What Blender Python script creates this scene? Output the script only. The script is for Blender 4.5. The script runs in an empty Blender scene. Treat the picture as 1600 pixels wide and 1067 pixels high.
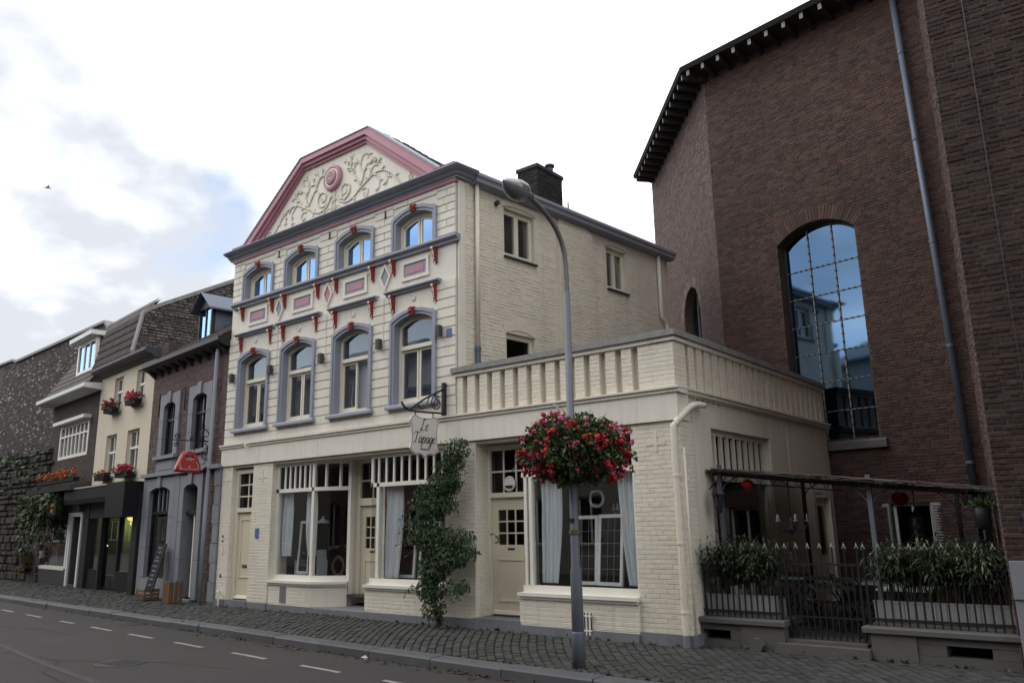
import bpy, math, random
import numpy as np
from mathutils import Vector, Matrix
random.seed(11)
rng = np.random.default_rng(11)
SC = bpy.context.scene
COL = SC.collection
R = math.radians
# ---------------------------------------------------------------- camera
CAM_YAW, CAM_PITCH, CAM_ROLL = R(-38.7407), R(12.935), R(-1.0211)
cf = Vector((math.sin(CAM_YAW)*math.cos(CAM_PITCH), math.cos(CAM_YAW)*math.cos(CAM_PITCH), math.sin(CAM_PITCH)))
cr0 = Vector((math.cos(CAM_YAW), -math.sin(CAM_YAW), 0)); cu0 = cr0.cross(cf)
cr = math.cos(CAM_ROLL)*cr0 + math.sin(CAM_ROLL)*cu0
cu = -math.sin(CAM_ROLL)*cr0 + math.cos(CAM_ROLL)*cu0
cam_d = bpy.data.cameras.new('camera'); cam_d.lens = 28.0; cam_d.sensor_width = 36.0
cam_d.clip_start = 0.05; cam_d.clip_end = 2000
cam = bpy.data.objects.new('camera', cam_d); COL.objects.link(cam); SC.camera = cam
m = Matrix.Identity(4)
for i in range(3):
    m[i][0] = cr[i]; m[i][1] = cu[i]; m[i][2] = -cf[i]
m[2][3] = 1.6
cam.matrix_world = m
# ---------------------------------------------------------------- world and sun
SUN_EL, SUN_AZ = 46.0, -62.0          # degrees; azimuth measured from -Y towards -X is negative
sd = Vector((math.cos(R(SUN_EL))*math.sin(R(SUN_AZ)), -math.cos(R(SUN_EL))*math.cos(R(SUN_AZ)), math.sin(R(SUN_EL))))
W = bpy.data.worlds.new('World'); SC.world = W; W.use_nodes = True
nt = W.node_tree; nt.nodes.clear(); N = nt.nodes.new; L = nt.links.new
out = N('ShaderNodeOutputWorld')
sky = N('ShaderNodeTexSky'); sky.sky_type = 'NISHITA'; sky.sun_disc = False
sky.sun_elevation = R(SUN_EL); sky.sun_rotation = math.atan2(sd.x, sd.y)
bs = N('ShaderNodeBackground'); bs.inputs[1].default_value = 0.15; L(sky.outputs[0], bs.inputs[0])
tc = N('ShaderNodeTexCoord'); sep = N('ShaderNodeSeparateXYZ'); L(tc.outputs['Generated'], sep.inputs[0])
def M(op, a, b=None, c=None):
    n = N('ShaderNodeMath'); n.operation = op
    for i, v in enumerate((a, b, c)):
        if v is None: continue
        if isinstance(v, (int, float)): n.inputs[i].default_value = v
        else: L(v, n.inputs[i])
    return n.outputs[0]
zz = M('ADD', M('ABSOLUTE', sep.outputs[2]), 0.30)
cv = N('ShaderNodeCombineXYZ'); L(M('DIVIDE', sep.outputs[0], zz), cv.inputs[0]); L(M('DIVIDE', sep.outputs[1], zz), cv.inputs[1])
SKY_OFF = (2.80, 7.86, 0.0)
mp = N('ShaderNodeMapping'); mp.inputs['Location'].default_value = SKY_OFF; L(cv.outputs[0], mp.inputs[0])
n1 = N('ShaderNodeTexNoise'); n1.inputs['Scale'].default_value = 1.15; n1.inputs['Detail'].default_value = 9; n1.inputs['Roughness'].default_value = 0.56; n1.inputs['Distortion'].default_value = 0.25
L(mp.outputs[0], n1.inputs[0])
r1 = N('ShaderNodeValToRGB'); r1.color_ramp.elements[0].position = 0.29; r1.color_ramp.elements[1].position = 0.425
r1.color_ramp.interpolation = 'EASE'; r1.color_ramp.elements[0].color = (0.26, 0.26, 0.26, 1)     # a thin veil even in the gaps
# the panes reflect broken blue sky: the cloud thins out behind the viewer
L(M('SUBTRACT', n1.outputs[0], M('MULTIPLY', M('MINIMUM', M('MAXIMUM', M('MULTIPLY', sep.outputs[1], -1.6), 0.0), 1.0), 0.13)), r1.inputs[0])
n2 = N('ShaderNodeTexNoise'); n2.inputs['Scale'].default_value = 1.25; n2.inputs['Detail'].default_value = 6; n2.inputs['Roughness'].default_value = 0.5
mp2 = N('ShaderNodeMapping'); mp2.inputs['Location'].default_value = (3.34, 4.29, 2.0); L(cv.outputs[0], mp2.inputs[0]); L(mp2.outputs[0], n2.inputs[0])
r2 = N('ShaderNodeValToRGB'); e = r2.color_ramp.elements
e[0].position = 0.385; e[0].color = (0.38, 0.40, 0.435, 1); e[1].position = 0.54; e[1].color = (1, 1, 1, 1)
L(n2.outputs[0], r2.inputs[0])
bc = N('ShaderNodeBackground'); bc.inputs[1].default_value = 1.5; L(r2.outputs[0], bc.inputs[0])
mx = N('ShaderNodeMixShader'); L(r1.outputs[0], mx.inputs[0]); L(bs.outputs[0], mx.inputs[1]); L(bc.outputs[0], mx.inputs[2])
L(mx.outputs[0], out.inputs[0])
sun_d = bpy.data.lights.new('sun', 'SUN'); sun_d.energy = 0.9; sun_d.angle = R(45); sun_d.color = (1.0, 0.93, 0.83)
sun = bpy.data.objects.new('sun', sun_d); COL.objects.link(sun); sun.rotation_euler = (-sd).to_track_quat('-Z', 'Y').to_euler()
sun.location = (0, 0, 40)
vs = SC.view_settings; vs.view_transform = 'Standard'; vs.look = 'None'; vs.exposure = 0.45; vs.gamma = 1.0; vs.use_curve_mapping = False
SC.cycles.max_bounces = 7; SC.cycles.diffuse_bounces = 4; SC.cycles.glossy_bounces = 4; SC.cycles.transparent_max_bounces = 16
SC.cycles.use_denoising = True; SC.cycles.caustics_reflective = False; SC.cycles.caustics_refractive = False
# ---------------------------------------------------------------- materials
MT = {}
def mat(name, col, rough=0.7, var=0.10, scale=2.5, bump=0.0, bscale=60.0, spec=0.3, rnd=0.0, dirt=0.0, dirtcol=(0.12, 0.11, 0.10), metal=0.0, streak=0.0, hue=None, trans=0.0, big=0.0):
    mt = bpy.data.materials.new(name); mt.use_nodes = True; t = mt.node_tree; t.nodes.clear()
    n = t.nodes.new; l = t.links.new
    o = n('ShaderNodeOutputMaterial'); b = n('ShaderNodeBsdfPrincipled'); l(b.outputs[0], o.inputs[0])
    b.inputs['Roughness'].default_value = rough; b.inputs['Metallic'].default_value = metal; b.inputs['Specular IOR Level'].default_value = spec
    if trans: b.inputs['Subsurface Weight'].default_value = 0
    tcn = n('ShaderNodeTexCoord'); oi = n('ShaderNodeObjectInfo'); ge = n('ShaderNodeNewGeometry')
    sc = n('ShaderNodeVectorMath'); sc.operation = 'MULTIPLY_ADD'; l(oi.outputs['Random'], sc.inputs[0]); sc.inputs[1].default_value = (37, 53, 71); l(tcn.outputs['Object'], sc.inputs[2])
    vec = sc.outputs[0]
    def noise(s, d=4, r=0.6, v=None):
        x = n('ShaderNodeTexNoise'); x.inputs['Scale'].default_value = s; x.inputs['Detail'].default_value = d; x.inputs['Roughness'].default_value = r
        l(v or vec, x.inputs[0]); return x.outputs[0]
    def ma(op, a, bb, cl=False):
        x = n('ShaderNodeMath'); x.operation = op; x.use_clamp = cl
        for i, v in enumerate((a, bb)):
            if isinstance(v, (int, float)): x.inputs[i].default_value = v
            else: l(v, x.inputs[i])
        return x.outputs[0]
    f = ma('ADD', 1.0 - var, ma('MULTIPLY', noise(scale, 5), 2*var))
    if big: f = ma('MULTIPLY', f, ma('ADD', 1.0 - big, ma('MULTIPLY', noise(0.45, 4, 0.6), 2*big)))
    if rnd:
        rr = ma('FRACT', ma('ADD', ge.outputs['Random Per Island'], oi.outputs['Random']), 0.0)
        f = ma('MULTIPLY', f, ma('ADD', 1.0 - rnd, ma('MULTIPLY', rr, 2*rnd)))
    base = n('ShaderNodeRGB'); base.outputs[0].default_value = (*col, 1); cur = base.outputs[0]
    if hue:
        mxn = n('ShaderNodeMix'); mxn.data_type = 'RGBA'
        rr2 = ma('FRACT', ma('MULTIPLY', ma('ADD', ge.outputs['Random Per Island'], oi.outputs['Random']), 7.31), 0.0)
        pw = ma('POWER', rr2, hue[1] if len(hue) > 1 else 1.5)
        l(pw, mxn.inputs[0]); l(cur, mxn.inputs[6]); mxn.inputs[7].default_value = (*hue[0], 1); cur = mxn.outputs[2]
    vm = n('ShaderNodeVectorMath'); vm.operation = 'SCALE'; l(cur, vm.inputs[0]); l(f, vm.inputs['Scale']); cur = vm.outputs[0]
    if dirt or streak:
        mask = None
        if dirt:
            cr_ = n('ShaderNodeMapRange'); cr_.inputs[1].default_value = 0.48; cr_.inputs[2].default_value = 0.75; l(noise(scale*0.7, 7, 0.7), cr_.inputs[0]); mask = ma('MULTIPLY', cr_.outputs[0], dirt, True)
        if streak:
            mpn = n('ShaderNodeMapping'); mpn.inputs['Scale'].default_value = (9, 9, 0.55); l(vec, mpn.inputs[0])
            cr2 = n('ShaderNodeMapRange'); cr2.inputs[1].default_value = 0.52; cr2.inputs[2].default_value = 0.78; l(noise(1.0, 5, 0.65, mpn.outputs[0]), cr2.inputs[0])
            m2 = ma('MULTIPLY', cr2.outputs[0], streak, True); mask = m2 if mask is None else ma('MAXIMUM', mask, m2)
        mxn = n('ShaderNodeMix'); mxn.data_type = 'RGBA'; l(mask, mxn.inputs[0]); l(cur, mxn.inputs[6]); mxn.inputs[7].default_value = (*dirtcol, 1); cur = mxn.outputs[2]
    l(cur, b.inputs['Base Color'])
    if bump:
        bn = n('ShaderNodeBump'); bn.inputs['Strength'].default_value = bump; bn.inputs['Distance'].default_value = 0.01
        l(noise(bscale, 3), bn.inputs['Height']); l(bn.outputs[0], b.inputs['Normal'])
    MT[name] = mt; return mt
def glass(name, tint, refl=0.10, rough=0.0, wob=0.0, body=None, bodyf=0.0, sky_tint=(1, 1, 1)):
    """window glass: see-through with a reflecting surface"""
    mt = bpy.data.materials.new(name); mt.use_nodes = True; t = mt.node_tree; t.nodes.clear(); n = t.nodes.new; l = t.links.new
    o = n('ShaderNodeOutputMaterial'); tr = n('ShaderNodeBsdfTransparent'); tr.inputs[0].default_value = (*tint, 1)
    gl = n('ShaderNodeBsdfGlossy'); gl.inputs['Roughness'].default_value = rough; gl.inputs[0].default_value = (*sky_tint, 1)
    ge = n('ShaderNodeNewGeometry'); dp_ = n('ShaderNodeVectorMath'); dp_.operation = 'DOT_PRODUCT'; l(ge.outputs['Normal'], dp_.inputs[0]); l(ge.outputs['Incoming'], dp_.inputs[1])
    def ma(op, x_, y_, z_=None):
        q = n('ShaderNodeMath'); q.operation = op; q.use_clamp = op == 'MULTIPLY_ADD'
        for i_, v_ in enumerate((x_, y_, z_)):
            if v_ is None: continue
            if isinstance(v_, (int, float)): q.inputs[i_].default_value = v_
            else: l(v_, q.inputs[i_])
        return q.outputs[0]
    sch = ma('POWER', ma('SUBTRACT', 1.0, ma('ABSOLUTE', dp_.outputs['Value'], 0.0)), 5.0)      # Schlick reflectance, the same from either side
    ad = ma('MULTIPLY_ADD', sch, 1.0-refl, refl)
    a = tr.outputs[0]
    if body:
        df = n('ShaderNodeBsdfDiffuse'); df.inputs[0].default_value = (*body, 1); m0 = n('ShaderNodeMixShader'); m0.inputs[0].default_value = bodyf
        l(a, m0.inputs[1]); l(df.outputs[0], m0.inputs[2]); a = m0.outputs[0]
    mxs = n('ShaderNodeMixShader'); l(ad, mxs.inputs[0]); l(a, mxs.inputs[1]); l(gl.outputs[0], mxs.inputs[2]); l(mxs.outputs[0], o.inputs[0])
    if wob:
        tcn = n('ShaderNodeTexCoord'); nz = n('ShaderNodeTexNoise'); nz.inputs['Scale'].default_value = 2.2; nz.inputs['Detail'].default_value = 1; l(tcn.outputs['Object'], nz.inputs[0])
        bn = n('ShaderNodeBump'); bn.inputs['Strength'].default_value = wob; bn.inputs['Distance'].default_value = 0.02; l(nz.outputs[0], bn.inputs['Height']); l(bn.outputs[0], gl.inputs['Normal'])
    MT[name] = mt; return mt
def emit(name, col, s):
    mt = bpy.data.materials.new(name); mt.use_nodes = True; t = mt.node_tree; t.nodes.clear()
    o = t.nodes.new('ShaderNodeOutputMaterial'); e_ = t.nodes.new('ShaderNodeEmission'); e_.inputs[0].default_value = (*col, 1); e_.inputs[1].default_value = s
    t.links.new(e_.outputs[0], o.inputs[0]); MT[name] = mt; return mt
mat('cream', (0.73, 0.69, 0.60), 0.6, 0.05, 1.5, 0.15, 90, dirt=0.28, dirtcol=(0.40, 0.365, 0.29), streak=0.42, big=0.08)
mat('cream_low', (0.715, 0.665, 0.56), 0.6, 0.06, 1.8, 0.15, 90, dirt=0.3, dirtcol=(0.36, 0.325, 0.25), streak=0.45, big=0.08)
mat('cream_brick', (0.715, 0.665, 0.56), 0.62, 0.07, 2.0, 0.5, 55, rnd=0.02, dirt=0.3, dirtcol=(0.36, 0.32, 0.245), streak=0.45, big=0.08)
mat('side_brick', (0.705, 0.645, 0.535), 0.65, 0.09, 2.0, 0.9, 30, rnd=0.03, dirt=0.35, dirtcol=(0.38, 0.34, 0.27), streak=0.4, big=0.10)
mat('cream_joint', (0.66, 0.60, 0.49), 0.8, 0.10, 5, 0.8, 35, dirt=0.25, dirtcol=(0.38, 0.35, 0.29))
mat('white_paint', (0.78, 0.755, 0.68), 0.4, 0.04, 3, dirt=0.15, dirtcol=(0.5, 0.48, 0.42))
mat('cream_paint', (0.74, 0.695, 0.565), 0.4, 0.04, 3, dirt=0.15, dirtcol=(0.5, 0.46, 0.36))
mat('door_paint', (0.68, 0.61, 0.46), 0.38, 0.04, 2, streak=0.12, dirtcol=(0.42, 0.38, 0.28))
mat('blue_trim', (0.285, 0.30, 0.35), 0.55, 0.08, 3, 0.1, 80, dirt=0.25, dirtcol=(0.17, 0.18, 0.22))
mat('pink', (0.44, 0.21, 0.255), 0.5, 0.06, 3, dirt=0.2, dirtcol=(0.28, 0.10, 0.13))
mat('red_paint', (0.25, 0.036, 0.036), 0.45, 0.15, 20)
mat('gilt', (0.74, 0.62, 0.50), 0.4, 0.25, 40)
mat('relief', (0.62, 0.575, 0.475), 0.65, 0.12, 6, 0.2, 90)
mat('bluestone', (0.21, 0.22, 0.242), 0.6, 0.14, 4, 0.3, 60, rnd=0.06, dirt=0.3, dirtcol=(0.12, 0.12, 0.13), streak=0.2)
mat('plinth', (0.185, 0.19, 0.21), 0.65, 0.16, 5, 0.4, 50, dirt=0.5, dirtcol=(0.08, 0.08, 0.08), streak=0.4)
mat('grey_stone', (0.112, 0.105, 0.098), 0.75, 0.2, 4, 0.5, 45, rnd=0.08, dirt=0.5, dirtcol=(0.09, 0.095, 0.075), streak=0.5)
mat('coping', (0.25, 0.245, 0.24), 0.75, 0.25, 8, 0.6, 50, dirt=0.5, dirtcol=(0.07, 0.07, 0.065))
mat('church_brick', (0.082, 0.0425, 0.0325), 0.8, 0.25, 4, 0.6, 50, rnd=0.28, big=0.42, streak=0.45, hue=((0.035, 0.028, 0.029), 2.6), dirt=0.35, dirtcol=(0.04, 0.034, 0.034))
mat('church_brick_shaded', (0.046, 0.025, 0.019), 0.85, 0.35, 5, 0.9, 40, rnd=0.4, big=0.3, hue=((0.032, 0.021, 0.018), 0.9), dirt=0.4, dirtcol=(0.03, 0.025, 0.024))  # same church brick, the corner face's shade put into its colour
mat('church_mortar_shaded', (0.068, 0.053, 0.044), 0.95, 0.3, 6, 0.8, 50, dirt=0.7, dirtcol=(0.035, 0.03, 0.028))  # mortar of the corner face, darkened for shade like its bricks
mat('church_mortar', (0.095, 0.068, 0.056), 0.9, 0.2, 1.0, 0.4, 70, dirt=0.95, dirtcol=(0.055, 0.044, 0.042))
mat('church_brick_lit', (0.125, 0.08, 0.068), 0.8, 0.25, 4, 0.6, 50, rnd=0.28, hue=((0.12, 0.085, 0.085), 1.2), dirt=0.25, dirtcol=(0.06, 0.05, 0.05))  # left-facing church walls: their stronger light put into a paler brick colour
mat('soot_brick', (0.030, 0.027, 0.027), 0.85, 0.3, 8, 0.6, 40, rnd=0.35)
mat('brown_brick', (0.115, 0.066, 0.052), 0.8, 0.2, 5, 0.5, 50, rnd=0.25, hue=((0.09, 0.065, 0.065), 1.2))
mat('dark_brick', (0.064, 0.05, 0.046), 0.85, 0.25, 5, 0.5, 50, rnd=0.35, hue=((0.38, 0.35, 0.34), 10.0))
mat('umber_brick', (0.07, 0.053, 0.047), 0.85, 0.2, 5, 0.5, 50, rnd=0.2)
mat('mortar', (0.17, 0.155, 0.145), 0.9, 0.2, 6, 0.4, 60)
mat('dark_mortar', (0.075, 0.068, 0.066), 0.9, 0.25, 6, 0.4, 60)
mat('rubble', (0.18, 0.16, 0.145), 0.85, 0.3, 6, 0.8, 30, rnd=0.35, hue=((0.08, 0.07, 0.065), 1.0))
mat('dark_rubble', (0.05, 0.043, 0.038), 0.9, 0.35, 5, 0.8, 30, rnd=0.35, dirt=0.4, dirtcol=(0.025, 0.03, 0.018))
mat('house_cream', (0.62, 0.56, 0.43), 0.75, 0.05, 1.5, 0.15, 70, dirt=0.15, dirtcol=(0.36, 0.33, 0.27), streak=0.3)
mat('roof_tile', (0.040, 0.031, 0.031), 0.7, 0.3, 6, 0.4, 50, rnd=0.3, dirt=0.3, dirtcol=(0.03, 0.032, 0.026))
mat('slate', (0.075, 0.077, 0.082), 0.6, 0.25, 6, 0.3, 40, rnd=0.25)
mat('dark_wood', (0.035, 0.032, 0.030), 0.6, 0.2, 6, 0.2, 40)
mat('black_paint', (0.018, 0.018, 0.02), 0.45, 0.15, 4)
mat('shop_grey', (0.05, 0.052, 0.058), 0.5, 0.1, 3)
mat('shop_black', (0.013, 0.013, 0.015), 0.6, 0.1, 3, spec=0.15)
mat('pipe_grey', (0.33, 0.35, 0.385), 0.5, 0.12, 6)
mat('rafter_paint', (0.24, 0.225, 0.19), 0.7, 0.15, 9)
mat('iron', (0.012, 0.012, 0.013), 0.45, 0.2, 20, spec=0.5)
mat('tip_grey', (0.34, 0.33, 0.31), 0.5, 0.1, 20)
mat('zinc', (0.12, 0.145, 0.19), 0.5, 0.15, 6, metal=0.3, dirt=0.3, dirtcol=(0.12, 0.13, 0.15))
mat('galv', (0.125, 0.14, 0.165), 0.55, 0.18, 7, metal=0.15, dirt=0.45, dirtcol=(0.16, 0.165, 0.17), streak=0.3)
mat('galv_dark', (0.17, 0.165, 0.165), 0.5, 0.2, 7, metal=0.4)
mat('lamp_shell', (0.36, 0.36, 0.35), 0.25, 0.1, 5, spec=0.6, metal=0.4)
mat('lamp_glass', (0.16, 0.16, 0.17), 0.08, 0.2, 4, spec=0.8)
mat('curtain', (0.80, 0.83, 0.85), 0.8, 0.06, 4)
mat('old_frame', (0.70, 0.72, 0.69), 0.6, 0.08, 6, dirt=0.3, dirtcol=(0.35, 0.33, 0.28))
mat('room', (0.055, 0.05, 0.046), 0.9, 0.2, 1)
mat('blind', (0.34, 0.37, 0.40), 0.8, 0.08, 2)
mat('shutter', (0.34, 0.345, 0.33), 0.6, 0.1, 6, dirt=0.3, dirtcol=(0.2, 0.19, 0.17))
mat('tar', (0.022, 0.021, 0.02), 0.9, 0.2, 4, spec=0.1)
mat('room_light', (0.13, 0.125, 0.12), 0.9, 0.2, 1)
mat('lead', (0.12, 0.12, 0.125), 0.6, 0.1, 10)
mat('pale_lead', (0.22, 0.22, 0.21), 0.6, 0.2, 30)
mat('wicker', (0.13, 0.095, 0.06), 0.8, 0.3, 30)
mat('wood', (0.12, 0.07, 0.036), 0.65, 0.25, 8, 0.3, 40, rnd=0.2)
mat('board_black', (0.014, 0.016, 0.017), 0.7, 0.3, 6, spec=0.12)
mat('chalk', (0.45, 0.46, 0.46), 0.9, 0.3, 30)
mat('sign_cream', (0.58, 0.565, 0.52), 0.45, 0.04, 3, dirt=0.15, dirtcol=(0.4, 0.39, 0.36))
mat('ink', (0.02, 0.02, 0.022), 0.5, 0.1, 10)
mat('bag_red', (0.36, 0.012, 0.012), 0.22, 0.08, 5, spec=0.6)
mat('bag_dark', (0.12, 0.008, 0.01), 0.3, 0.1, 5, spec=0.5)
mat('lantern_red', (0.30, 0.008, 0.018), 0.7, 0.1, 8)
mat('gold_paint', (0.55, 0.36, 0.05), 0.45, 0.15, 20)
mat('asphalt', (0.039, 0.0365, 0.036), 0.85, 0.2, 1.2, big=0.22, bump=0.6, bscale=220, dirt=0.45, dirtcol=(0.04, 0.038, 0.037))
mat('asphalt_old', (0.060, 0.057, 0.058), 0.85, 0.14, 1.2, 0.6, 220, dirt=0.35, dirtcol=(0.055, 0.053, 0.052))
mat('asphalt_patch', (0.055, 0.053, 0.054), 0.85, 0.12, 2, 0.6, 220)
mat('road_paint', (0.24, 0.235, 0.23), 0.7, 0.15, 12, dirt=0.6, dirtcol=(0.12, 0.115, 0.115))
mat('sett', (0.048, 0.048, 0.049), 0.72, 0.2, 9, 0.6, 60, rnd=0.24, big=0.2, hue=((0.042, 0.043, 0.040), 1.2), dirt=0.3, dirtcol=(0.045, 0.046, 0.040))
mat('sett_joint', (0.030, 0.029, 0.026), 0.95, 0.3, 20, 0.5, 80)
mat('kerb_stone', (0.078, 0.081, 0.088), 0.65, 0.16, 6, 0.5, 60, rnd=0.12, dirt=0.35, dirtcol=(0.055, 0.056, 0.055))
mat('planter_white', (0.36, 0.36, 0.37), 0.6, 0.06, 6, dirt=0.4, dirtcol=(0.25, 0.25, 0.24))
mat('mint', (0.50, 0.62, 0.56), 0.4, 0.08, 5)
mat('reed', (0.085, 0.075, 0.065), 0.9, 0.4, 30, 0.5, 60, rnd=0.35)
mat('leaf', (0.042, 0.072, 0.026), 0.5, 0.25, 3, rnd=0.45, hue=((0.075, 0.105, 0.035), 1.6), spec=0.35)
mat('leaf_dark', (0.036, 0.066, 0.024), 0.5, 0.25, 3, rnd=0.45, hue=((0.06, 0.10, 0.045), 2.0), spec=0.35)
mat('bamboo_leaf', (0.021, 0.039, 0.016), 0.5, 0.25, 3, rnd=0.5, hue=((0.09, 0.11, 0.055), 5.5), spec=0.35)
mat('cane', (0.11, 0.09, 0.055), 0.6, 0.3, 12)
mat('bark', (0.075, 0.058, 0.045), 0.9, 0.3, 20)
mat('fl_red', (0.42, 0.02, 0.018), 0.6, 0.15, 20, rnd=0.3)
mat('fl_crimson', (0.42, 0.018, 0.06), 0.6, 0.15, 20, rnd=0.3)
mat('fl_pink', (0.52, 0.12, 0.24), 0.6, 0.15, 20, rnd=0.3)
mat('fl_mauve', (0.42, 0.16, 0.40), 0.6, 0.15, 20, rnd=0.3)
mat('fl_orange', (0.42, 0.09, 0.02), 0.6, 0.15, 20, rnd=0.3)
mat('soil', (0.03, 0.024, 0.018), 0.95, 0.3, 20)
mat('dead_leaf', (0.09, 0.042, 0.025), 0.8, 0.3, 30, rnd=0.5)
mat('paper', (0.7, 0.7, 0.7), 0.7, 0.05, 10)
mat('tile_blue', (0.10, 0.17, 0.33), 0.3, 0.5, 25)
mat('plate_blue', (0.02, 0.09, 0.38), 0.35, 0.1, 10)
mat('green_wall', (0.06, 0.11, 0.028), 0.8, 0.1, 2)
mat('court', (0.10, 0.10, 0.095), 0.85, 0.2, 4, 0.4, 40)
mat('opp_white', (0.24, 0.23, 0.215), 0.8, 0.08, 1, streak=0.2, dirtcol=(0.3, 0.28, 0.25))
mat('opp_brick', (0.13, 0.085, 0.07), 0.85, 0.15, 3)
mat('opp_glass', (0.02, 0.022, 0.026), 0.1, 0.1, 1, spec=0.6)
glass('glass_sky', (0.55, 0.57, 0.60), 0.62, 0.0, 0.0, sky_tint=(0.42, 0.66, 1.0))  # blue of the reflected sky is put into the pane's reflection colour
glass('glass_mid', (0.70, 0.73, 0.76), 0.10, 0.0, 0.05)
glass('glass_shop', (0.96, 0.97, 0.97), 0.07, 0.0, 0.0)
glass('glass_church', (0.10, 0.12, 0.14), 0.31, 0.04, 0.0, sky_tint=(0.40, 0.66, 1.0))  # church panes: sky blue likewise coloured into the reflection
glass('glass_dark', (0.45, 0.47, 0.50), 0.03)
emit('warm_glow', (1.0, 0.62, 0.12), 1.6)
emit('white_glow', (1.0, 0.93, 0.8), 5.0)
# ---------------------------------------------------------------- mesh helpers
ORG = {}
class MB:
    def __init__(s): s.v = []; s.f = []; s.sm = False
    def add(s, vs, fs):
        k = len(s.v); s.v += [tuple(p) for p in vs]; s.f += [tuple(i+k for i in f) for f in fs]; return s
    def box(s, x0, x1, y0, y1, z0, z1):
        return s.add([(x0,y0,z0),(x1,y0,z0),(x1,y1,z0),(x0,y1,z0),(x0,y0,z1),(x1,y0,z1),(x1,y1,z1),(x0,y1,z1)],
                     [(0,3,2,1),(4,5,6,7),(0,1,5,4),(1,2,6,5),(2,3,7,6),(3,0,4,7)])
    def beam(s, a, b, w, h=None, up=(0,0,1)):
        h = h or w; a = Vector(a); b = Vector(b); d = (b-a).normalized(); up = Vector(up)
        if abs(d.dot(up)) > 0.98: up = Vector((1,0,0)) if abs(d.x) < 0.9 else Vector((0,1,0))
        r = d.cross(up).normalized()*w/2; u = r.cross(d).normalized()*h/2
        return s.add([a-r-u,a+r-u,a+r+u,a-r+u,b-r-u,b+r-u,b+r+u,b-r+u],[(0,3,2,1),(4,5,6,7),(0,1,5,4),(1,2,6,5),(2,3,7,6),(3,0,4,7)])
    def prism(s, poly, a, b, ax='y'):
        """poly in (x,z) extruded in y (ax='y'), in (y,z) extruded in x, or (x,y) extruded in z"""
        n = len(poly); f = {'y': lambda p, t: (p[0], t, p[1]), 'x': lambda p, t: (t, p[0], p[1]), 'z': lambda p, t: (p[0], p[1], t)}[ax]
        vs = [f(p, a) for p in poly] + [f(p, b) for p in poly]
        fs = [tuple(range(n)), tuple(range(2*n-1, n-1, -1))] + [(i, i+n, (i+1) % n+n, (i+1) % n) for i in range(n)]
        return s.add(vs, fs)
    def ring(s, inner, outer, a, b):
        """closed or open strip between two equally long polylines in (x,z), extruded in y a..b (open)"""
        n = len(inner); vs = [(p[0],a,p[1]) for p in inner]+[(p[0],a,p[1]) for p in outer]+[(p[0],b,p[1]) for p in inner]+[(p[0],b,p[1]) for p in outer]
        fs = []
        for i in range(n-1):
            fs += [(i,i+1,n+i+1,n+i),(i,2*n+i,2*n+i+1,i+1),(n+i,n+i+1,3*n+i+1,3*n+i),(2*n+i,3*n+i,3*n+i+1,2*n+i+1)]
        fs += [(0,n,3*n,2*n),(n-1,3*n-1,4*n-1,2*n-1)]
        return s.add(vs, fs)
    def tube(s, pts, r, n=6, cap=True, flat=None):
        pts = [Vector(p) for p in pts]; m_ = len(pts); rs = r if isinstance(r, (list, tuple)) else [r]*m_
        vs = []; prev = None
        for i, p in enumerate(pts):
            d = (pts[min(i+1, m_-1)]-pts[max(i-1, 0)])
            if d.length < 1e-9: d = Vector((0,0,1))
            d.normalize()
            if prev is None:
                up = Vector((0,0,1)) if abs(d.z) < 0.9 else Vector((0,1,0)); a = d.cross(up).normalized()
            else:
                a = (prev - d*prev.dot(d)); a = a.normalized() if a.length > 1e-6 else d.orthogonal().normalized()
            prev = a; b = d.cross(a)
            for k in range(n):
                t = 2*math.pi*k/n; q = a*math.cos(t)*rs[i]+b*math.sin(t)*rs[i]
                if flat: q.y *= flat
                vs.append(p+q)
        fs = [(i*n+k, i*n+(k+1) % n, (i+1)*n+(k+1) % n, (i+1)*n+k) for i in range(m_-1) for k in range(n)]
        if cap: fs += [tuple(range(n-1, -1, -1)), tuple((m_-1)*n+k for k in range(n))]
        return s.add(vs, fs)
    def lathe(s, prof, c=(0,0,0), n=14, ax=None):
        """prof [(r, h)...] turned about an axis (default z) through c"""
        ax = Vector(ax or (0,0,1)).normalized(); a = ax.orthogonal().normalized(); b = ax.cross(a); c = Vector(c)
        vs = [c+ax*h+(a*math.cos(2*math.pi*k/n)+b*math.sin(2*math.pi*k/n))*r for r, h in prof for k in range(n)]
        m_ = len(prof)
        fs = [(i*n+k, i*n+(k+1) % n, (i+1)*n+(k+1) % n, (i+1)*n+k) for i in range(m_-1) for k in range(n)]
        fs += [tuple(range(n-1, -1, -1)), tuple((m_-1)*n+k for k in range(n))]
        return s.add(vs, fs)
    def ball(s, c, r, nu=10, nv=6, sq=(1,1,1)):
        prof = [(math.sin(math.pi*i/nv), -math.cos(math.pi*i/nv)) for i in range(nv+1)]
        k0 = len(s.v); s.lathe([(max(p[0], 1e-3)*r, p[1]*r) for p in prof], (0,0,0), nu)
        for i in range(k0, len(s.v)):
            p = s.v[i]; s.v[i] = (c[0]+p[0]*sq[0], c[1]+p[1]*sq[1], c[2]+p[2]*sq[2])
        return s
    def tf(s, M4):
        s.v = [tuple(M4 @ Vector(p)) for p in s.v]; return s
    def mesh(s, name, org=(0,0,0)):
        me = bpy.data.meshes.new(name); o = org
        me.from_pydata([(p[0]-o[0], p[1]-o[1], p[2]-o[2]) for p in s.v], [], s.f)
        if s.sm: me.polygons.foreach_set('use_smooth', [True]*len(me.polygons))
        me.update(); return me
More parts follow.
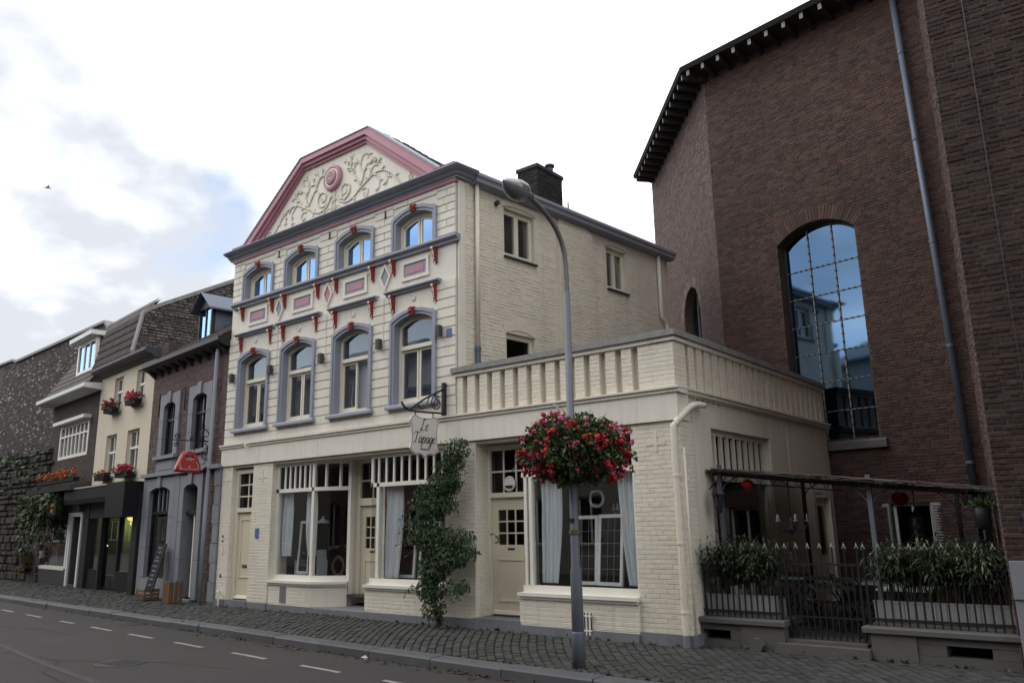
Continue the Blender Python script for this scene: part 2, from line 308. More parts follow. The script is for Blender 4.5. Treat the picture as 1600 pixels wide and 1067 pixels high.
def obj(name, mb, mt, parent=None, org=None, kind=None):
    if org is None: org = ORG.get(parent.name, (0,0,0)) if parent else (0,0,0)
    me = mb.mesh(name, org) if isinstance(mb, MB) else mb
    if mt is not None and not me.materials: me.materials.append(MT[mt] if isinstance(mt, str) else mt)
    o = bpy.data.objects.new(name, me); COL.objects.link(o)
    if parent: o.parent = parent; ORG[o.name] = ORG.get(parent.name, (0,0,0))
    if kind: o['kind'] = kind
    return o
def tag(o, label=None, cat=None, group=None, kind=None):
    if label: o['label'] = label
    if cat: o['category'] = cat
    if group: o['group'] = group
    if kind: o['kind'] = kind
    return o
def thing(name, label, cat, loc=(0,0,0), rz=0.0, group=None, world=True):
    o = bpy.data.objects.new(name, None); COL.objects.link(o); o.empty_display_size = 0.2
    o.location = loc; o.rotation_euler = (0,0,rz); tag(o, label, cat, group); ORG[o.name] = tuple(loc) if world else (0,0,0)
    return o
def lone(name, mb, mt, label, cat, loc, group=None):
    """a thing that is one mesh, its origin at loc"""
    o = obj(name, mb, mt, None, loc); o.location = loc; return tag(o, label, cat, group)
def copy_tree(o, loc, rz=None, label=None, parent=None):
    c = o.copy(); COL.objects.link(c); c.parent = parent
    if loc is not None: c.location = loc
    if rz is not None: c.rotation_euler = (0,0,rz)
    if label: c['label'] = label
    for ch in list(o.children): copy_tree(ch, None, None, None, c)
    return c
def wall_cells(mb, u0, u1, z0, z1, holes, y0, y1):
    """a wall slab with rectangular openings, cut into cells"""
    us = sorted({u0, u1} | {min(max(h[k], u0), u1) for h in holes for k in (0, 1)}); zs = sorted({z0, z1} | {min(max(h[k], z0), z1) for h in holes for k in (2, 3)})
    for j in range(len(zs)-1):
        run = None
        for i in range(len(us)-1):
            cu_, cz = (us[i]+us[i+1])/2, (zs[j]+zs[j+1])/2
            inside = any(h[0] < cu_ < h[1] and h[2] < cz < h[3] for h in holes)
            if not inside and run is None: run = us[i]
            if run is not None and (inside or i == len(us)-2):
                mb.box(run, us[i] if inside else us[i+1], y0, y1, zs[j], zs[j+1]); run = None
    return mb
def inview(p, pad=0):
    d = Vector(p)-Vector((0,0,1.6)); w = d.dot(cf)
    if w < 0.5: return None
    x = 512+796.4*d.dot(cr)/w; y = 341-796.4*d.dot(cu)/w
    return w if -pad < x < 1024+pad and -pad < y < 682+pad else None
def lay_bricks(u0, u1, z0, z1, bl, bh, jt, cut=lambda u, z: False, half=0.5, jit=0.0, bond='stretch'):
    """rows of (u, z, len, h) for bricks whose centre is not cut away"""
    out_ = []; row = 0; z = z0
    while z+bh*0.55 <= z1:
        h = min(bh, z1-z); L_ = bl
        if bond == 'cross' and row % 2: L_ = bl/2-jt/2
        u = u0-(half*(bl+jt) if row % 2 and bond != 'cross' else (0.25*(bl+jt) if row % 2 else 0))
        while u < u1-0.01:
            a, b = max(u, u0), min(u+L_*(1+random.uniform(-jit, jit)), u1); un = u+(b-u)+jt if b < u1 else u1
            if b-a > 0.035:
                c = cut((a+b)/2, z+h/2)
                if not c and not (cut(a+0.01, z+h/2) or cut(b-0.01, z+h/2)): out_.append((a, z, b-a, h))
                elif not c or (cut(a+0.01, z+h/2) != cut(b-0.01, z+h/2)):
                    lo, hi = a, b                      # trim against the opening
                    st = 8; ok = [t for t in range(st+1) if not cut(a+(b-a)*t/st, z+h/2)]
                    if ok:
                        lo, hi = a+(b-a)*ok[0]/st, a+(b-a)*ok[-1]/st
                        if hi-lo > 0.03: out_.append((lo, z, hi-lo, h))
            u = un
        z += bh+jt; row += 1
    return out_
def brick_mesh(l, h, d, ch=0.004):
    b = MB(); hl, hh = l/2, h/2
    return b.add([(-hl,0,-hh),(hl,0,-hh),(hl,0,hh),(-hl,0,hh),(-hl+ch,-d,-hh+ch),(hl-ch,-d,-hh+ch),(hl-ch,-d,hh-ch),(-hl+ch,-d,hh-ch)],
                 [(4,5,6,7),(0,1,5,4),(1,2,6,5),(2,3,7,6),(3,0,4,7)])
def brick_field(parent, rows, org, ang, d, mt, name='brick', single=0, off=0.006, ch=0.004, tilt=0.0, massname='brickwork', full=None):
    """bricks stand on the plane through org with heading ang; face looks to local -y. The `single` nearest whole ones are objects of their own."""
    ca, sa = math.cos(ang), math.sin(ang); ox, oy, oz = org; po = ORG.get(parent.name, (0,0,0))
    picks = set()
    if single:
        cand = []
        for i, (u, z, l, h) in enumerate(rows):
            c = (ox+ca*(u+l/2), oy+sa*(u+l/2), oz+z+h/2); w = inview(c)
            if w and abs(l-full[0]) < 0.012 and abs(h-full[1]) < 0.004: cand.append((w, i))
        picks = {i for _, i in sorted(cand)[:single]}
    mb = MB(); shared = None
    if picks: shared = brick_mesh(full[0], full[1], d+0.012, ch).mesh(name); shared.materials.append(MT[mt])
    for i, (u, z, l, h) in enumerate(rows):
        pr = random.uniform(-off, off)
        if i in picks:
            o = bpy.data.objects.new(name, shared); COL.objects.link(o); o.parent = parent
            y = -pr+0.012
            o.location = (ox+ca*(u+l/2)-sa*y-po[0], oy+sa*(u+l/2)+ca*y-po[1], oz+z+h/2-po[2]); o.rotation_euler = (0, random.uniform(-tilt, tilt), ang)
        else:
            b = brick_mesh(l, h, d+pr, min(ch, l*0.2, h*0.2)); t = random.uniform(-tilt, tilt); ct, st = math.cos(t), math.sin(t)
            vs = []
            for (x, y, q) in b.v:
                x, q = x*ct+q*st, q*ct-x*st
                X, Z = u+l/2+x, z+h/2+q
                vs.append((ox+ca*X-sa*y, oy+sa*X+ca*y, oz+Z))
            mb.add(vs, b.f)
    if mb.v: obj(massname, mb, mt, parent, kind='stuff')
def leaves(n, sampler, size, aspect=0.55, droop=0.3, curl=0.25):
    """n small bent leaves; sampler() -> point, outward direction"""
    mb = MB()
    for _ in range(n):
        p, d = sampler(); p = Vector(p); d = Vector(d)
        d = (d+Vector((random.gauss(0, .5), random.gauss(0, .5), random.gauss(0, .5)-droop)))
        if d.length < 1e-3: d = Vector((0,-1,0))
        d.normalize(); s = size*random.uniform(0.6, 1.35)
        side = d.cross(Vector((random.gauss(0,1), random.gauss(0,1), random.gauss(0,1)))).normalized()
        nn = d.cross(side); w = s*aspect/2
        mb.add([p, p+d*s*.45+side*w+nn*s*curl*.3, p+d*s*.45-side*w+nn*s*curl*.3, p+d*s-nn*s*curl*.3, p+d*s*.5-nn*s*curl*.05], [(0,4,1),(0,2,4),(4,3,1),(4,2,3)])
    return mb
def blossom(n=7, r=0.035, pet=0.02):
    """a rounded flower head made of small petals"""
    mb = MB()
    for i in range(n):
        v = Vector((random.gauss(0,1), random.gauss(0,1), random.gauss(0,1)+0.4)).normalized(); c = v*r*random.uniform(.6, 1)
        a = v.orthogonal().normalized(); b = v.cross(a)
        t0 = random.random()*6.28
        pts = [c+v*pet*.3]+[c+(a*math.cos(t0+k*1.2566)+b*math.sin(t0+k*1.2566))*pet*random.uniform(.8, 1.1) for k in range(5)]
        mb.add(pts, [(0, k+1, (k+1) % 5+1) for k in range(5)])
    return mb
def spline(pts, n=8, closed=False):
    """Catmull-Rom through points of any dimension"""
    P = [np.array(p, float) for p in pts]; o_ = []
    for i in range(len(P)-1):
        a, b, c, d = P[max(i-1, 0)], P[i], P[i+1], P[min(i+2, len(P)-1)]
        for k in range(n):
            t = k/n; o_.append(0.5*((2*b)+(c-a)*t+(2*a-5*b+4*c-d)*t*t+(3*b-a-3*c+d)*t**3))
    o_.append(P[-1]); return [tuple(q) for q in o_]
def arch(x0, x1, zs, zc, n=10):
    """segmental arch from (x0,zs) over the crown zc to (x1,zs)"""
    w = (x1-x0)/2; h = zc-zs; r = (w*w+h*h)/(2*h); cx = (x0+x1)/2; cz = zc-r; t = math.asin(min(1, w/r))
    return [(cx+r*math.sin(-t+2*t*i/n), cz+r*math.cos(-t+2*t*i/n)) for i in range(n+1)]
def text(body, size, mt, parent, mtx, name='lettering', ext=0.002, shear=0.0, align='CENTER', org=None):
    c = bpy.data.curves.new(name, 'FONT'); c.body = body; c.size = size; c.extrude = ext; c.align_x = align; c.align_y = 'CENTER'; c.shear = shear
    tmp = bpy.data.objects.new('tmp', c); me = bpy.data.meshes.new_from_object(tmp); bpy.data.objects.remove(tmp)
    me.materials.clear(); me.materials.append(MT[mt]); o = bpy.data.objects.new(name, me); COL.objects.link(o)
    o.parent = parent; o.matrix_local = mtx; return o
# ================================================================ ground: road, kerb, pavement
def kerb_y(x):                      # the kerb's outer edge, gently bending
    P = [(-60, 10.6), (-40, 9.55), (-24, 8.47), (-15, 7.93), (-9.7, 7.62), (-6, 7.46), (0, 7.34), (14, 7.15), (60, 6.6)]
    return float(np.interp(x, [p[0] for p in P], [p[1] for p in P]))
rb = MB(); rb.add([(-300,-300,-0.11),(300,-300,-0.11),(300,300,-0.11),(-300,300,-0.11)], [(0,1,2,3)])
road = tag(obj('road', rb, 'asphalt'), 'grey asphalt road with a broken line', None, None, 'structure')
pb = MB(); xs = [-60, -40, -24, -15, -9.7, -6, 0, 14, 60]
for a, b in zip(xs[:-1], xs[1:]):
    pb.add([(a, kerb_y(a)+.1, -.02), (b, kerb_y(b)+.1, -.02), (b, 30, -.02), (a, 30, -.02)], [(0,1,2,3)])
pave = tag(obj('pavement', pb, 'sett_joint'), 'grey sett pavement along the house fronts', None, None, 'structure')
# setts laid in leaning rows across the pavement
ROWA = R(131); dx_, dy_ = math.cos(ROWA), math.sin(ROWA); nx_, ny_ = dy_, -dx_
sett_me = []
for k in range(5):
    l, w = 0.176+random.uniform(-.02, .016), 0.104
    b = MB(); hl, hw = l/2, w/2; c_ = 0.008
    j = lambda: random.uniform(-.006, .006)
    b.add([(-hl,-hw,-.03),(hl,-hw,-.03),(hl,hw,-.03),(-hl,hw,-.03),(-hl+c_+j(),-hw+c_+j(),0),(hl-c_+j(),-hw+c_+j(),j()*.4),(hl-c_+j(),hw-c_+j(),0),(-hl+c_+j(),hw-c_+j(),j()*.4)],
          [(4,5,6,7),(0,1,5,4),(1,2,6,5),(2,3,7,6),(3,0,4,7)])
    sett_me.append(b)
spots = []
def front_y(x):
    if x > -5.2: return 10.45
    if x > -16.5: return 10.75
    return 10.07+(-16.55-x)*0.118+0.2 if x > -30.5 else 13.5
for i in range(-360, 360):
    s0 = i*0.112
    for k in range(-90, 110):
        t0 = k*0.186+(0.093 if i % 2 else 0)+random.uniform(-.008, .008)
        x = -10+nx_*s0+dx_*t0; y = 9+ny_*s0+dy_*t0
        x += 0.10*math.sin(y*1.3); 
        if x < -36 or x > 3 or y < kerb_y(x)+0.30 or y > front_y(x): continue
        spots.append((x, y, ROWA+random.gauss(0, .03), random.gauss(0, .004), random.randrange(5)))
vis = sorted((w, i) for i, s in enumerate(spots) if (w := inview((s[0], s[1], 0))))
near = {i for _, i in vis[:300]}
smesh = []
for b in sett_me:
    me = b.mesh('sett'); me.materials.append(MT['sett']); smesh.append(me)
mass = MB()
for i, (x, y, a, dz, k) in enumerate(spots):
    tx, ty = random.gauss(0, .014), random.gauss(0, .014)
    if i in near:
        o = bpy.data.objects.new('sett', smesh[k]); COL.objects.link(o); o.parent = pave; o.location = (x, y, dz); o.rotation_euler = (tx, ty, a)
    else:
        ca, sa = math.cos(a), math.sin(a)
        mass.add([(x+ca*p[0]-sa*p[1], y+sa*p[0]+ca*p[1], dz+p[2]+p[0]*tx+p[1]*ty) for p in sett_me[k].v], sett_me[k].f)
obj('setts', mass, 'sett', pave, kind='stuff')
# kerb of long dressed stones
kerb = tag(obj('kerb', MB().box(-0.3, 0.3, kerb_y(0)+.04, kerb_y(0)+.2, -.2, -.03), 'kerb_stone'), 'low dressed stone kerb along the pavement', None, None, 'structure')
x = -44.0
while x < 6:
    l = random.uniform(1.05, 1.35); x1 = x+l-0.012; ya, yb = kerb_y(x), kerb_y(x1); w = 0.27; c_ = 0.022; dz = random.uniform(-.006, .006)
    b = MB(); jy = random.uniform(-.012, .012); zt = 0.008+dz
    top = [(x,ya+jy+c_,zt),(x1,yb+jy+c_,zt),(x1,yb+w,zt),(x,ya+w,zt)]; mid = [(x,ya+jy,zt-c_),(x1,yb+jy,zt-c_)]; bot = [(x,ya+jy-.012,-.2),(x1,yb+jy-.012,-.2),(x1,yb+w,-.2),(x,ya+w,-.2)]
    b.add(top+mid+bot, [(0,1,2,3),(4,5,1,0),(6,7,5,4),(7,8,2,1,5),(9,6,4,0,3),(8,9,3,2)])
    obj('kerb_stone', b, 'kerb_stone', kerb); x += l
# broken line on the road
for x0, x1 in [(-25.2,-24.3),(-23.3,-22.4),(-21.31,-20.45),(-19.54,-18.6),(-17.5,-16.75),(-15.86,-14.93),(-14.18,-13.25),(-12.48,-11.59),(-10.7,-9.81),(-8.97,-8.13),(-7.3,-6.45),(-5.6,-4.75),(-3.9,-3.05)]:
    f_ = lambda x: 6.63+(-7.3-x)*0.0625*(1+max(0, -14-x)*.012)
    b = MB(); w = 0.036
    n = 5; vs = []
    for i in range(n+1):
        xx = x0+(x1-x0)*i/n; e1 = random.uniform(-.008, .008); vs += [(xx, f_(xx)-w+e1, -.106), (xx, f_(xx)+w+random.uniform(-.008, .008), -.106)]
    b.add(vs, [(2*i, 2*i+2, 2*i+3, 2*i+1) for i in range(n)]); obj('road_marking', b, 'road_paint', road)
# resurfaced strip with a sinuous seam
b = MB(); pa = spline([(-40, 7.4), (-24, 6.3), (-16, 5.45), (-12, 4.9), (-8, 4.5), (4, 3.6)], 8); vs = []
for p in pa: vs += [(p[0], p[1]-.07, -.1065), (p[0], p[1]+.03, -.1065)]
b.add(vs, [(2*i, 2*i+2, 2*i+3, 2*i+1) for i in range(len(pa)-1)]); obj('road_seam', b, 'asphalt_patch', road)
# fallen leaves in the gutter
b = MB()
for _ in range(240):
    x = random.uniform(-22, -3) if random.random() < .45 else random.choice([-9.2, -10.4, -7.1, -12.8, -6.3, -11.7])+random.gauss(0, .35)
    y = kerb_y(x)-abs(random.gauss(0, .10))-.02 if random.random() < .85 else kerb_y(x)+random.uniform(.05, 2)
    z = -.1 if y < kerb_y(x) else .012; a = random.random()*6.28; s = random.uniform(.018, .05)
    c, q = math.cos(a)*s, math.sin(a)*s
    b.add([(x-c, y-q, z), (x+q*.5, y-c*.5, z+.008+random.random()*.01), (x+c, y+q, z+.004), (x-q*.5, y+c*.5, z+.012)], [(0,1,2),(0,2,3)])
tag(obj('fallen_leaves', b, 'dead_leaf'), 'scattered brown fallen leaves along the kerb', 'leaves', None, 'stuff')
b = MB(); b.ball((0,0,.02), .035, 7, 4, (1.5, .8, .7))
for i in range(len(b.v)): p = b.v[i]; b.v[i] = tuple(q+random.uniform(-.012, .012) for q in p)
o = lone('paper_scrap', b.tf(Matrix.Translation((-8.62, 7.50, -.108))), 'paper', 'crumpled scrap of white paper lying in the gutter', 'litter', (-8.62, 7.50, -.108))
b = MB().add([(-9.6,4.35,-.104),(-9.52,4.33,-.1),(-9.5,4.38,-.104),(-9.57,4.41,-.102)],[(0,1,2,3)])
lone('flyer', b, 'paper', 'small white paper flake lying on the open road', 'litter', (-9.55, 4.37, -.104))

# cracks, a manhole cover and a gully in the road
b = MB()
for pts in ([(-16, 4.2), (-13.5, 5.0), (-12.2, 5.15), (-10.6, 5.9), (-9.2, 6.1)], [(-12.2, 5.15), (-11.4, 4.6), (-10.2, 4.4)], [(-20, 6.2), (-18.2, 6.0), (-16.4, 6.5), (-14.8, 6.4)], [(-8.4, 5.2), (-7.2, 5.9), (-6.6, 6.3)]):
    P = []
    for p, q in zip(pts[:-1], pts[1:]):
        for k in range(8): t = k/8; P.append((p[0]+(q[0]-p[0])*t+random.gauss(0, .03), p[1]+(q[1]-p[1])*t+random.gauss(0, .03)))
    vs = []
    for p in P: w_ = random.uniform(.004, .011); vs += [(p[0], p[1]-w_, -.1068), (p[0], p[1]+w_, -.1068)]
    b.add(vs, [(2*i, 2*i+2, 2*i+3, 2*i+1) for i in range(len(P)-1)])
obj('cracks', b, 'soil', road, kind='stuff')
mh = obj('manhole_cover', MB().lathe([(.33, 0), (.33, .012), (.30, .013), (.01, .013)], (-11.2, 5.5, -.117), 28), 'iron', road)
for k in range(5): obj('cover_rib', MB().box(-11.43+k*.1, -11.39+k*.1, 5.32, 5.68, -.1045, -.100), 'iron', mh)
gy = kerb_y(-15.6); obj('gully', MB().box(-15.9, -15.3, gy-.26, gy-.02, -.12, -.1045), 'iron', road)
b = MB()
def tuft(x, y, z, n=9, h=.06):
    for _ in range(n):
        a = random.random()*6.28; l = h*random.uniform(.4, 1.2); dx, dy = math.cos(a)*l*.6, math.sin(a)*l*.6
        b.add([(x+random.gauss(0, .02)-.003, y, z), (x+random.gauss(0, .02)+.004, y, z), (x+dx, y+dy, z+l)], [(0,1,2)])
for _ in range(170):
    x = random.uniform(-24, -1.5); yy = 9.99 if -16.5 < x < -5.2 else (10.24 if x >= -5.2 else 10.02+(-16.55-x)*.118)
    tuft(x, yy-random.random()*.05, 0, 6, .05)
for _ in range(60): x = random.uniform(-20, -3); tuft(x, kerb_y(x)+.29, 0, 5, .04)
for _ in range(40): x = random.uniform(-20, -3); tuft(x, kerb_y(x)-.02, -.11, 6, .05)
tag(obj('weeds', b, 'leaf'), 'small weeds in the joints along the kerb and walls', 'weeds', None, 'stuff')
# ================================================================ the restaurant: house with painted gable and terrace wing
YF = 10.05
RX = thing('restaurant_house', 'cream painted restaurant with pink edged gable, blue window surrounds and balustraded terrace wing', 'building', (-12.9, YF, 0))
CW = [-15.475, -13.87, -12.11, -10.385]
# --- main upper wall with its window openings
OP1 = [(c-.515, c+.515, 3.75, 5.48) for c in CW]; OP2 = [(c-.515, c+.515, 6.72, 7.52) for c in CW]
wall = obj('facade_wall', wall_cells(MB(), -16.50, -9.33, 3.42, 8.0, OP1+OP2, YF, YF+.35), 'cream', RX)
# heads of the arched openings
for c in CW:
    for zs, zc, zt in ((5.30, 5.44, 5.485), (7.33, 7.47, 7.525)):
        a = arch(c-.514, c+.514, zs+.012, zc+.012, 10); b = MB().ring(a, [(p[0], zt) for p in a], YF+.002, YF+.345)
        obj('arch_head', b, 'blue_trim', RX)
# rusticated blocks
def blocks(x0, x1, z0, n, ch, mode, first):
    for k in range(n):
        z = z0+k*ch; g = 0.006
        segs = [(x0, x1)]
        if mode == 'joint' and (k+first) % 2: segs = [(x0, (x0+x1)/2+.02), ((x0+x1)/2+.02, x1)]
        for a, c in segs:
            m_ = MB(); e = .007
            xa, xb, za, zb = a+(g if a > x0 else 0), c-(g if c < x1 else 0), z+g, z+ch-g
            m_.add([(xa,YF,za),(xb,YF,za),(xb,YF,zb),(xa,YF,zb),(xa+(e if a > x0 else 0),YF-.022,za+e),(xb-(e if c < x1 else 0),YF-.022,za+e),(xb-(e if c < x1 else 0),YF-.022,zb-e),(xa+(e if a > x0 else 0),YF-.022,zb-e)],
                   [(4,5,6,7),(0,1,5,4),(1,2,6,5),(2,3,7,6),(3,0,4,7)])
            obj('block', m_, 'cream', wall)
PX = [(-16.50, CW[0]-.60), (CW[0]+.60, CW[1]-.60), (CW[1]+.60, CW[2]-.60), (CW[2]+.60, CW[3]-.60), (CW[3]+.60, -9.33)]
for i, (a, c) in enumerate(PX):
    blocks(a, c, 3.63, 13, 0.178, 'plain', 0)
    blocks(a, c, 6.80, 7, 0.150, 'joint', i)
for c in CW:                                  # course over the upper windows
    for a, d in ((c-.60, c-.2), (c-.2, c+.2), (c+.2, c+.6)):
        obj('block', MB().box(a+.005, d-.005, YF-.022, YF, 7.68, 7.845), 'cream', wall)
# --- windows
def front_window(c, z0, zs, zc, kind):
    w = .50
    f = MB(); yf = YF+.105                                        # timber frame
    z_in = z0+.02
    ai = arch(c-w+.055, c+w-.055, zs-.045, zc-.07, 10); ao = arch(c-w, c+w, zs, zc, 10)
    f.ring([(c-w+.055, z_in)]+ai+[(c+w-.055, z_in)], [(c-w, z_in)]+ao+[(c+w, z_in)], yf, yf+.07)
    f.box(c-w, c+w, yf-.01, yf+.075, z0, z0+.075)
    win = obj('window', f, 'cream_paint', RX)
    # sashes and panes
    zt = zs+.02
    if kind == 1:
        tz = 4.86
        obj('transom', MB().box(c-w+.07, c+w-.07, yf-.025, yf+.06, tz-.04, tz+.035), 'cream_paint', win)
        top_in = tz-.04
    else: top_in = None
    for s in (-1, 1):
        x0, x1 = (c-w+.055, c-.012) if s < 0 else (c+.012, c+w-.055)
        fr = .042; y = yf+.03
        sash = MB()
        if kind == 1:
            sash.box(x0, x0+fr, y, y+.04, z0+.075, top_in).box(x1-fr, x1, y, y+.04, z0+.075, top_in).box(x0+fr, x1-fr, y, y+.04, z0+.075, z0+.13).box(x0+fr, x1-fr, y, y+.04, top_in-.05, top_in)
            o = obj('sash', sash, 'cream_paint', win)
            if c == CW[2] and s > 0:                              # stands ajar
                M4 = Matrix.Translation((x1, y, 0)) @ Matrix.Rotation(R(-28), 4, 'Z') @ Matrix.Translation((-x1, -y, 0))
                o.data.transform(Matrix.Translation(Vector(ORG[o.name])*-1) @ M4 @ Matrix.Translation(Vector(ORG[o.name])))
                pane = MB().box(x0+fr, x1-fr, y+.015, y+.02, z0+.13, top_in-.05).tf(M4)
            else: pane = MB().box(x0+fr, x1-fr, y+.015, y+.02, z0+.13, top_in-.05)
            obj('pane', pane, 'glass_mid', win)
        else:
            hz = lambda x: zc-.07-(abs(x-c)/.4)**2*(zc-zs-.02)
            n = 6; xs_ = [x0+fr+(x1-x0-2*fr)*i/n for i in range(n+1)]
            sash.box(x0, x0+fr, y, y+.04, z0+.075, hz(x0+.02)).box(x1-fr, x1, y, y+.04, z0+.075, hz(x1-.02)).box(x0+fr, x1-fr, y, y+.04, z0+.075, z0+.125)
            for i in range(n): sash.prism([(xs_[i], hz(xs_[i])-.05), (xs_[i+1], hz(xs_[i+1])-.05), (xs_[i+1], hz(xs_[i+1])), (xs_[i], hz(xs_[i]))], y, y+.04)
            obj('sash', sash, 'cream_paint', win)
            obj('pane', MB().prism([(x0+fr, z0+.125), (x1-fr, z0+.125)]+[(x, hz(x)-.045) for x in reversed(xs_)], y+.015, y+.02), 'glass_sky', win)
    if kind == 1:
        hz = arch(c-w+.055, c+w-.055, zs-.05, zc-.075, 10)
        obj('pane', MB().prism([(c-w+.055, tz+.03), (c+w-.055, tz+.03)]+[p for p in reversed(hz)], yf+.03, yf+.035), 'glass_mid', win)
    # moulded surround with shouldered arch
    so = [(c-w, z0)]+arch(c-w, c+w, zs, zc, 10)+[(c+w, z0)]
    W_ = w+.105
    def outer(k):
        up = arch(c-W_, c+W_, zs+.10, zc+.115, 10)
        up = [(p[0], max(p[1], zs+.11) if abs(p[0]-c) > .38 else p[1]) for p in up]
        if k: up = [(c+(p[0]-c)*(w+.052)/W_, p[1]-.06) for p in up]
        e = W_ if not k else w+.052
        return [(c-e, z0)]+up+[(c+e, z0)]
    sur = MB().ring(so, outer(0), YF-.045, YF+.12)
    obj('surround', sur, 'blue_trim', win)
    obj('surround_moulding', MB().ring(outer(1), outer(0), YF-.068, YF-.044), 'blue_trim', win)
    # carved keystone
    kz = zc+.02; kb = MB().prism([(c-.055, kz-.03), (c+.055, kz-.03), (c+.075, kz+.11), (c-.075, kz+.11)], YF-.10, YF-.04)
    for i in range(7): kb.ball((c+random.uniform(-.05, .05), YF-.105, kz+random.uniform(0, .1)), .024, 6, 4)
    obj('keystone', kb, 'red_paint', win)
    if kind == 1:
        obj('sill', MB().prism([(YF-.11, z0-.075), (YF+.2, z0-.075), (YF+.2, z0+.0), (YF-.075, z0+.0), (YF-.11, z0-.03)], c-W_-.06, c+W_+.06, 'x'), 'blue_trim', win)
        obj('blind', MB().box(c-.4, c+.4, yf+.14, yf+.145, z0+.06+(0.25 if c == CW[0] else .0), zc-.05), 'blind', win)
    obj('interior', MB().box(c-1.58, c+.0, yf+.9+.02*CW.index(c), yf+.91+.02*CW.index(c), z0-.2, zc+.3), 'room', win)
for c in CW: front_window(c, 3.78, 5.30, 5.44, 1)
for c in CW: front_window(c, 6.76, 7.33, 7.47, 2)
# --- string course, hood mouldings, corbels, panels
prof = lambda zb, zt, p: [(YF+.01, zb), (YF-p*.45, zb), (YF-p*.5, zb+(zt-zb)*.35), (YF-p*.85, zb+(zt-zb)*.5), (YF-p, zb+(zt-zb)*.62), (YF-p, zt-.012), (YF-p*.9, zt), (YF+.01, zt)]
obj('string_course', MB().prism(prof(6.615, 6.745, .13), -16.42, -9.22, 'x'), 'blue_trim', RX)
for a, c in ((-16.22, -14.74), (-14.62, -13.12), (-12.84, -11.38), (-11.12, -9.68)):
    obj('hood_moulding', MB().prism(prof(5.905, 5.99, .12), a, c, 'x'), 'blue_trim', RX)
def corbel(x, zt, h, p):
    b = MB(); w = .038
    pr = [(YF, zt), (YF-p, zt), (YF-p-.015, zt-.03), (YF-p, zt-.065), (YF-p*.72, zt-.085), (YF-p*.80, zt-.14), (YF-p*.5, zt-h*.62), (YF-p*.30, zt-h*.85), (YF-p*.42, zt-h*.93), (YF-p*.2, zt-h), (YF, zt-h*1.02)]
    k = obj('corbel', b.prism(pr, x-w, x+w, 'x'), 'red_paint', RX)
    g = MB()
    g.prism([(YF-p-.018, zt-.012), (YF-p-.024, zt-.035), (YF-p-.012, zt-.06), (YF-p+.02, zt-.06), (YF-p+.02, zt-.012)], x-.022, x+.022, 'x')
    for i in range(4):
        t = .28+.15*i; yy = YF-p*(.80-.62*(t-.25)); g.ball((x, yy-.008, zt-h*t), .021*(1-.12*i), 6, 4, (1.1, .9, 1.6))
    g.ball((x, YF-p*.30, zt-h*1.0), .016, 6, 4, (1, 1, 1.5))
    obj('gilding', g, 'gilt', k)
for x in (-16.05, -14.90, -14.44, -13.28, -12.67, -11.55, -10.95, -9.82):
    corbel(x, 6.615, .30, .115); corbel(x, 5.905, .33, .105)
for c in (-15.44, -13.80, -12.08, -10.36):
    z0, z1 = 6.13, 6.52; f = MB(); 
    o_, i_ = [(c-.365, z0), (c+.365, z0), (c+.365, z1), (c-.365, z1), (c-.365, z0)], [(c-.30, z0+.065), (c+.30, z0+.065), (c+.30, z1-.065), (c-.30, z1-.065), (c-.30, z0+.065)]
    pn = obj('panel', f.ring(i_, o_, YF-.03, YF+.002), 'cream', RX)
    obj('panel_field', MB().box(c-.30, c+.30, YF-.006, YF, z0+.065, z1-.065), 'blue_trim', pn)
    obj('panel_inset', MB().box(c-.225, c+.225, YF-.014, YF-.006, z0+.125, z1-.125), 'pink', pn)
for i, x in enumerate((-14.63, -12.95, -11.19)):
    z = 6.33; d = lambda a, h: [(x-a, z), (x, z-h), (x+a, z), (x, z+h), (x-a, z)]
    dm = obj('diamond', MB().ring(d(.115, .205), d(.165, .275), YF-.032, YF+.002), 'cream', RX)
    obj('diamond_field', MB().prism(d(.115, .205)[:-1], YF-.01, YF), 'pink' if i == 1 else 'blue_trim', dm)
for c in CW:
    obj('roundel', MB().lathe([(.062, 0), (.066, .008), (.055, .018), (.042, .010), (.036, .016), (.01, .02)], (c-.02, YF-.001, 5.76), 16, (0,-1,0)), 'cream', RX)
for x in (-14.62, -12.94, -11.2):                                 # cable drops down the piers
    obj('downlead', MB().tube([(x, YF-.03, 5.9), (x, YF-.03, 4.95)], .006, 5), 'cream', RX)
for x, z in ((-16.24, 4.98), (-14.76, 4.98), (-13.0, 4.98), (-11.25, 5.0), (-9.66, 5.0)):
    l_ = obj('wall_light', MB().box(x-.045, x+.045, YF-.14, YF-.05, z-.11, z+.09), 'shop_grey', RX)
    obj('light_arm', MB().box(x-.02, x+.02, YF-.05, YF, z-.03, z+.03), 'shop_grey', l_)
for x in (-14.72, -12.93, -11.2):                                 # wall anchors
    obj('wall_anchor', MB().box(x-.012, x+.012, YF-.045, YF-.02, 7.55, 7.70).box(x-.03, x+.03, YF-.045, YF-.02, 7.545, 7.565), 'iron', RX)
obj('house_number', MB().box(-9.53, -9.41, YF-.035, YF-.02, 4.86, 5.02), 'tile_blue', RX)
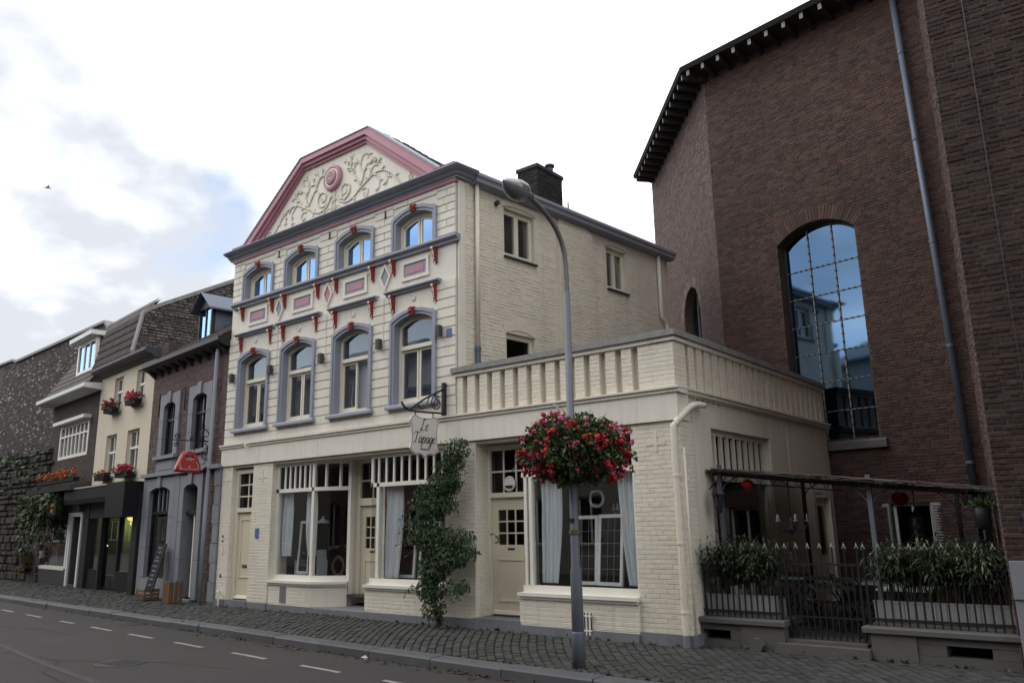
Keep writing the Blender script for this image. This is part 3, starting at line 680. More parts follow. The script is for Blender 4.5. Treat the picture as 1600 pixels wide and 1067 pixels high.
# --- main cornice and gable
CPRF = [(-.05, 7.845), (.075, 7.845), (.075, 7.875), (.13, 7.895), (.15, 7.93), (.23, 7.95), (.28, 7.985), (.28, 8.005), (-.05, 8.012)]     # (overhang, height)
def cornice_sweep():
    sa_, ca_ = math.sin(R(84.6)), math.cos(R(84.6)); sx, sy = -9.30, YF+.02; b = MB(); n = len(CPRF); vs = []
    for d, z in CPRF: vs.append((-16.63, YF-d, z))
    for d, z in CPRF:
        u = (YF-d-sy+ca_*d)/sa_; vs.append((sx+ca_*u+sa_*d, YF-d, z))
    for d, z in CPRF: vs.append((sx+ca_*.30+sa_*d, sy+sa_*.30-ca_*d, z))
    fs = [tuple(range(n)), tuple(range(3*n-1, 2*n-1, -1))]
    for k in (0, n): fs += [(k+i, k+(i+1) % n, k+n+(i+1) % n, k+n+i) for i in range(n)]
    return b.add(vs, fs)
obj('cornice', cornice_sweep(), 'blue_trim', RX)
obj('cornice_fillet', MB().prism([(YF+.05, 7.78), (YF-.055, 7.78), (YF-.065, 7.84), (YF+.05, 7.84)], -16.53, -9.28, 'x'), 'pink', RX)
GI = [(-15.60, 8.0), (-13.93, 9.40), (-11.86, 9.40), (-10.08, 8.0)]
GM = [(-15.86, 8.0), (-13.89, 9.53), (-11.77, 9.53), (-9.80, 8.0)]
GO = [(-16.02, 8.0), (-13.86, 9.62), (-11.72, 9.62), (-9.62, 8.0)]
obj('gable_field', MB().prism([(-15.9, 7.98)]+GM[1:3]+[(-9.8, 7.98)], YF+.02, YF+.28), 'cream', RX)
gp = MB().ring(GI, GM, YF-.03, YF+.25); obj('gable_border', gp, 'pink', RX)
obj('gable_moulding', MB().ring([(a[0]*.55+c[0]*.45, a[1]*.55+c[1]*.45) for a, c in zip(GI, GM)], GO, YF-.085, YF+.2), 'pink', RX)
obj('gable_coping', MB().ring(GM, [(p[0]+(-.05 if i < 2 else .05), p[1]+.03) for i, p in enumerate(GO)], YF-.14, YF+.3), 'pink', RX)
obj('gable_flashing', MB().ring([(p[0]+(-.05 if i < 2 else .05), p[1]+.03) for i, p in enumerate(GO)], [(p[0]+(-.07 if i < 2 else .07), p[1]+.055) for i, p in enumerate(GO)], YF-.16, YF+.34), 'blue_trim', RX)
for a, c in ((-16.42, -15.9), (-9.75, -9.2)):
    obj('gable_return', MB().prism([(YF+.2, 8.03), (YF-.15, 8.03), (YF-.18, 8.10), (YF+.2, 8.12)], a, c, 'x'), 'pink', RX)
# carved scrollwork
def spiral(cx_, cz_, r, a0, turns, sgn):
    n = int(14*turns)+4
    return [(cx_+r*(1-.80*i/n)*math.cos(a0+sgn*6.283*turns*i/n), cz_+r*(1-.80*i/n)*math.sin(a0+sgn*6.283*turns*i/n)) for i in range(n+1)]
GC = -12.90; sc_ = MB(); sc_.sm = True
def vine(pts, r0, r1, leafn=0):
    for s in (-1, 1):
        P = [(GC+s*p[0], YF+.006, p[1]) for p in pts]; n = len(P)
        sc_.tube(P, [(r0+(r1-r0)*i/(n-1))*.88 for i in range(n)], 6, True, .6)
        for k in range(leafn):
            i = int((k+1)*(n-1)/(leafn+1)); t = Vector(P[min(i+1, n-1)])-Vector(P[max(i-1, 0)]); t.normalize()
            side = Vector((t.z, 0, -t.x))*(1 if k % 2 else -1); d = (t*.7+side).normalized(); l = random.uniform(.08, .135)
            q = [Vector(P[i])+d*l*u_+t*l*.25*math.sin(u_*2.4) for u_ in (0, .3, .6, .85, 1)]
            sc_.tube(q, [.009, .017, .021, .017, .005], 6, True, .6)
vine(spline([(.10, 8.52), (.24, 8.33), (.50, 8.27), (.78, 8.40), (.93, 8.64), (1.00, 8.86), (1.16, 8.98)], 6), .030, .014, 4)
vine(spline([(.78, 8.40), (1.06, 8.55), (1.34, 8.66), (1.62, 8.62), (1.86, 8.46), (2.02, 8.30)], 6), .027, .014, 5)
vine(spline([(1.88, 8.44), (2.06, 8.24), (2.24, 8.15), (2.36, 8.18)], 6)+spiral(2.34, 8.25, .075, -1.2, 1.1, 1), .020, .010, 2)
vine(spiral(.37, 8.56, .21, -2.4, 1.5, 1), .026, .011, 2)
vine(spline([(.86, 8.52), (.72, 8.74), (.58, 8.92), (.54, 9.10), (.62, 9.30)], 6), .023, .010, 5)
vine(spline([(.58, 8.96), (.46, 9.08), (.36, 9.26)], 6), .018, .009, 3)
vine(spline([(.96, 8.76), (.86, 8.94), (.90, 9.12), (1.02, 9.20), (1.10, 9.12), (1.05, 9.04)], 6), .019, .009, 3)
vine(spline([(1.12, 8.58), (1.22, 8.78), (1.36, 8.86), (1.50, 8.82)], 6), .018, .009, 3)
vine(spiral(1.02, 8.30, .13, 2.4, 1.1, -1), .019, .009, 1)
vine(spline([(1.30, 8.66), (1.46, 8.48), (1.44, 8.30), (1.34, 8.24)], 6), .018, .009, 2)
vine(spline([(1.66, 8.60), (1.70, 8.44), (1.64, 8.28)], 6), .015, .008, 2)
vine(spline([(.66, 8.36), (.70, 8.20), (.62, 8.12)], 5), .015, .008, 1)
vine(spline([(.60, 8.92), (.70, 9.02), (.76, 9.16)], 5), .015, .008, 2)
vine(spline([(.03, 8.10), (.05, 8.3), (.02, 8.48), (.12, 8.60)], 5), .018, .009, 3)
vine(spline([(.05, 8.22), (.16, 8.28), (.24, 8.20)], 5), .014, .008, 0)
vine(spline([(.05, 8.12), (.16, 8.17), (.26, 8.10)], 5), .014, .008, 0)
for s in (-1, 1):                                                  # flower in each half
    fx, fz = GC+s*1.24, 8.90
    for k in range(9):
        a = .2+k*.34; q = [Vector((fx+math.cos(a)*u_, YF+.004, fz+math.sin(a)*u_)) for u_ in (.03, .07, .11, .13)]; sc_.tube(q, [.008, .018, .024, .012], 6, True, .7)
obj('scrollwork', sc_, 'relief', RX)
md = obj('medallion', MB().lathe([(.29, 0), (.295, .035), (.275, .07), (.235, .085), (.215, .07)], (GC-.02, YF+.02, 8.93), 28, (0,-1,0)), 'pink', RX)
obj('medallion_ring', MB().lathe([(.218, .06), (.212, .078), (.18, .078), (.17, .06)], (GC-.02, YF+.02, 8.93), 28, (0,-1,0)), 'cream', md)
obj('medallion_disc', MB().lathe([(.172, .05), (.165, .10), (.135, .115), (.01, .115)], (GC-.02, YF+.02, 8.93), 28, (0,-1,0)), 'pink', md)
mg = MB()
for k in range(12): 
    a = k*.5236; mg.tube([(GC-.02+math.cos(a+.0)*.035, YF-.098, 8.93+math.sin(a)*.035), (GC-.02+math.cos(a+.3)*.075, YF-.104, 8.93+math.sin(a+.3)*.075), (GC-.02+math.cos(a)*.115, YF-.098, 8.93+math.sin(a)*.115)], .009, 5)
mg.lathe([(.13, .11), (.13, .122), (.12, .122), (.12, .11)], (GC-.02, YF+.02, 8.93), 24, (0,-1,0))
obj('monogram', mg, 'relief', md)
# --- side wall (not square to the front), its openings, pipes and gutter
SA = R(84.6); SO = (-9.30, YF+.02, 0); sca, ssa = math.cos(SA), math.sin(SA)
def sp(u, v, z): return (SO[0]+sca*u-ssa*v, SO[1]+ssa*u+sca*v, z)      # u along the wall, v inwards
SH = [(1.20, 2.05, 6.66, 7.62), (4.42, 5.14, 6.66, 7.60), (1.22, 2.0, 4.0, 5.12)]
def side_mesh(b): return b.tf(Matrix.Translation(SO) @ Matrix.Rotation(SA, 4, 'Z'))
sw = obj('side_wall', side_mesh(wall_cells(MB(), .0, 6.75, 3.4, 8.0, SH, 0, .3)), 'cream_joint', RX)
def cutS(u, z): return any(h[0]-.02 < u < h[1]+.02 and h[2]-.02 < z < h[3]+.02 for h in SH) or (2.72 < u < 3.86 and z < 7.72)
rows = lay_bricks(.17, 6.72, 3.42, 7.90, .205, .057, .008, cutS, jit=.12)
brick_field(sw, rows, SO, SA, .004, 'side_brick', off=.0035, ch=.008, tilt=.016)
obj('chimney_breast', side_mesh(MB().box(2.74, 3.84, -.085, .05, 3.4, 7.70).prism([(2.74, 7.70), (3.84, 7.70), (3.78, 7.80), (2.80, 7.80)], -.05, .05)), 'cream_joint', RX)
cbp = RX.children[-1]
rows = lay_bricks(2.74, 3.84, 3.42, 7.68, .205, .057, .010, jit=.08)
brick_field(cbp, rows, sp(0, -.085, 0), SA, .004, 'side_brick', off=.003, ch=.006, tilt=.010)
obj('corner_strip', side_mesh(MB().box(0.0, .16, -.03, .05, 3.4, 7.8)), 'cream', RX)
for k, (u0, u1, z0, z1) in enumerate(SH):
    f = side_mesh(MB().box(u0, u0+.07, .08, .16, z0, z1).box(u1-.07, u1, .08, .16, z0, z1).box(u0+.07, u1-.07, .08, .16, z1-.09, z1).box(u0+.07, u1-.07, .08, .16, z0, z0+.08))
    wn = obj('window', f, 'cream_paint', RX)
    if k < 2:
        mid = (u0+u1)/2
        obj('mullion', side_mesh(MB().box(mid-.055, mid+.055, .085, .155, z0+.08, z1-.09)), 'cream_paint', wn)
        for a, c in ((u0+.07, mid-.055), (mid+.055, u1-.07)): obj('pane', side_mesh(MB().box(a, c, .12, .125, z0+.08, z1-.09)), 'glass_mid', wn)
        obj('sill', side_mesh(MB().box(u0-.02, u1+.05, -.05, .12, z0-.06, z0-.025)), 'shop_grey', wn)
        obj('sill_board', side_mesh(MB().box(u0, u1, -.03, .12, z0-.022, z0+.0)), 'cream_paint', wn)
        obj('lintel_arch', side_mesh(MB().ring(arch(u0-.06, u1+.06, z1+.01, z1+.07, 8), arch(u0-.08, u1+.08, z1+.10, z1+.16, 8), -.025, .02)), 'side_brick', wn)
    else: obj('pane', side_mesh(MB().box(u0+.07, u1-.07, .12, .125, z0+.08, z1-.09)), 'glass_dark', wn)
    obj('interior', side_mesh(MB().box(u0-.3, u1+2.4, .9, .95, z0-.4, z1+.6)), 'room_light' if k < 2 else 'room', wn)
obj('arch_head', side_mesh(MB().ring(arch(1.18, 2.04, 5.10, 5.20, 8), arch(1.12, 2.1, 5.28, 5.40, 8), -.012, .1)), 'side_brick', RX)
gt = [(-.02, 7.80), (-.19, 7.84), (-.20, 7.90), (-.24, 7.94), (-.24, 8.0), (.3, 8.01)]
g = MB().prism([( p[0], p[1]) for p in gt], .31, 6.95, 'x'); obj('side_gutter', side_mesh(g), 'blue_trim', RX)
P1 = MB(); P1.sm = True; P1.tube([sp(.42, -.075, 7.82), sp(.42, -.075, 4.72)], .04, 10)
dp = obj('downpipe', P1, 'cream_low', RX); obj('pipe_foot', MB().tube([sp(.42, -.075, 4.72), sp(.42, -.075, 4.2)], .046, 10).tube([sp(.42, -.075, 4.70), sp(.42, -.075, 4.64)], .055, 10), 'zinc', dp)
P1 = MB(); P1.sm = True; P1.tube([sp(6.38, -.075, 7.82), sp(6.38, -.075, 6.30), sp(6.42, -.075, 6.26), sp(6.55, -.075, 6.22), sp(6.58, -.075, 6.1), sp(6.58, -.075, 4.2)], .045, 10); obj('downpipe', P1, 'cream_low', RX)
obj('wall_camera', MB().lathe([(.04, 0), (.05, .05), (.045, .1), (.03, .1)], sp(.98, 0, 7.62), 10, (.9,-.3,0)), 'iron', RX)
# --- roof and chimney
rf = MB().prism([(p[0]+(.12 if i == 0 else -.12 if i == 3 else 0), p[1]+(-.02 if i in (0, 3) else .05)) for i, p in enumerate(GO)], YF+.3, YF+6.6); roof = obj('roof', rf, 'slate', RX)
b = MB()
for k in range(10):                                               # slates showing above the right hand rake
    t0, t1 = k/10, (k+1)/10+.01; A, B_ = Vector((-11.72, 0, 9.72)), Vector((-9.85, 0, 8.28)); p, q = A.lerp(B_, t0), A.lerp(B_, t1)
    for j in range(3): obj('slate', MB().add([(p.x, YF+.34+j*.28, p.z+.012), (q.x, YF+.34+j*.28, q.z+.028), (q.x, YF+.61+j*.28, q.z+.028), (p.x, YF+.61+j*.28, p.z+.012), (q.x, YF+.34+j*.28, q.z-.03), (p.x, YF+.34+j*.28, p.z-.03)], [(0,1,2,3),(5,4,1,0)]), 'slate', roof)
ch = obj('chimney', MB().box(-9.98, -9.45, 12.74, 13.66, 7.9, 9.16), 'soot_brick', RX)
for (o0, an, l) in (((-9.45, 12.74, 0), R(90), .92), ((-9.98, 12.74, 0), 0, .53)):
    brick_field(ch, lay_bricks(0, l, 8.0, 9.08, .2, .056, .012), o0, an, .008, 'soot_brick', off=.004)
obj('chimney_cap', MB().box(-10.01, -9.42, 12.71, 13.69, 9.08, 9.16), 'soot_brick', ch)
cp = MB(); cp.sm = True; cp.lathe([(.07, 0), (.075, .12), (.075, .2), (.11, .2), (.11, .24), (.02, .26)], (-9.6, 13.42, 9.16), 12); obj('chimney_pot', cp, 'zinc', ch)
cp = MB(); cp.sm = True; cp.lathe([(.10, 0), (.10, .18), (.06, .2), (.06, .32), (.13, .34), (.12, .42), (.02, .50), (.015, .66)], (-9.5, 13.95, 8.0), 12); obj('flue', cp, 'iron', RX)
obj('flue_base', MB().box(-9.8, -9.4, 13.70, 14.35, 7.95, 8.22), 'soot_brick', RX)
# ---------------------------------------------------------------- ground floor
# fascia band running the whole length
fas = obj('fascia', MB().box(-16.53, -5.10, YF-.045, YF+.3, 2.985, 3.36), 'cream', RX)
obj('band_moulding', MB().prism([(YF+.2, 3.36), (YF-.055, 3.36), (YF-.075, 3.375), (YF-.075, 3.39), (YF-.055, 3.40), (YF-.10, 3.425), (YF-.10, 3.455), (YF+.2, 3.475)], -16.57, -5.05, 'x'), 'cream', RX)
obj('spandrel', MB().box(-16.50, -9.33, YF-.022, YF, 3.475, 3.63), 'cream', RX)
obj('soffit', MB().box(-16.5, -5.2, YF+.02, YF+1.6, 2.93, 2.985), 'cream_low', RX)
# plinth
for a, c, y in ((-16.52, -16.1, YF-.03), (-15.30, -14.6, YF-.03), (-9.60, -8.88, YF-.03), (-5.90, -5.08, YF-.035)):
    obj('plinth', MB().box(a, c, y, YF+.35, -.05, .125+random.uniform(0, .02)), 'plinth', RX)
# brick piers
PIERS = [(-16.50, -16.10), (-15.30, -14.60), (-9.58, -8.90), (-5.88, -5.12)]
allrows = []
for a, c in PIERS:
    pr_ = obj('pier', MB().box(a, c, YF, YF+.45, .05, 2.99), 'cream_joint', RX)
    rows = lay_bricks(a, c, .14, 2.97, .205, .058, .006, jit=.05); allrows += rows
    r1_ = lay_bricks(0, .42, .14, 2.97, .205, .058, .006, jit=.05)
    brick_field(pr_, r1_, (c, YF, 0), R(90), .004, 'cream_brick', off=.002, ch=.005)
    obj('groove_cross', MB().box((a+c)/2-.16, (a+c)/2+.16, YF-.010, YF+.001, 2.66, 2.70).box((a+c)/2-.02, (a+c)/2+.02, YF-.011, YF+.001, 2.56, 2.84), 'cream_low', pr_)
    if a > -6.5 or a < -16: continue
brick_field(pr_, allrows, (0, YF, 0), 0, .0033, 'cream_brick', off=.0015, ch=.005, tilt=.008, single=150, full=(.205, .058), massname='brickwork')
# terrace parapet with its brick balusters
SLX = [-9.16+.2745*k-.0 for k in range(14)]; SLX = [-9.12+i*.2795 for i in range(13)]
par = obj('parapet', MB().box(-9.31, -5.14, YF+.10, YF+.34, 3.45, 4.14), 'cream_joint', RX)
edges = [-9.31]+[e for x in SLX for e in (x-.055, x+.055)]+[-5.14]
prow = []
for i in range(0, len(edges), 2):
    a, c = edges[i], edges[i+1]
    bl_ = obj('baluster', MB().box(a, c, YF-.001, YF+.12, 3.47, 4.12), 'cream_brick', par)
    prow += lay_bricks(a, c, 3.50, 4.10, .205 if c-a > .3 else (c-a), .056, .009)
brick_field(par, prow, (0, YF-.001, 0), 0, .004, 'cream_brick', off=.002, ch=.006, tilt=.01, single=150, full=(SLX[1]-SLX[0]-.11, .056))
obj('parapet_rail', MB().box(-9.33, -5.12, YF-.035, YF+.36, 4.12, 4.185), 'cream', RX)
x = -9.40
while x < -5.1:                                                   # coping stones
    l = min(1.05, -5.07-x); obj('coping', MB().box(x, x+l-.006, YF-.075, YF+.38, 4.185, 4.275+random.uniform(-.004, .004)), 'coping', RX); x += l
# side of the terrace wing
TX = -5.14
TE = 16.46
def ts(b):          # (u along +Y, v outwards -> -, z): local frame of the side wall
    return b.tf(Matrix.Translation((TX, 0, 0)) @ Matrix.Rotation(R(90), 4, 'Z'))
sd_ = obj('terrace_side_wall', ts(wall_cells(MB(), YF+.02, TE, 0, 3.36, [(11.1, 13.4, .55, 2.95), (15.4, 16.30, .1, 2.05)], 0, .3)), 'cream_low', RX)
obj('band_moulding', ts(MB().prism([(.2, 3.36), (-.055, 3.36), (-.075, 3.375), (-.075, 3.39), (-.055, 3.40), (-.10, 3.425), (-.10, 3.455), (.2, 3.475)], YF-.05, TE+.02, 'x')), 'cream', RX)
par2 = obj('parapet', ts(MB().box(YF+.02, TE, .10, .34, 3.45, 4.14)), 'cream_joint', RX)
edges = [YF+.0]; y = YF+.42
while y < TE-.2: edges += [y-.045, y+.045]; y += .272
edges.append(TE-.02); prow = []
for i in range(0, len(edges), 2):
    a, c = edges[i], edges[i+1]; obj('baluster', ts(MB().box(a, c, -.001, .12, 3.47, 4.12)), 'side_brick', par2)
    prow += lay_bricks(a, c, 3.50, 4.10, (c-a), .056, .009)
brick_field(par2, prow, (TX+.001, 0, 0), R(90), .004, 'side_brick', off=.002, ch=.006, tilt=.01)
obj('parapet_rail', ts(MB().box(YF-.03, TE+.0, -.035, .36, 4.12, 4.184)), 'cream', RX)
y = YF-.07
while y < TE:
    l = min(1.05, TE+.02-y); obj('coping', ts(MB().box(y, y+l-.006, -.075, .38, 4.185, 4.272+random.uniform(-.004, .004))), 'coping', RX); y += l
obj('terrace_roof', MB().box(-9.2, TX-.3, YF+.34, TE, 3.3, 3.42), 'slate', RX)
b = MB(); y = YF+.5
while y < TE-.1: b.ball((TX+.05, y, 3.335), .018, 6, 4); y += .17
obj('festoon_bulbs', b, 'tip_grey', RX, kind='stuff')
obj('festoon_cable', MB().tube([(TX+.03, YF+.2, 3.35), (TX+.03, TE-.1, 3.35)], .007, 5).tube([(TX+.012, YF+.42, 3.35), (TX+.012, YF+.42, 0.9)], .006, 5).tube([(TX+.012, 14.2, 3.35), (TX+.012, 14.2, 2.2)], .008, 5), 'cream_low', RX)
# side window: louvred light over a wide pane
sv = obj('window', ts(MB().box(11.1, 11.18, .10, .18, .55, 2.95).box(13.32, 13.4, .10, .18, .55, 2.95).box(11.18, 13.32, .10, .18, 2.87, 2.95).box(11.18, 13.32, .09, .18, 2.18, 2.28).box(11.18, 13.32, .10, .18, .55, .64)), 'cream_paint', RX)
for k in range(8): obj('glazing_bar', ts(MB().box(11.40+k*.235, 11.465+k*.235, .10, .15, 2.28, 2.87)), 'cream_paint', sv)
obj('pane', ts(MB().box(11.18, 13.32, .15, .155, .64, 2.18)), 'glass_shop', sv); obj('pane', ts(MB().box(11.18, 13.32, .16, .165, 2.28, 2.87)), 'glass_dark', sv)
obj('sill', ts(MB().box(11.02, 13.48, -.06, .12, .47, .545)), 'cream_paint', sv)
dr = obj('side_door', ts(MB().box(15.45, 16.25, .10, .15, .1, 2.0)), 'door_paint', RX)
obj('pane', ts(MB().box(15.6, 16.1, .09, .1, .95, 1.85)), 'glass_dark', dr); obj('frame', ts(MB().box(15.36, 15.45, .0, .16, .1, 2.1).box(16.25, 16.34, 0, .16, .1, 2.1).box(15.45, 16.25, 0, .16, 2.0, 2.1)), 'cream_paint', dr)
# rainwater pipe turning round the corner
P1 = MB(); P1.sm = True; P1.tube(spline([(TX+.10, 10.72, 3.24), (TX+.10, 10.35, 3.20), (TX+.06, 10.12, 3.06), (-5.14, 9.985, 2.92), (-5.165, 9.97, 2.76), (-5.165, 9.97, 1.4), (-5.165, 9.97, -.02)], 5), .046, 12); rp = obj('rainwater_pipe', P1, 'cream_low', RX)
for z in (.42, 1.3, 2.2): obj('pipe_bracket', MB().lathe([(.054, 0), (.054, .03)], (-5.165, 9.97, z), 12), 'cream_low', rp)
obj('pipe_foot', MB().lathe([(.05, 0), (.05, .16)], (-5.165, 9.97, -.01), 12), 'plinth', rp)
P1 = MB(); P1.sm = True; P1.tube([(TX+.03, 10.13, 2.6), (TX+.03, 10.13, 0)], .02, 8); obj('conduit', P1, 'cream_low', RX)
# --- shop windows
YG = 10.20
def curved_base(b, pts, z0, z1, out, inn=.25):
    """wall following a plan polyline with mitred corners, out = overhang towards the street"""
    V = [Vector((*p, 0)) for p in pts]; ns = []
    for i in range(len(V)):
        d0 = (V[i]-V[i-1]).normalized() if i else None; d1 = (V[i+1]-V[i]).normalized() if i < len(V)-1 else None
        n0, n1 = [Vector((d.y, -d.x, 0)) if d else None for d in (d0, d1)]
        ns.append((n0+n1)/(1+n0.dot(n1)) if n0 and n1 else (n0 or n1))
    vs = []
    for p, n in zip(V, ns):
        o_, i_ = p+n*out, p-n*inn; vs += [(o_.x, o_.y, z0), (o_.x, o_.y, z1), (i_.x, i_.y, z1), (i_.x, i_.y, z0)]
    m_ = len(V); fs = [(0,1,2,3), (4*m_-1, 4*m_-2, 4*m_-3, 4*m_-4)]
    for i in range(m_-1): fs += [(4*i+k, 4*i+4+k, 4*i+4+(k+1) % 4, 4*i+(k+1) % 4) for k in range(4)]
    return b.add(vs, fs)
BAY1 = [(-14.60, YG), (-13.34, YG)]
BEND = [(-13.34, YG)]+[(-13.34+.68*i/8, YG+.36*(i/8)**1.5) for i in range(1, 9)]
def shopfront(nm, plan, bars, posts, zt=2.33, bend=None):
    full = plan if not bend else plan+bend[1:]
    base = obj('stall_riser', curved_base(MB(), full, .10, .52, .13), 'cream_brick', RX)
    if nm != 'x':
        a, c = plan[0][0], plan[-1][0]
        brick_field(base, lay_bricks(a, c, .13, .51, .205, .058, .006), (0, plan[0][1]-.13, 0), 0, .0033, 'cream_brick', off=.0015, ch=.005, tilt=.008)
    obj('plinth', curved_base(MB(), full, -.05, .115, .16), 'plinth', RX)
    w = obj('shop_window', curved_base(MB(), full, .585, .69, .03, .05), 'white_paint', RX)
    obj('sill', curved_base(curved_base(MB(), full, .50, .54, .16, .06), full, .541, .59, .19, .06), 'white_paint', w)
    obj('transom', curved_base(MB(), full, zt, zt+.075, .035, .05), 'white_paint', w)
    obj('head_rail', curved_base(MB(), full, 2.86, 2.95, .03, .05), 'white_paint', w)
    for (x, y), (z0, z1), wd in posts:
        obj('post', MB().box(x-wd/2, x+wd/2, y-.035, y+.05, z0, z1), 'white_paint', w)
    for x, y in bars: obj('glazing_bar', MB().box(x-.022, x+.022, y-.025, y+.03, zt+.075, 2.86), 'white_paint', w)
    a, c = plan[0], plan[-1]
    obj('pane', MB().box(a[0], c[0], a[1]+.0, a[1]+.006, .69, zt), 'glass_shop', w)
    obj('pane', MB().box(a[0], c[0], a[1]+.0, a[1]+.006, zt+.075, 2.86), 'glass_dark', w)
    if bend:
        for z0, z1, mm in ((.69, zt, 'glass_shop'), (zt+.075, 2.86, 'glass_dark')):
            b = MB()
            for p, q in zip(bend[:-1], bend[1:]): b.add([(*p, z0), (*q, z0), (*q, z1), (*p, z1)], [(0,1,2,3)])
            b.sm = True; obj('pane', b, mm, w)
    return w
b1 = [(-14.60+.0+.158*(k+1)+.06, YG) for k in range(6)]+[BEND[3], BEND[5]]
w1 = shopfront('bay', BAY1, [(-14.32+.165*k, YG) for k in range(6)]+[BEND[3], BEND[6]], [((-14.555, YG), (.69, 2.86), .09), ((-13.36, YG), (.69, 2.86), .075), (BEND[-1], (.1, 2.95), .09)], 2.33, BEND)
w2 = shopfront('bay', [(-11.62, YG), (-9.58, YG)], [(-11.42+.205*k, YG) for k in range(9)], [((-11.585, YG), (2.33, 2.86), .06), ((-11.42, YG), (.69, 2.4), .07), ((-9.63, YG), (.69, 2.86), .09)], 2.33)
w3 = shopfront('bay', [(-7.97, YG-.06), (-5.88, YG-.06)], [(-7.86+.25*k, YG-.06) for k in range(8)], [((-7.90, YG-.06), (.69, 2.86), .05), ((-7.80, YG-.06), (.69, 2.4), .055), ((-5.91, YG-.06), (.69, 2.86), .05)], 2.33)
obj('return_wall', MB().box(-11.78, -11.62, YG+.04, 10.68, .1, .6), 'cream_low', RX)
obj('return_glazing', MB().add([(-11.63, YG, .69), (-11.74, 10.66, .69), (-11.74, 10.66, 2.86), (-11.63, YG, 2.86)], [(0,1,2,3)]), 'glass_shop', RX)
obj('return_wall', MB().box(-8.02, -7.93, YG+.04, 10.5, .1, .69), 'cream_low', RX)
obj('return_glazing', MB().add([(-7.95, YG, .69), (-7.99, 10.45, .69), (-7.99, 10.45, 2.86), (-7.95, YG, 2.86)], [(0,1,2,3)]), 'glass_shop', RX)
gr = obj('air_grate', MB().box(-6.86, -6.66, YG-.212, YG-.185, .06, .35), 'room', RX)
for k in range(4): obj('grate_bar', MB().box(-6.85+k*.055, -6.83+k*.055, YG-.235, YG-.215, .05, .36), 'white_paint', gr)
for z in (.1, .3): obj('grate_bar', MB().box(-6.88, -6.64, YG-.236, YG-.216, z, z+.02), 'white_paint', gr)
obj('service_hatch', MB().box(-14.18, -13.98, YG-.142, YG-.12, .16, .47), 'plinth', RX)
# --- doors
def door(x0, x1, y, z0, z1, fan, grid, light=None, fcol='cream_paint', dcol='door_paint'):
    fr_ = obj('door_frame', MB().box(x0-.09, x0, y-.05, y+.09, z0, fan[1]+.09).box(x1, x1+.09, y-.05, y+.09, z0, fan[1]+.09).box(x0, x1, y-.05, y+.09, fan[1], fan[1]+.09).box(x0, x1, y-.06, y+.09, z1, fan[0]), fcol, RX)
    nx, nz = grid
    for i in range(1, nx): obj('glazing_bar', MB().box(x0+(x1-x0)*i/nx-.014, x0+(x1-x0)*i/nx+.014, y-.01, y+.02, fan[0], fan[1]), fcol, fr_)
    for j in range(1, nz): obj('glazing_bar', MB().box(x0, x1, y-.012, y+.022, fan[0]+(fan[1]-fan[0])*j/nz-.014, fan[0]+(fan[1]-fan[0])*j/nz+.014), fcol, fr_)
    obj('fanlight', MB().box(x0, x1, y+.004, y+.008, fan[0], fan[1]), 'glass_dark', fr_)
    d = obj('door', MB(), dcol, RX); lz = light
    holes = [(x0+.13, x1-.13, lz[0], lz[1])] if lz else []
    d.data = wall_cells(MB(), x0+.005, x1-.005, z0+.005, z1-.005, holes, y, y+.05).mesh('door', ORG[d.name]); d.data.materials.append(MT[dcol])
    if lz:
        obj('pane', MB().box(x0+.13, x1-.13, y+.025, y+.03, lz[0], lz[1]), 'glass_dark', d)
        for i in range(1, 3): obj('glazing_bar', MB().box(x0+.13+(x1-x0-.26)*i/3-.012, x0+.13+(x1-x0-.26)*i/3+.012, y+.005, y+.024, lz[0], lz[1]), dcol, d)
        for i in range(1, 3): obj('glazing_bar', MB().box(x0+.13, x1-.13, y+.004, y+.023, lz[0]+(lz[1]-lz[0])*i/3-.012, lz[0]+(lz[1]-lz[0])*i/3+.012), dcol, d)
        pz = (z0+.22, lz[0]-.22)
        obj('letter_slot', MB().box((x0+x1)/2-.07, (x0+x1)/2+.07, y-.008, y, lz[0]-.08, lz[0]-.05), 'iron', d)
    else: pz = (z0+.45, z1-.15)
    p_ = [(x0+.12, pz[0]), (x1-.12, pz[0]), (x1-.12, pz[1]), (x0+.12, pz[1]), (x0+.12, pz[0])]; q_ = [(x0+.145, pz[0]+.025), (x1-.145, pz[0]+.025), (x1-.145, pz[1]-.025), (x0+.145, pz[1]-.025), (x0+.145, pz[0]+.025)]
    obj('door_moulding', MB().ring(q_, p_, y-.016, y+.001), dcol, d)
    obj('weather_bar', MB().prism([(y-.05, z0+.03), (y, z0+.03), (y, z0+.09), (y-.03, z0+.07)], x0+.02, x1-.02, 'x'), dcol, d)
    return d
dA = door(-15.99, -15.32, YF+.15, .14, 1.97, (2.06, 2.80), (2, 3))
obj('letter_plate', MB().box(-15.76, -15.59, YF+.138, YF+.15, .80, .86), 'iron', dA)
obj('letter_tag', MB().box(-15.73, -15.705, YF+.132, YF+.138, .82, .84).box(-15.65, -15.63, YF+.132, YF+.138, .82, .84), 'paper', dA)
dB = door(-12.53, -11.86, 10.74, .17, 2.02, (2.16, 2.85), (2, 2), (1.20, 1.80))
dC = door(-8.85, -8.05, 10.42, .17, 2.04, (2.12, 2.82), (3, 2), (1.28, 1.84))
obj('step', MB().box(-16.12, -15.28, YF-.03, YF+.4, -.05, .14), 'plinth', RX)
obj('step', MB().add([(-13.3, YG-.14, -.05), (-11.58, YG-.14, -.05), (-11.75, 10.78, -.05), (-12.8, 10.78, -.05), (-13.3, YG-.14, .10), (-11.58, YG-.14, .10), (-11.75, 10.78, .15), (-12.8, 10.78, .15)], [(0,3,2,1),(4,5,6,7),(0,1,5,4),(1,2,6,5),(2,3,7,6),(3,0,4,7)]), 'plinth', RX)
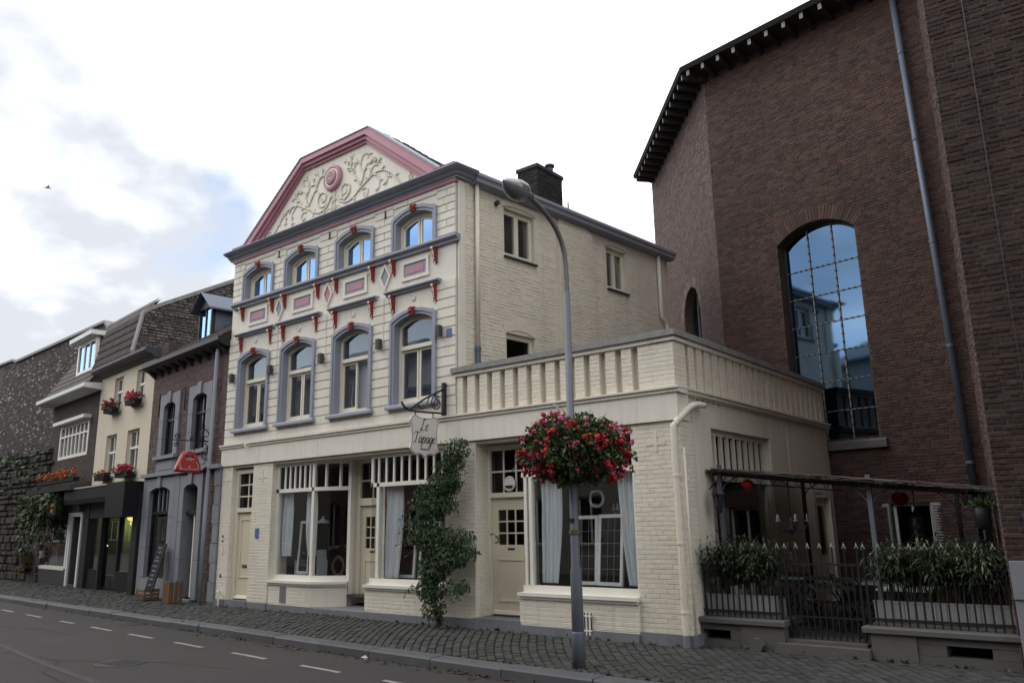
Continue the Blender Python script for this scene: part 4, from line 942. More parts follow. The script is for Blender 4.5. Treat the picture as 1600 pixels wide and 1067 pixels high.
obj('step', MB().box(-8.92, -7.96, YF-.06, 10.5, -.05, .165), 'plinth', RX)
for a, c, y in ((-13.0, -11.5, 10.98), (-9.3, -7.9, 10.52), (-16.15, -15.2, YF+.40)):
    pass
for q_ in ((-16.14, -16.08, YF+.1, YF+.42), (-9.0, -8.94, YF+.2, 10.5), (-12.75, -12.625, 10.6, 10.9), (-11.765, -11.7, 10.6, 10.9)): obj('recess_wall', MB().box(*q_, .1, 2.95), 'cream_low', RX)
# entrance sign disc hanging in the fanlight of the terrace door
dsc = MB(); dsc.lathe([(.11, 0), (.125, .012), (.11, .024), (.09, .012)], (-8.42, 10.37, 2.26), 22, (0,-1,0)); dd = obj('door_badge', dsc, 'white_paint', RX); obj('badge_band', MB().prism([(-8.42-.085, 2.23), (-8.42+.085, 2.23), (-8.42+.05, 2.19), (-8.42-.05, 2.19)], 10.335, 10.35), 'iron', dd)
# rooms behind the glass
b = MB(); b.box(-14.75, -5.3, 13.0, 13.1, -.05, 3.0); b.box(-14.8, -14.75, YG+.2, 13, -.05, 3); b.box(-14.75, -5.4, YG+.25, 13, .3, .34); b.box(-9.4, -9.1, YG+.2, 13, 0, 2.95)
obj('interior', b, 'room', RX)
obj('interior_shelf', MB().box(-11.3, -9.7, 12.7, 12.98, 1.3, 1.34).box(-11.3, -9.7, 12.7, 12.98, 1.7, 1.74).box(-10.9, -10.86, 12.7, 12.98, 1.0, 2.0).box(-10.4, -10.36, 12.7, 12.98, 1.0, 2.0), 'wood', RX)
obj('menu_tile', MB().box(-15.10, -14.98, YF-.018, YF-.004, 1.42, 1.62), 'tile_blue', RX)
obj('bell_plate', MB().box(-16.35, -16.29, YF-.018, YF-.004, 1.08, 1.28), 'cream_paint', RX)
for z in (1.36, 1.46): obj('bell_push', MB().lathe([(.022, 0), (.022, .015), (.01, .02)], (-16.32, YF-.005, z), 10, (0,-1,0)), 'iron', RX)
P1 = MB(); P1.sm = True; P1.tube(spline([(-16.30, YF-.03, .30), (-16.27, YF-.08, .31), (-16.25, YF-.08, .24), (-16.25, YF-.07, -.02)], 4), .022, 8); obj('vent_pipe', P1, 'cream_low', RX)
obj('wall_hole', MB().lathe([(.035, 0), (.035, .004)], (-16.33, YF-.006, .62), 10, (0,-1,0)), 'iron', RX)
P1 = MB(); P1.tube(spline([(-15.52, YF-.06, 3.43), (-15.46, YF-.16, 3.38), (-15.42, YF-.15, 3.33), (-15.38, YF-.10, 3.36)], 5), .013, 6); obj('hook', P1, 'cream', RX)
P1 = MB(); P1.tube([(-7.10, YF-.04, 3.30), (-7.16, YF-.12, 3.40)], .013, 6); obj('hook', P1, 'cream', RX)
# --- things standing in the shop windows
def curtain(x0, x1, z0, z1, y, lab, sweep=0.0):
    b = MB(); n = 34; m_ = 12; vs = []
    for j in range(m_+1):
        t = j/m_; z = z1+(z0-z1)*t; w0 = x0+(sweep*t*t if sweep > 0 else 0); w1 = x1+(sweep*t*t if sweep < 0 else 0)
        for i in range(n+1): s = i/n; vs.append((w0+(w1-w0)*s, y+.042*math.sin(s*31+.6*math.sin(t*3))+.012*math.sin(s*13+t*5), z))
    b.add(vs, [(j*(n+1)+i, j*(n+1)+i+1, (j+1)*(n+1)+i+1, (j+1)*(n+1)+i) for j in range(m_) for i in range(n)]); b.sm = True
    lone('curtain', b, 'curtain', lab, 'curtain', ((x0+x1)/2, y, z0), 'white curtains in the shop windows')
curtain(-14.56, -14.22, 1.05, 2.32, YG+.14, 'short white curtain at the outer edge of the curved shop window', 0)
curtain(-13.78, -13.42, 1.05, 2.32, YG+.14, 'white curtain beside the post of the curved shop window', .10)
curtain(-11.38, -10.90, .70, 2.32, YG+.14, 'long white curtain in the window behind the climbing plant', -.10)
curtain(-7.74, -7.32, .72, 2.32, YG+.10, 'white curtain in the terrace window next to the panelled door', -.10)
curtain(-6.32, -5.94, .72, 2.34, YG+.10, 'white curtain gathered at the window edge next to the downpipe pier', .14)
def old_frame(x, y, w, h, rz, lean, lab, nx=3, nz=5, z=.70):
    t = thing('old_window_frame', lab, 'window frame', (x, y, z), rz, 'old casements leaning in the shop windows', world=False); f = .05
    Mx = Matrix.Rotation(R(-lean), 4, 'X')
    obj('frame', MB().box(-w/2, -w/2+f, -.02, .02, 0, h).box(w/2-f, w/2, -.02, .02, 0, h).box(-w/2+f, w/2-f, -.02, .02, 0, f).box(-w/2+f, w/2-f, -.02, .02, h-f, h).tf(Mx), 'old_frame', t)
    for i in range(1, nx): obj('lead_came', MB().box(-w/2+f+(w-2*f)*i/nx-.004, -w/2+f+(w-2*f)*i/nx+.004, -.006, .006, f, h-f).tf(Mx), 'lead', t)
    for i in range(1, nz): obj('lead_came', MB().box(-w/2+f, w/2-f, -.005, .005, f+(h-2*f)*i/nz-.004, f+(h-2*f)*i/nz+.004).tf(Mx), 'lead', t)
    obj('pane', MB().box(-w/2+f, w/2-f, -.002, .002, f, h-f).tf(Mx), 'glass_dark', t)
old_frame(-7.02, 10.40, .44, 1.02, R(8), 6, 'old leaded casement leaning behind the lamp post, by the white curtain')
old_frame(-6.56, 10.38, .47, 1.03, R(-6), 6, 'old leaded casement in the middle of the terrace window')
old_frame(-10.98, 10.44, .50, .98, R(6), 5, 'old casement frame leaning beside the long curtain', 1, 1)
old_frame(-10.38, 10.44, .52, .98, R(-5), 5, 'old casement frame half hidden by the climbing plant', 1, 1)
old_frame(-13.98, 10.45, .36, 1.05, R(3), 4, 'narrow white casement standing in the curved shop window', 1, 1)
t = thing('menu_board', 'dark chalked menu board standing in the curved shop window', 'board', (-13.60, 10.40, .70))
obj('board', MB().box(-13.73, -13.48, 10.39, 10.41, .70, 1.24), 'board_black', t)
for k in range(9): obj('chalk_line', MB().box(-13.70, -13.70+random.uniform(.12, .2), 10.386, 10.389, 1.18-k*.05, 1.19-k*.05), 'chalk', t)
def wreath(c, r, mtl, lab):
    b = MB()
    for k in range(150):
        a = random.random()*6.283; rr = r+random.gauss(0, r*.09); da = random.uniform(.3, .7)
        pts = [(c[0]+math.cos(a+da*i/4)*rr*(1+random.gauss(0, .02)), c[1]+random.gauss(0, r*.07), c[2]+math.sin(a+da*i/4)*rr*(1+random.gauss(0, .02))) for i in range(5)]
        b.tube(pts, .0045, 4, False)
    lone('wreath', b, mtl, lab, 'wreath', (c[0], c[1], c[2]-r))
wreath((-12.98, 10.55, .86), .165, 'wicker', 'brown twig wreath standing at the bend of the curved window')
wreath((-10.78, 10.45, 1.78), .17, 'wicker', 'thin twig wreath hanging beside the climbing plant')
wreath((-6.85, 10.55, 1.97), .12, 'old_frame', 'pale wreath hanging above the leaded casements')
def chandelier(c, r, mtl, lab, name='chandelier', drop=.5, n=6, lamp='tip_grey'):
    t = thing(name, lab, 'chandelier', (c[0], c[1], c[2]-.18))
    b = MB(); b.sm = True; b.tube([(c[0], c[1], c[2]+drop), (c[0], c[1], c[2])], .008, 5); b.lathe([(.01, -.16), (.03, -.13), (.045, -.08), (.02, -.03), (.03, .03), (.012, .10)], c, 10); obj('stem', b, mtl, t)
    for k in range(n):
        a = 6.283*k/n+.3; ca, sa = math.cos(a), math.sin(a)
        b = MB(); b.sm = True; b.tube(spline([(c[0], c[1], c[2]-.02), (c[0]+ca*r*.35, c[1]+sa*r*.35, c[2]-.11), (c[0]+ca*r*.75, c[1]+sa*r*.75, c[2]-.10), (c[0]+ca*r, c[1]+sa*r, c[2])], 4), .010, 5); o = obj('arm', b, mtl, t)
        b = MB(); b.sm = True; b.lathe([(.012, 0), (.035, .02), (.035, .03), (.013, .035), (.012, .10), (.004, .12)], (c[0]+ca*r, c[1]+sa*r, c[2]), 8); obj('candle_cup', b, lamp, o)
chandelier((-6.42, 10.75, 1.78), .22, 'pale_lead', 'small pale chandelier hanging in the terrace window', drop=1.1)
t = thing('pendant_lamp', 'pale enamel pendant lamp hanging inside the curved shop window', 'lamp', (-13.95, 10.9, 1.62))
b = MB(); b.sm = True; b.lathe([(.15, 0), (.10, .05), (.03, .09), (.02, .14)], (-13.95, 10.9, 1.70), 14); obj('lamp_shade', b, 'old_frame', t); b = MB(); b.tube([(-13.95, 10.9, 1.84), (-13.95, 10.9, 2.9)], .006, 5); obj('cord', b, 'iron', t)
t = lone('armchair', MB().box(-14.42, -14.05, 10.6, 11.0, .34, .72).box(-14.42, -14.05, 11.0, 11.1, .34, 1.15).box(-14.46, -14.42, 10.6, 11.1, .34, .95).box(-14.05, -14.01, 10.6, 11.1, .34, .95), 'curtain', 'pale armchair standing behind the curved shop window', 'armchair', (-14.23, 10.8, .34))

obj('rear_wall', MB().box(-16.5, -8.7, 16.75, 17.0, 0, 8), 'cream_low', RX); obj('party_wall', MB().box(-16.49, -16.25, YF+.36, 16.74, 0, 7.95), 'cream_low', RX)
obj('floor_slab', MB().box(-16.2, -9.4, YF+.4, 16.7, 3.1, 3.3), 'room', RX); obj('floor_slab', MB().box(-16.2, -9.6, YF+.4, 16.7, 6.2, 6.35), 'room', RX)
# ================================================================ the church
CH = thing('brick_church', 'tall dark brick church with arched window and overhanging eaves', 'church', (-4.8, 16.4, 0))
AH, BH = R(-49.0), R(-8.85); AB = (-7.30, 16.83, 0)
BD = Vector((math.cos(BH), math.sin(BH), 0)); AD = Vector((math.cos(AH), math.sin(AH), 0))
BL = 4.99; AL = 6.2; ZT = 12.12
CB = Vector((-2.37, 16.06, 0)); CC = Vector((-1.45, 10.27, 0)); SD = (CC-CB); SLEN = SD.length; SHd = math.atan2(SD.y, SD.x); CHd = R(4.7); CL = 5.0; ZC = 13.5
def fmat(org, ang): return Matrix.Translation(org) @ Matrix.Rotation(ang, 4, 'Z')
FB, FA, FS, FC = fmat(AB, BH), fmat(AB, AH), fmat(CB, SHd), fmat(CC, CHd)
# window openings in face coordinates
WB = (1.50, 3.22, 3.12, 7.42, 7.76)           # big window: u0,u1,z0,spring,crown
WA = (-3.30, -1.75, 4.6, 6.80, 7.60)          # small round-headed window
WS = (3.28, 3.98, 1.02, 1.86, 1.861)          # shuttered window low down
def hole(w):
    u0, u1, z0, zs, zc = w; wd = (u1-u0)/2; h = zc-zs; r = (wd*wd+h*h)/(2*h); cx_ = (u0+u1)/2; cz = zc-r
    return lambda u, z: u0 < u < u1 and z > z0 and (z < zs or (u-cx_)**2+(z-cz)**2 < r*r and z < zc)
def arched_wall(b, u0, u1, zb, zt, ws, y0, y1):
    wall_cells(b, u0, u1, zb, zt, [(w[0], w[1], w[2], w[4]+.001) for w in ws], y0, y1)
    for w in ws:
        if w[4]-w[3] > .01:
            a = arch(w[0], w[1], w[3], w[4], 12)
            for i in range(12): b.prism([a[i], a[i+1], (a[i+1][0], w[4]+.001), (a[i][0], w[4]+.001)], y0, y1)
    return b
hB, hA, hS = hole(WB), hole(WA), hole(WS)
ringB = hole((WB[0]-.0, WB[1]+.0, 7.0, WB[3]+.20, WB[4]+.27)); ringA = hole((WA[0]-.22, WA[1]+.22, 6.6, WA[3]+.1, WA[4]+.26))
wb = obj('wall', arched_wall(MB(), 0, BL, 0, ZT+.35, [WB, WS], 0, .55).tf(FB), 'church_mortar', CH)
cutB = lambda u, z: hB(u, z) or hS(u, z) or (ringB(u, z) and z > 7.3)
brick_field(wb, lay_bricks(0, BL, .02, ZT+.08, .195, .047, .011, cutB, jit=.06, bond='cross'), AB, BH, .008, 'church_brick', off=.005, ch=.005, tilt=.007)
wa = obj('wall', arched_wall(MB(), -AL, -.0, 0, ZT+.35, [WA], 0, .55).tf(FA), 'church_mortar', CH)
cutA = lambda u, z: hA(u, z) or (ringA(u, z) and z > 6.7)
brick_field(wa, lay_bricks(-AL, 0, 3.0, ZT+.08, .205, .047, .011, cutA, jit=.06, bond='cross'), AB, AH, .008, 'church_brick_lit', off=.005, ch=.005, tilt=.007)
ws_ = obj('wall', MB().box(0, SLEN, .0, .5, 0, ZC).tf(FS), 'church_mortar', CH)
brick_field(ws_, lay_bricks(0, SLEN-.0, .02, ZC, .205, .047, .011, jit=.06), CB, SHd, .006, 'church_brick_lit', off=.003, ch=.006, tilt=.007)
wc = obj('wall', MB().box(0, CL, .0, .5, 0, ZC).tf(FC), 'church_mortar_shaded', CH)
brick_field(wc, lay_bricks(0, 3.4, .02, ZC, .195, .049, .012, jit=.05, bond='cross'), CC, CHd, .008, 'church_brick_shaded', off=.007, ch=.007, tilt=.014, single=300, full=(.195, .049))
# arch bricks (voussoirs)
def voussoirs(w, F, parent, mt, r_in, hgt, n, z_s):
    u0, u1, z0, zs, zc = w; wd = (u1-u0)/2; h = zc-zs; r = (wd*wd+h*h)/(2*h); cx_ = (u0+u1)/2; cz = zc-r; t = math.asin(wd/r)
    for i in range(n):
        a0, a1 = -t+2*t*(i+.08)/n, -t+2*t*(i+.92)/n; o_ = random.uniform(-.006, .006); hh = hgt+random.uniform(-.02, .01)
        q = [(cx_+rr*math.sin(a), cz+rr*math.cos(a)) for rr, a in ((r+.005, a0), (r+.005, a1), (r+hh, a1), (r+hh, a0))]
        obj('arch_brick', MB().prism(q, -.014+o_, .06).tf(F), mt, parent)
voussoirs(WB, FB, wb, 'church_brick', 0, .30, 30, 0); voussoirs(WA, FA, wa, 'church_brick_lit', 0, .26, 22, 0)
# big leaded window
def lead_window(w, F, cols, rows_, dy, par, parent):
    u0, u1, z0, zs, zc = w; a = arch(u0, u1, zs, zc, 12)
    win = obj('window', MB().ring([(u0+.05, z0+.02)]+arch(u0+.05, u1-.05, zs-.03, zc-.05, 12)+[(u1-.05, z0+.02)], [(u0, z0+.02)]+a+[(u1, z0+.02)], dy, dy+.08).tf(F), 'iron', CH)
    top = lambda u: zs-.03+(zc-zs)*(1-((u-(u0+u1)/2)/((u1-u0)/2))**2)
    us = [u0+.05+(u1-u0-.1)*i/cols for i in range(cols+1)]; nz = rows_; dz = (zs+.02-z0)/nz
    for i in range(cols):
        for j in range(nz):
            zlo = z0+dz*j; zhi = z0+dz*(j+1); lo, hi = us[i], us[i+1]
            if j == nz-1: pl_ = [(lo, zlo), (hi, zlo)]+[(hi+(lo-hi)*k/5, top(hi+(lo-hi)*k/5)-.02) for k in range(6)]
            else: pl_ = [(lo, zlo), (hi, zlo), (hi, zhi), (lo, zhi)]
            b = MB().prism(pl_, dy+.03, dy+.034); tl = Matrix.Rotation(random.uniform(-.006, .006), 4, 'Z') @ Matrix.Rotation(random.uniform(-.005, .005), 4, 'X')
            c = Vector(((lo+hi)/2, dy+.03, (zlo+zhi)/2)); b.tf(Matrix.Translation(c) @ tl @ Matrix.Translation(-c)); obj('pane', b.tf(F), par, win)
    for i in range(1, cols): 
        obj('glazing_bar', MB().box(us[i]-.011, us[i]+.011, dy+.005, dy+.05, z0, top(us[i])-.02).tf(F), 'pale_lead', win)
        b = MB(); k = z0+.12
        while k < top(us[i])-.1: b.box(us[i]-.015, us[i]+.015, dy-.006, dy+.006, k, k+.03); k += .17
        obj('tie_bar_clips', b.tf(F), 'iron', win, kind='stuff')
    for j in range(1, nz):
        z = z0+dz*j; obj('glazing_bar', MB().box(u0+.05, u1-.05, dy+.008, dy+.045, z-.008, z+.008).tf(F), 'pale_lead', win)
        b = MB(); k = u0+.1
        while k < u1-.08: b.box(k, k+.035, dy-.004, dy+.008, z-.013, z+.013); k += .125
        obj('tie_bar_clips', b.tf(F), 'iron', win, kind='stuff')
    obj('interior', MB().box(u0-2.2, u1+.3, dy+1.0, dy+1.05, z0-.3, zc+1.2).tf(F), 'room', win)
    return win
lead_window(WB, FB, 3, 7, .22, 'glass_church', wb); lead_window(WA, FA, 3, 4, .22, 'glass_church', wa)
obj('stone_sill', MB().prism([(-.09, WB[2]-.20), (.3, WB[2]-.20), (.3, WB[2]+.03), (-.06, WB[2]-.03), (-.09, WB[2]-.06)], WB[0]-.12, WB[1]+.16, 'x').tf(FB), 'grey_stone', CH)
# low window with louvred shutters
sw_ = obj('window', MB().box(WS[0], WS[0]+.05, .1, .16, WS[2], WS[3]).box(WS[1]-.05, WS[1], .1, .16, WS[2], WS[3]).box(WS[0]+.05, WS[1]-.05, .1, .16, WS[3]-.05, WS[3]).box(WS[0]+.05, WS[1]-.05, .1, .16, WS[2], WS[2]+.05).box((WS[0]+WS[1])/2-.02, (WS[0]+WS[1])/2+.02, .1, .16, WS[2]+.05, WS[3]-.05).tf(FB), 'old_frame', CH)
obj('pane', MB().box(WS[0]+.05, WS[1]-.05, .13, .135, WS[2]+.05, WS[3]-.05).tf(FB), 'glass_dark', sw_)
obj('interior', MB().box(WS[0]-1.2, WS[1]+.2, .5, .54, WS[2]-.2, WS[3]+.2).tf(FB), 'room', sw_)
for u, an in ((WS[0]-.02, 165), (WS[1]+.02, 15)):
    Fs = FB @ Matrix.Translation((u, -.03, 0)) @ Matrix.Rotation(R(an), 4, 'Z')
    st = obj('shutter', MB().box(0, .04, -.015, .015, WS[2], WS[3]).box(.36, .40, -.015, .015, WS[2], WS[3]).box(.04, .36, -.015, .015, WS[2], WS[2]+.06).box(.04, .36, -.015, .015, WS[3]-.06, WS[3]).tf(Fs), 'shutter', CH)
    for k in range(15):
        z = WS[2]+.075+k*.0475; obj('slat', MB().add([(.04, -.014, z), (.36, -.014, z), (.36, .012, z+.034), (.04, .012, z+.034)], [(0,1,2,3)]).tf(Fs), 'shutter', st)
# eaves: soffit, rafter ends, fascia, roof
nA = Vector((math.sin(AH), -math.cos(AH), 0)); nB = Vector((math.sin(BH), -math.cos(BH), 0)); bis = (nA+nB)/(1+nA.dot(nB)); OV = .62
p0 = Vector(AB); ia, ib = p0-AD*AL, p0+BD*(BL+.3); oa, oc, ob = ia+nA*OV+AD*.25, p0+bis*OV, ib+nB*OV
def lift(p, z): return (p.x, p.y, z)
sf = MB(); zs0, zs1 = ZT+.02, ZT+.10
for (a, c, d, e_) in ((ia, p0, oc, oa), (p0, ib, ob, oc)):
    sf.add([lift(a, zs1), lift(c, zs1), lift(d, zs1+.06), lift(e_, zs1+.06)], [(3,2,1,0)])
obj('soffit', sf, 'dark_wood', CH)
for (a, c, d0) in ((oa, oc, nA), (oc, ob, nB)):
    d = (c-a).normalized(); L_ = (c-a).length; k = .16
    obj('eave_gutter', MB().add([lift(a, zs1+.03), lift(c, zs1+.03), lift(c+d0*.03, zs1+.15), lift(a+d0*.03, zs1+.15), lift(a-d0*.05, zs1+.15), lift(c-d0*.05, zs1+.15)], [(0,1,2,3),(3,2,5,4)]), 'tar', CH)
    while k < L_-.08:
        p = a+d*k-d0*.05; q = p-d0*(OV-.05); rf_ = MB(); hw = .038
        s_ = d*hw; rf_.add([lift(p-s_, zs0-.03), lift(p+s_, zs0-.03), lift(p+s_, zs1+.03), lift(p-s_, zs1+.03), lift(q-s_, zs0-.06), lift(q+s_, zs0-.06), lift(q+s_, zs1+.0), lift(q-s_, zs1+.0)], [(0,1,2,3),(0,4,5,1),(1,5,6,2),(3,7,4,0),(7,6,5,4)])
        r_ = obj('rafter', rf_, 'dark_wood', CH)
        obj('rafter_end', MB().add([lift(p-s_*1.04+d0*.006, zs0-.034), lift(p+s_*1.04+d0*.006, zs0-.034), lift(p+s_*1.04+d0*.006, zs1+.03), lift(p-s_*1.04+d0*.006, zs1+.03)], [(0,1,2,3)]), 'rafter_paint', r_)
        k += .42
rk = p0+Vector((.6, 6, 0))
rfm = MB(); zr = zs1+.15; top_a, top_c, top_b = oa-bis*4.5, oc-bis*4.5, ob-nB*4.5
rfm.add([lift(oa, zr), lift(oc, zr), lift(ob, zr), lift(top_a, zr+2.3), lift(top_c, zr+2.3), lift(top_b, zr+2.3)], [(0,1,4,3),(1,2,5,4)])
obj('roof', rfm, 'slate', CH)
# rainwater pipe
pu = BL-.42; P1 = MB(); P1.sm = True
q = lambda z, v=-.12: tuple(FB @ Vector((pu+.022*(ZT-z), v, z)))
P1.tube([q(ZT-.1), q(1.6)], .062, 12); rp = obj('rainwater_pipe', P1, 'zinc', CH)
for z in (10.6, 8.7, 6.6, 4.6, 2.5): obj('pipe_collar', MB().lathe([(.072, 0), (.072, .05)], q(z), 12), 'zinc', rp)
obj('pipe_base', MB().lathe([(.085, 0), (.085, 1.6)], q(0), 12), 'zinc', rp)
P1 = MB(); P1.tube([tuple(FB @ Vector((pu, -.12, ZT-.12))), tuple(FB @ Vector((pu, -.45, ZT+.1)))], .06, 8); obj('pipe_hopper', P1, 'zinc', rp)
P1 = MB(); P1.tube([tuple(FC @ Vector((.42, -.03, 13.0))), tuple(FC @ Vector((.40, -.03, .4)))], .006, 5); obj('wall_cable', P1, 'iron', CH)
obj('street_plate', MB().box(.21, .70, -.03, -.012, 1.46, 1.62).tf(FC), 'plate_blue', CH)
# ================================================================ the row of older houses up the street (local frame: x along the fronts, y inwards)
HA = R(-6.725); HO = (-16.55, 10.07, 0.0)
HM = Matrix.Translation(HO) @ Matrix.Rotation(HA, 4, 'Z')
def hthing(name, label, cat, u, v=0, z=0, group=None):
    p = HM @ Vector((u, v, z)); t = thing(name, label, cat, tuple(p), HA, group, world=False); ORG[t.name] = (u, v, z); return t
# ---- brick house with bluestone dressings
H3 = hthing('brick_house', 'brown brick house with grey stone door and window surrounds beside the restaurant', 'house', -2.3)
O3 = [(-3.60, -2.86, 3.48, 4.86), (-1.78, -.98, 3.48, 4.86), (-4.12, -2.80, .46, 2.70), (-1.95, -1.15, .06, 2.70)]
w3w = obj('wall', wall_cells(MB(), -4.56, .02, 0, 5.78, [(a-.012, c+.012, e-.0, f+.012) for a, c, e, f in O3], 0, .4), 'mortar', H3)
GS = [(-3.86, -2.60, 2.98, 5.06), (-2.08, -.72, 2.98, 5.06), (-4.60, -.82, 0, 3.02), (-.30, .02, 0, 3.0)]
cut3 = lambda u, z: any(a < u < c and e < z < f for a, c, e, f in O3+GS)
brick_field(w3w, lay_bricks(-4.56, .02, .02, 5.76, .20, .056, .011, cut3, jit=.05, bond='cross'), (0, 0, 0), 0, .006, 'brown_brick', off=.004, ch=.005, tilt=.008)
def stone_surround(op, wd, sill, arch_h, key=True):
    u0, u1, z0, z1 = op; y = -.05
    s_ = [(u0, z0)]+arch(u0, u1, z1-arch_h, z1, 10)+[(u1, z0)]; o_ = [(u0-wd, z0)]+[(u0-wd+(u1-u0+2*wd)*i/10, z1+wd*.85) for i in range(11)]+[(u1+wd, z0)]
    r_ = obj('stone_surround', MB().ring(s_, o_, y, .25), 'bluestone', H3)
    if key: c = (u0+u1)/2; obj('keystone', MB().prism([(c-.09, z1-.03), (c+.09, z1-.03), (c+.12, z1+wd*.85+.05), (c-.12, z1+wd*.85+.05)], y-.04, .1), 'bluestone', r_)
    for z in (z0+(z1-z0)*.33, z0+(z1-z0)*.66): obj('stone_joint', MB().box(u0-wd-.004, u0+.002, y-.004, y+.1, z-.004, z+.004).box(u1-.002, u1+wd+.004, y-.004, y+.1, z-.004, z+.004), 'dark_mortar', r_)
    if sill: obj('sill', MB().box(u0-wd-.06, u1+wd+.06, y-.08, .2, z0-.09, z0-.002), 'bluestone', r_)
for k, op in enumerate(O3): stone_surround(op, .26 if k < 3 else .24, k < 2, .12)
for q_ in ((-4.56, -4.39, -.05, .1, 0, 2.97), (-2.53, -2.22, -.05, .1, 0, 2.97), (-4.385, -2.535, -.048, .1, 0, .45), (-.26, .02, -.04, .1, 0, 2.97)): obj('stone_base', MB().box(*q_), 'bluestone', H3)
for k in range(7): obj('quoin', MB().box(-.27+(k % 2)*.06, .035, -.062, .05, .06+k*.42, .06+k*.42+.405), 'bluestone', H3)
obj('stone_ledge', MB().box(-4.62, .05, -.13, .1, 2.965, 3.06), 'bluestone', H3)
for a, c in ((-3.86, -2.6), (-2.08, -.72)):
    ap = obj('apron', MB().box(a, c, -.045, .1, 3.065, 3.385), 'bluestone', H3); obj('apron_panel', MB().box(a+.15, c-.15, -.058, -.04, 3.12, 3.32), 'bluestone', ap)
def dark_window(op, parent, col='black_paint', bars=1, tr=None, pane='glass_dark', y=.05):
    u0, u1, z0, z1 = op; f = .06
    w = obj('window', MB().box(u0, u0+f, y, y+.06, z0, z1).box(u1-f, u1, y, y+.06, z0, z1).box(u0+f, u1-f, y, y+.06, z0, z0+f).box(u0+f, u1-f, y, y+.06, z1-f, z1), col, parent)
    for i in range(1, bars+1): x = u0+(u1-u0)*i/(bars+1); obj('glazing_bar', MB().box(x-.022, x+.022, y+.005, y+.05, z0+f, z1-f), col, w)
    if tr: obj('transom', MB().box(u0+f, u1-f, y-.01, y+.055, tr-.035, tr+.035), col, w)
    obj('pane', MB().box(u0+f, u1-f, y+.03, y+.034, z0+f, z1-f), pane, w)
    obj('interior', MB().box(u0-.05, u1+.05, y+.5, y+.54, z0-.02, z1+.05), 'room', w)
    return w
for op in O3[:2]:
    w = dark_window(op, H3, 'black_paint', 1, 4.40, 'glass_mid'); obj('net_curtain', MB().box(op[0]+.08, op[1]-.08, .14, .145, op[2]+.05, 4.36), 'room_light', w)
w = dark_window(O3[2], H3, 'black_paint', 0, 2.05); 
for x in (-3.72, -3.45, -3.18): obj('glazing_bar', MB().box(x-.018, x+.018, .045, .09, 2.08, 2.66), 'bluestone', w)
obj('inner_frame', MB().box(-3.98, -3.93, .12, .16, .52, 2.02).box(-3.85, -3.82, .12, .16, .52, 2.02), 'bluestone', w)
d3 = obj('door', MB().box(-1.93, -1.55, .30, .36, .06, 2.62).box(-1.17, -1.15, .05, .36, .06, 2.62), 'black_paint', H3); obj('transom', MB().box(-1.95, -1.15, .04, .12, 1.98, 2.06), 'black_paint', d3)
obj('door_edge', MB().box(-1.60, -1.54, .10, .30, .08, 1.98), 'cream_paint', d3); obj('interior', MB().box(-2.0, -1.1, 1.2, 1.25, 0, 2.7), 'room', d3); obj('door_leaf', MB().box(-1.53, -1.17, .7, .74, .06, 1.95), 'shop_grey', d3)
obj('step', MB().box(-2.0, -1.1, -.12, .3, -.02, .06), 'bluestone', H3)
obj('party_wall', MB().box(-4.54, -4.46, .42, 4, 0, 5.7), 'room', H3); obj('inner_wall', MB().box(-2.42, -2.32, .42, 4, 0, 5.7), 'room', H3)
obj('gutter', MB().prism([(.1, 5.76), (-.12, 5.78), (-.30, 5.86), (-.34, 5.90), (-.34, 6.0), (.1, 6.0)], -4.66, .06, 'x'), 'black_paint', H3)
for k in range(10): obj('gutter_bracket', MB().prism([(0, 5.62), (-.05, 5.64), (-.24, 5.80), (0, 5.80)], -4.5+k*.48, -4.43+k*.48, 'x'), 'dark_wood', H3)
r3 = obj('roof', MB().add([(-4.6, -.25, 5.99), (.05, -.25, 5.99), (.05, 3.4, 8.6), (-4.6, 3.4, 8.6), (-4.6, 3.4, 5.9), (.05, 3.4, 5.9)], [(0,1,2,3),(0,3,4),(1,5,2)]), 'roof_tile', H3)
b = MB()
for i in range(18):
    for j in range(12):
        u, t = -4.58+i*.258, j*.30; s_ = .582*1.23; y0, z0 = -.25+t*.813, 5.99+t*.582
        b.add([(u, y0, z0+.05), (u+.24, y0, z0+.05), (u+.24, y0+.28, z0+.215), (u, y0+.28, z0+.215), (u, y0, z0), (u+.24, y0, z0)], [(0,1,2,3),(4,5,1,0)])
obj('roof_tiles', b, 'roof_tile', r3, kind='stuff')
dm = obj('dormer', MB().prism([(-3.42, 6.5), (-3.34, 6.5), (-3.34, 7.42), (-3.42, 7.42)], .62, .72).prism([(-2.66, 6.5), (-2.58, 6.5), (-2.58, 7.42), (-2.66, 7.42)], .62, .72).prism([(-3.34, 6.5), (-2.66, 6.5), (-2.66, 6.56), (-3.34, 6.56)], .62, .72).prism([(-3.42, 7.42), (-2.58, 7.42), (-3.0, 7.78)], .60, .72), 'black_paint', H3)
obj('dormer_cheek', MB().prism([(.72, 6.5), (.72, 7.42), (2.0, 7.42)], -2.60, -2.58, 'x').prism([(.72, 6.5), (.72, 7.42), (2.0, 7.42)], -3.42, -3.40, 'x'), 'zinc', dm)
obj('dormer_roof', MB().add([(-3.60, .45, 7.36), (-3.0, .45, 7.86), (-2.40, .45, 7.36), (-3.60, 2.6, 7.36), (-3.0, 2.6, 7.86), (-2.40, 2.6, 7.36), (-3.60, .45, 7.31), (-2.40, .45, 7.31), (-2.40, 2.6, 7.31)], [(0,1,4,3),(1,2,5,4),(2,7,8,5)]), 'zinc', dm)
obj('pane', MB().box(-3.34, -2.66, .66, .665, 6.56, 7.42), 'glass_sky', dm); obj('dormer_sash', MB().box(-3.03, -2.97, .64, .68, 6.56, 7.42), 'black_paint', dm)
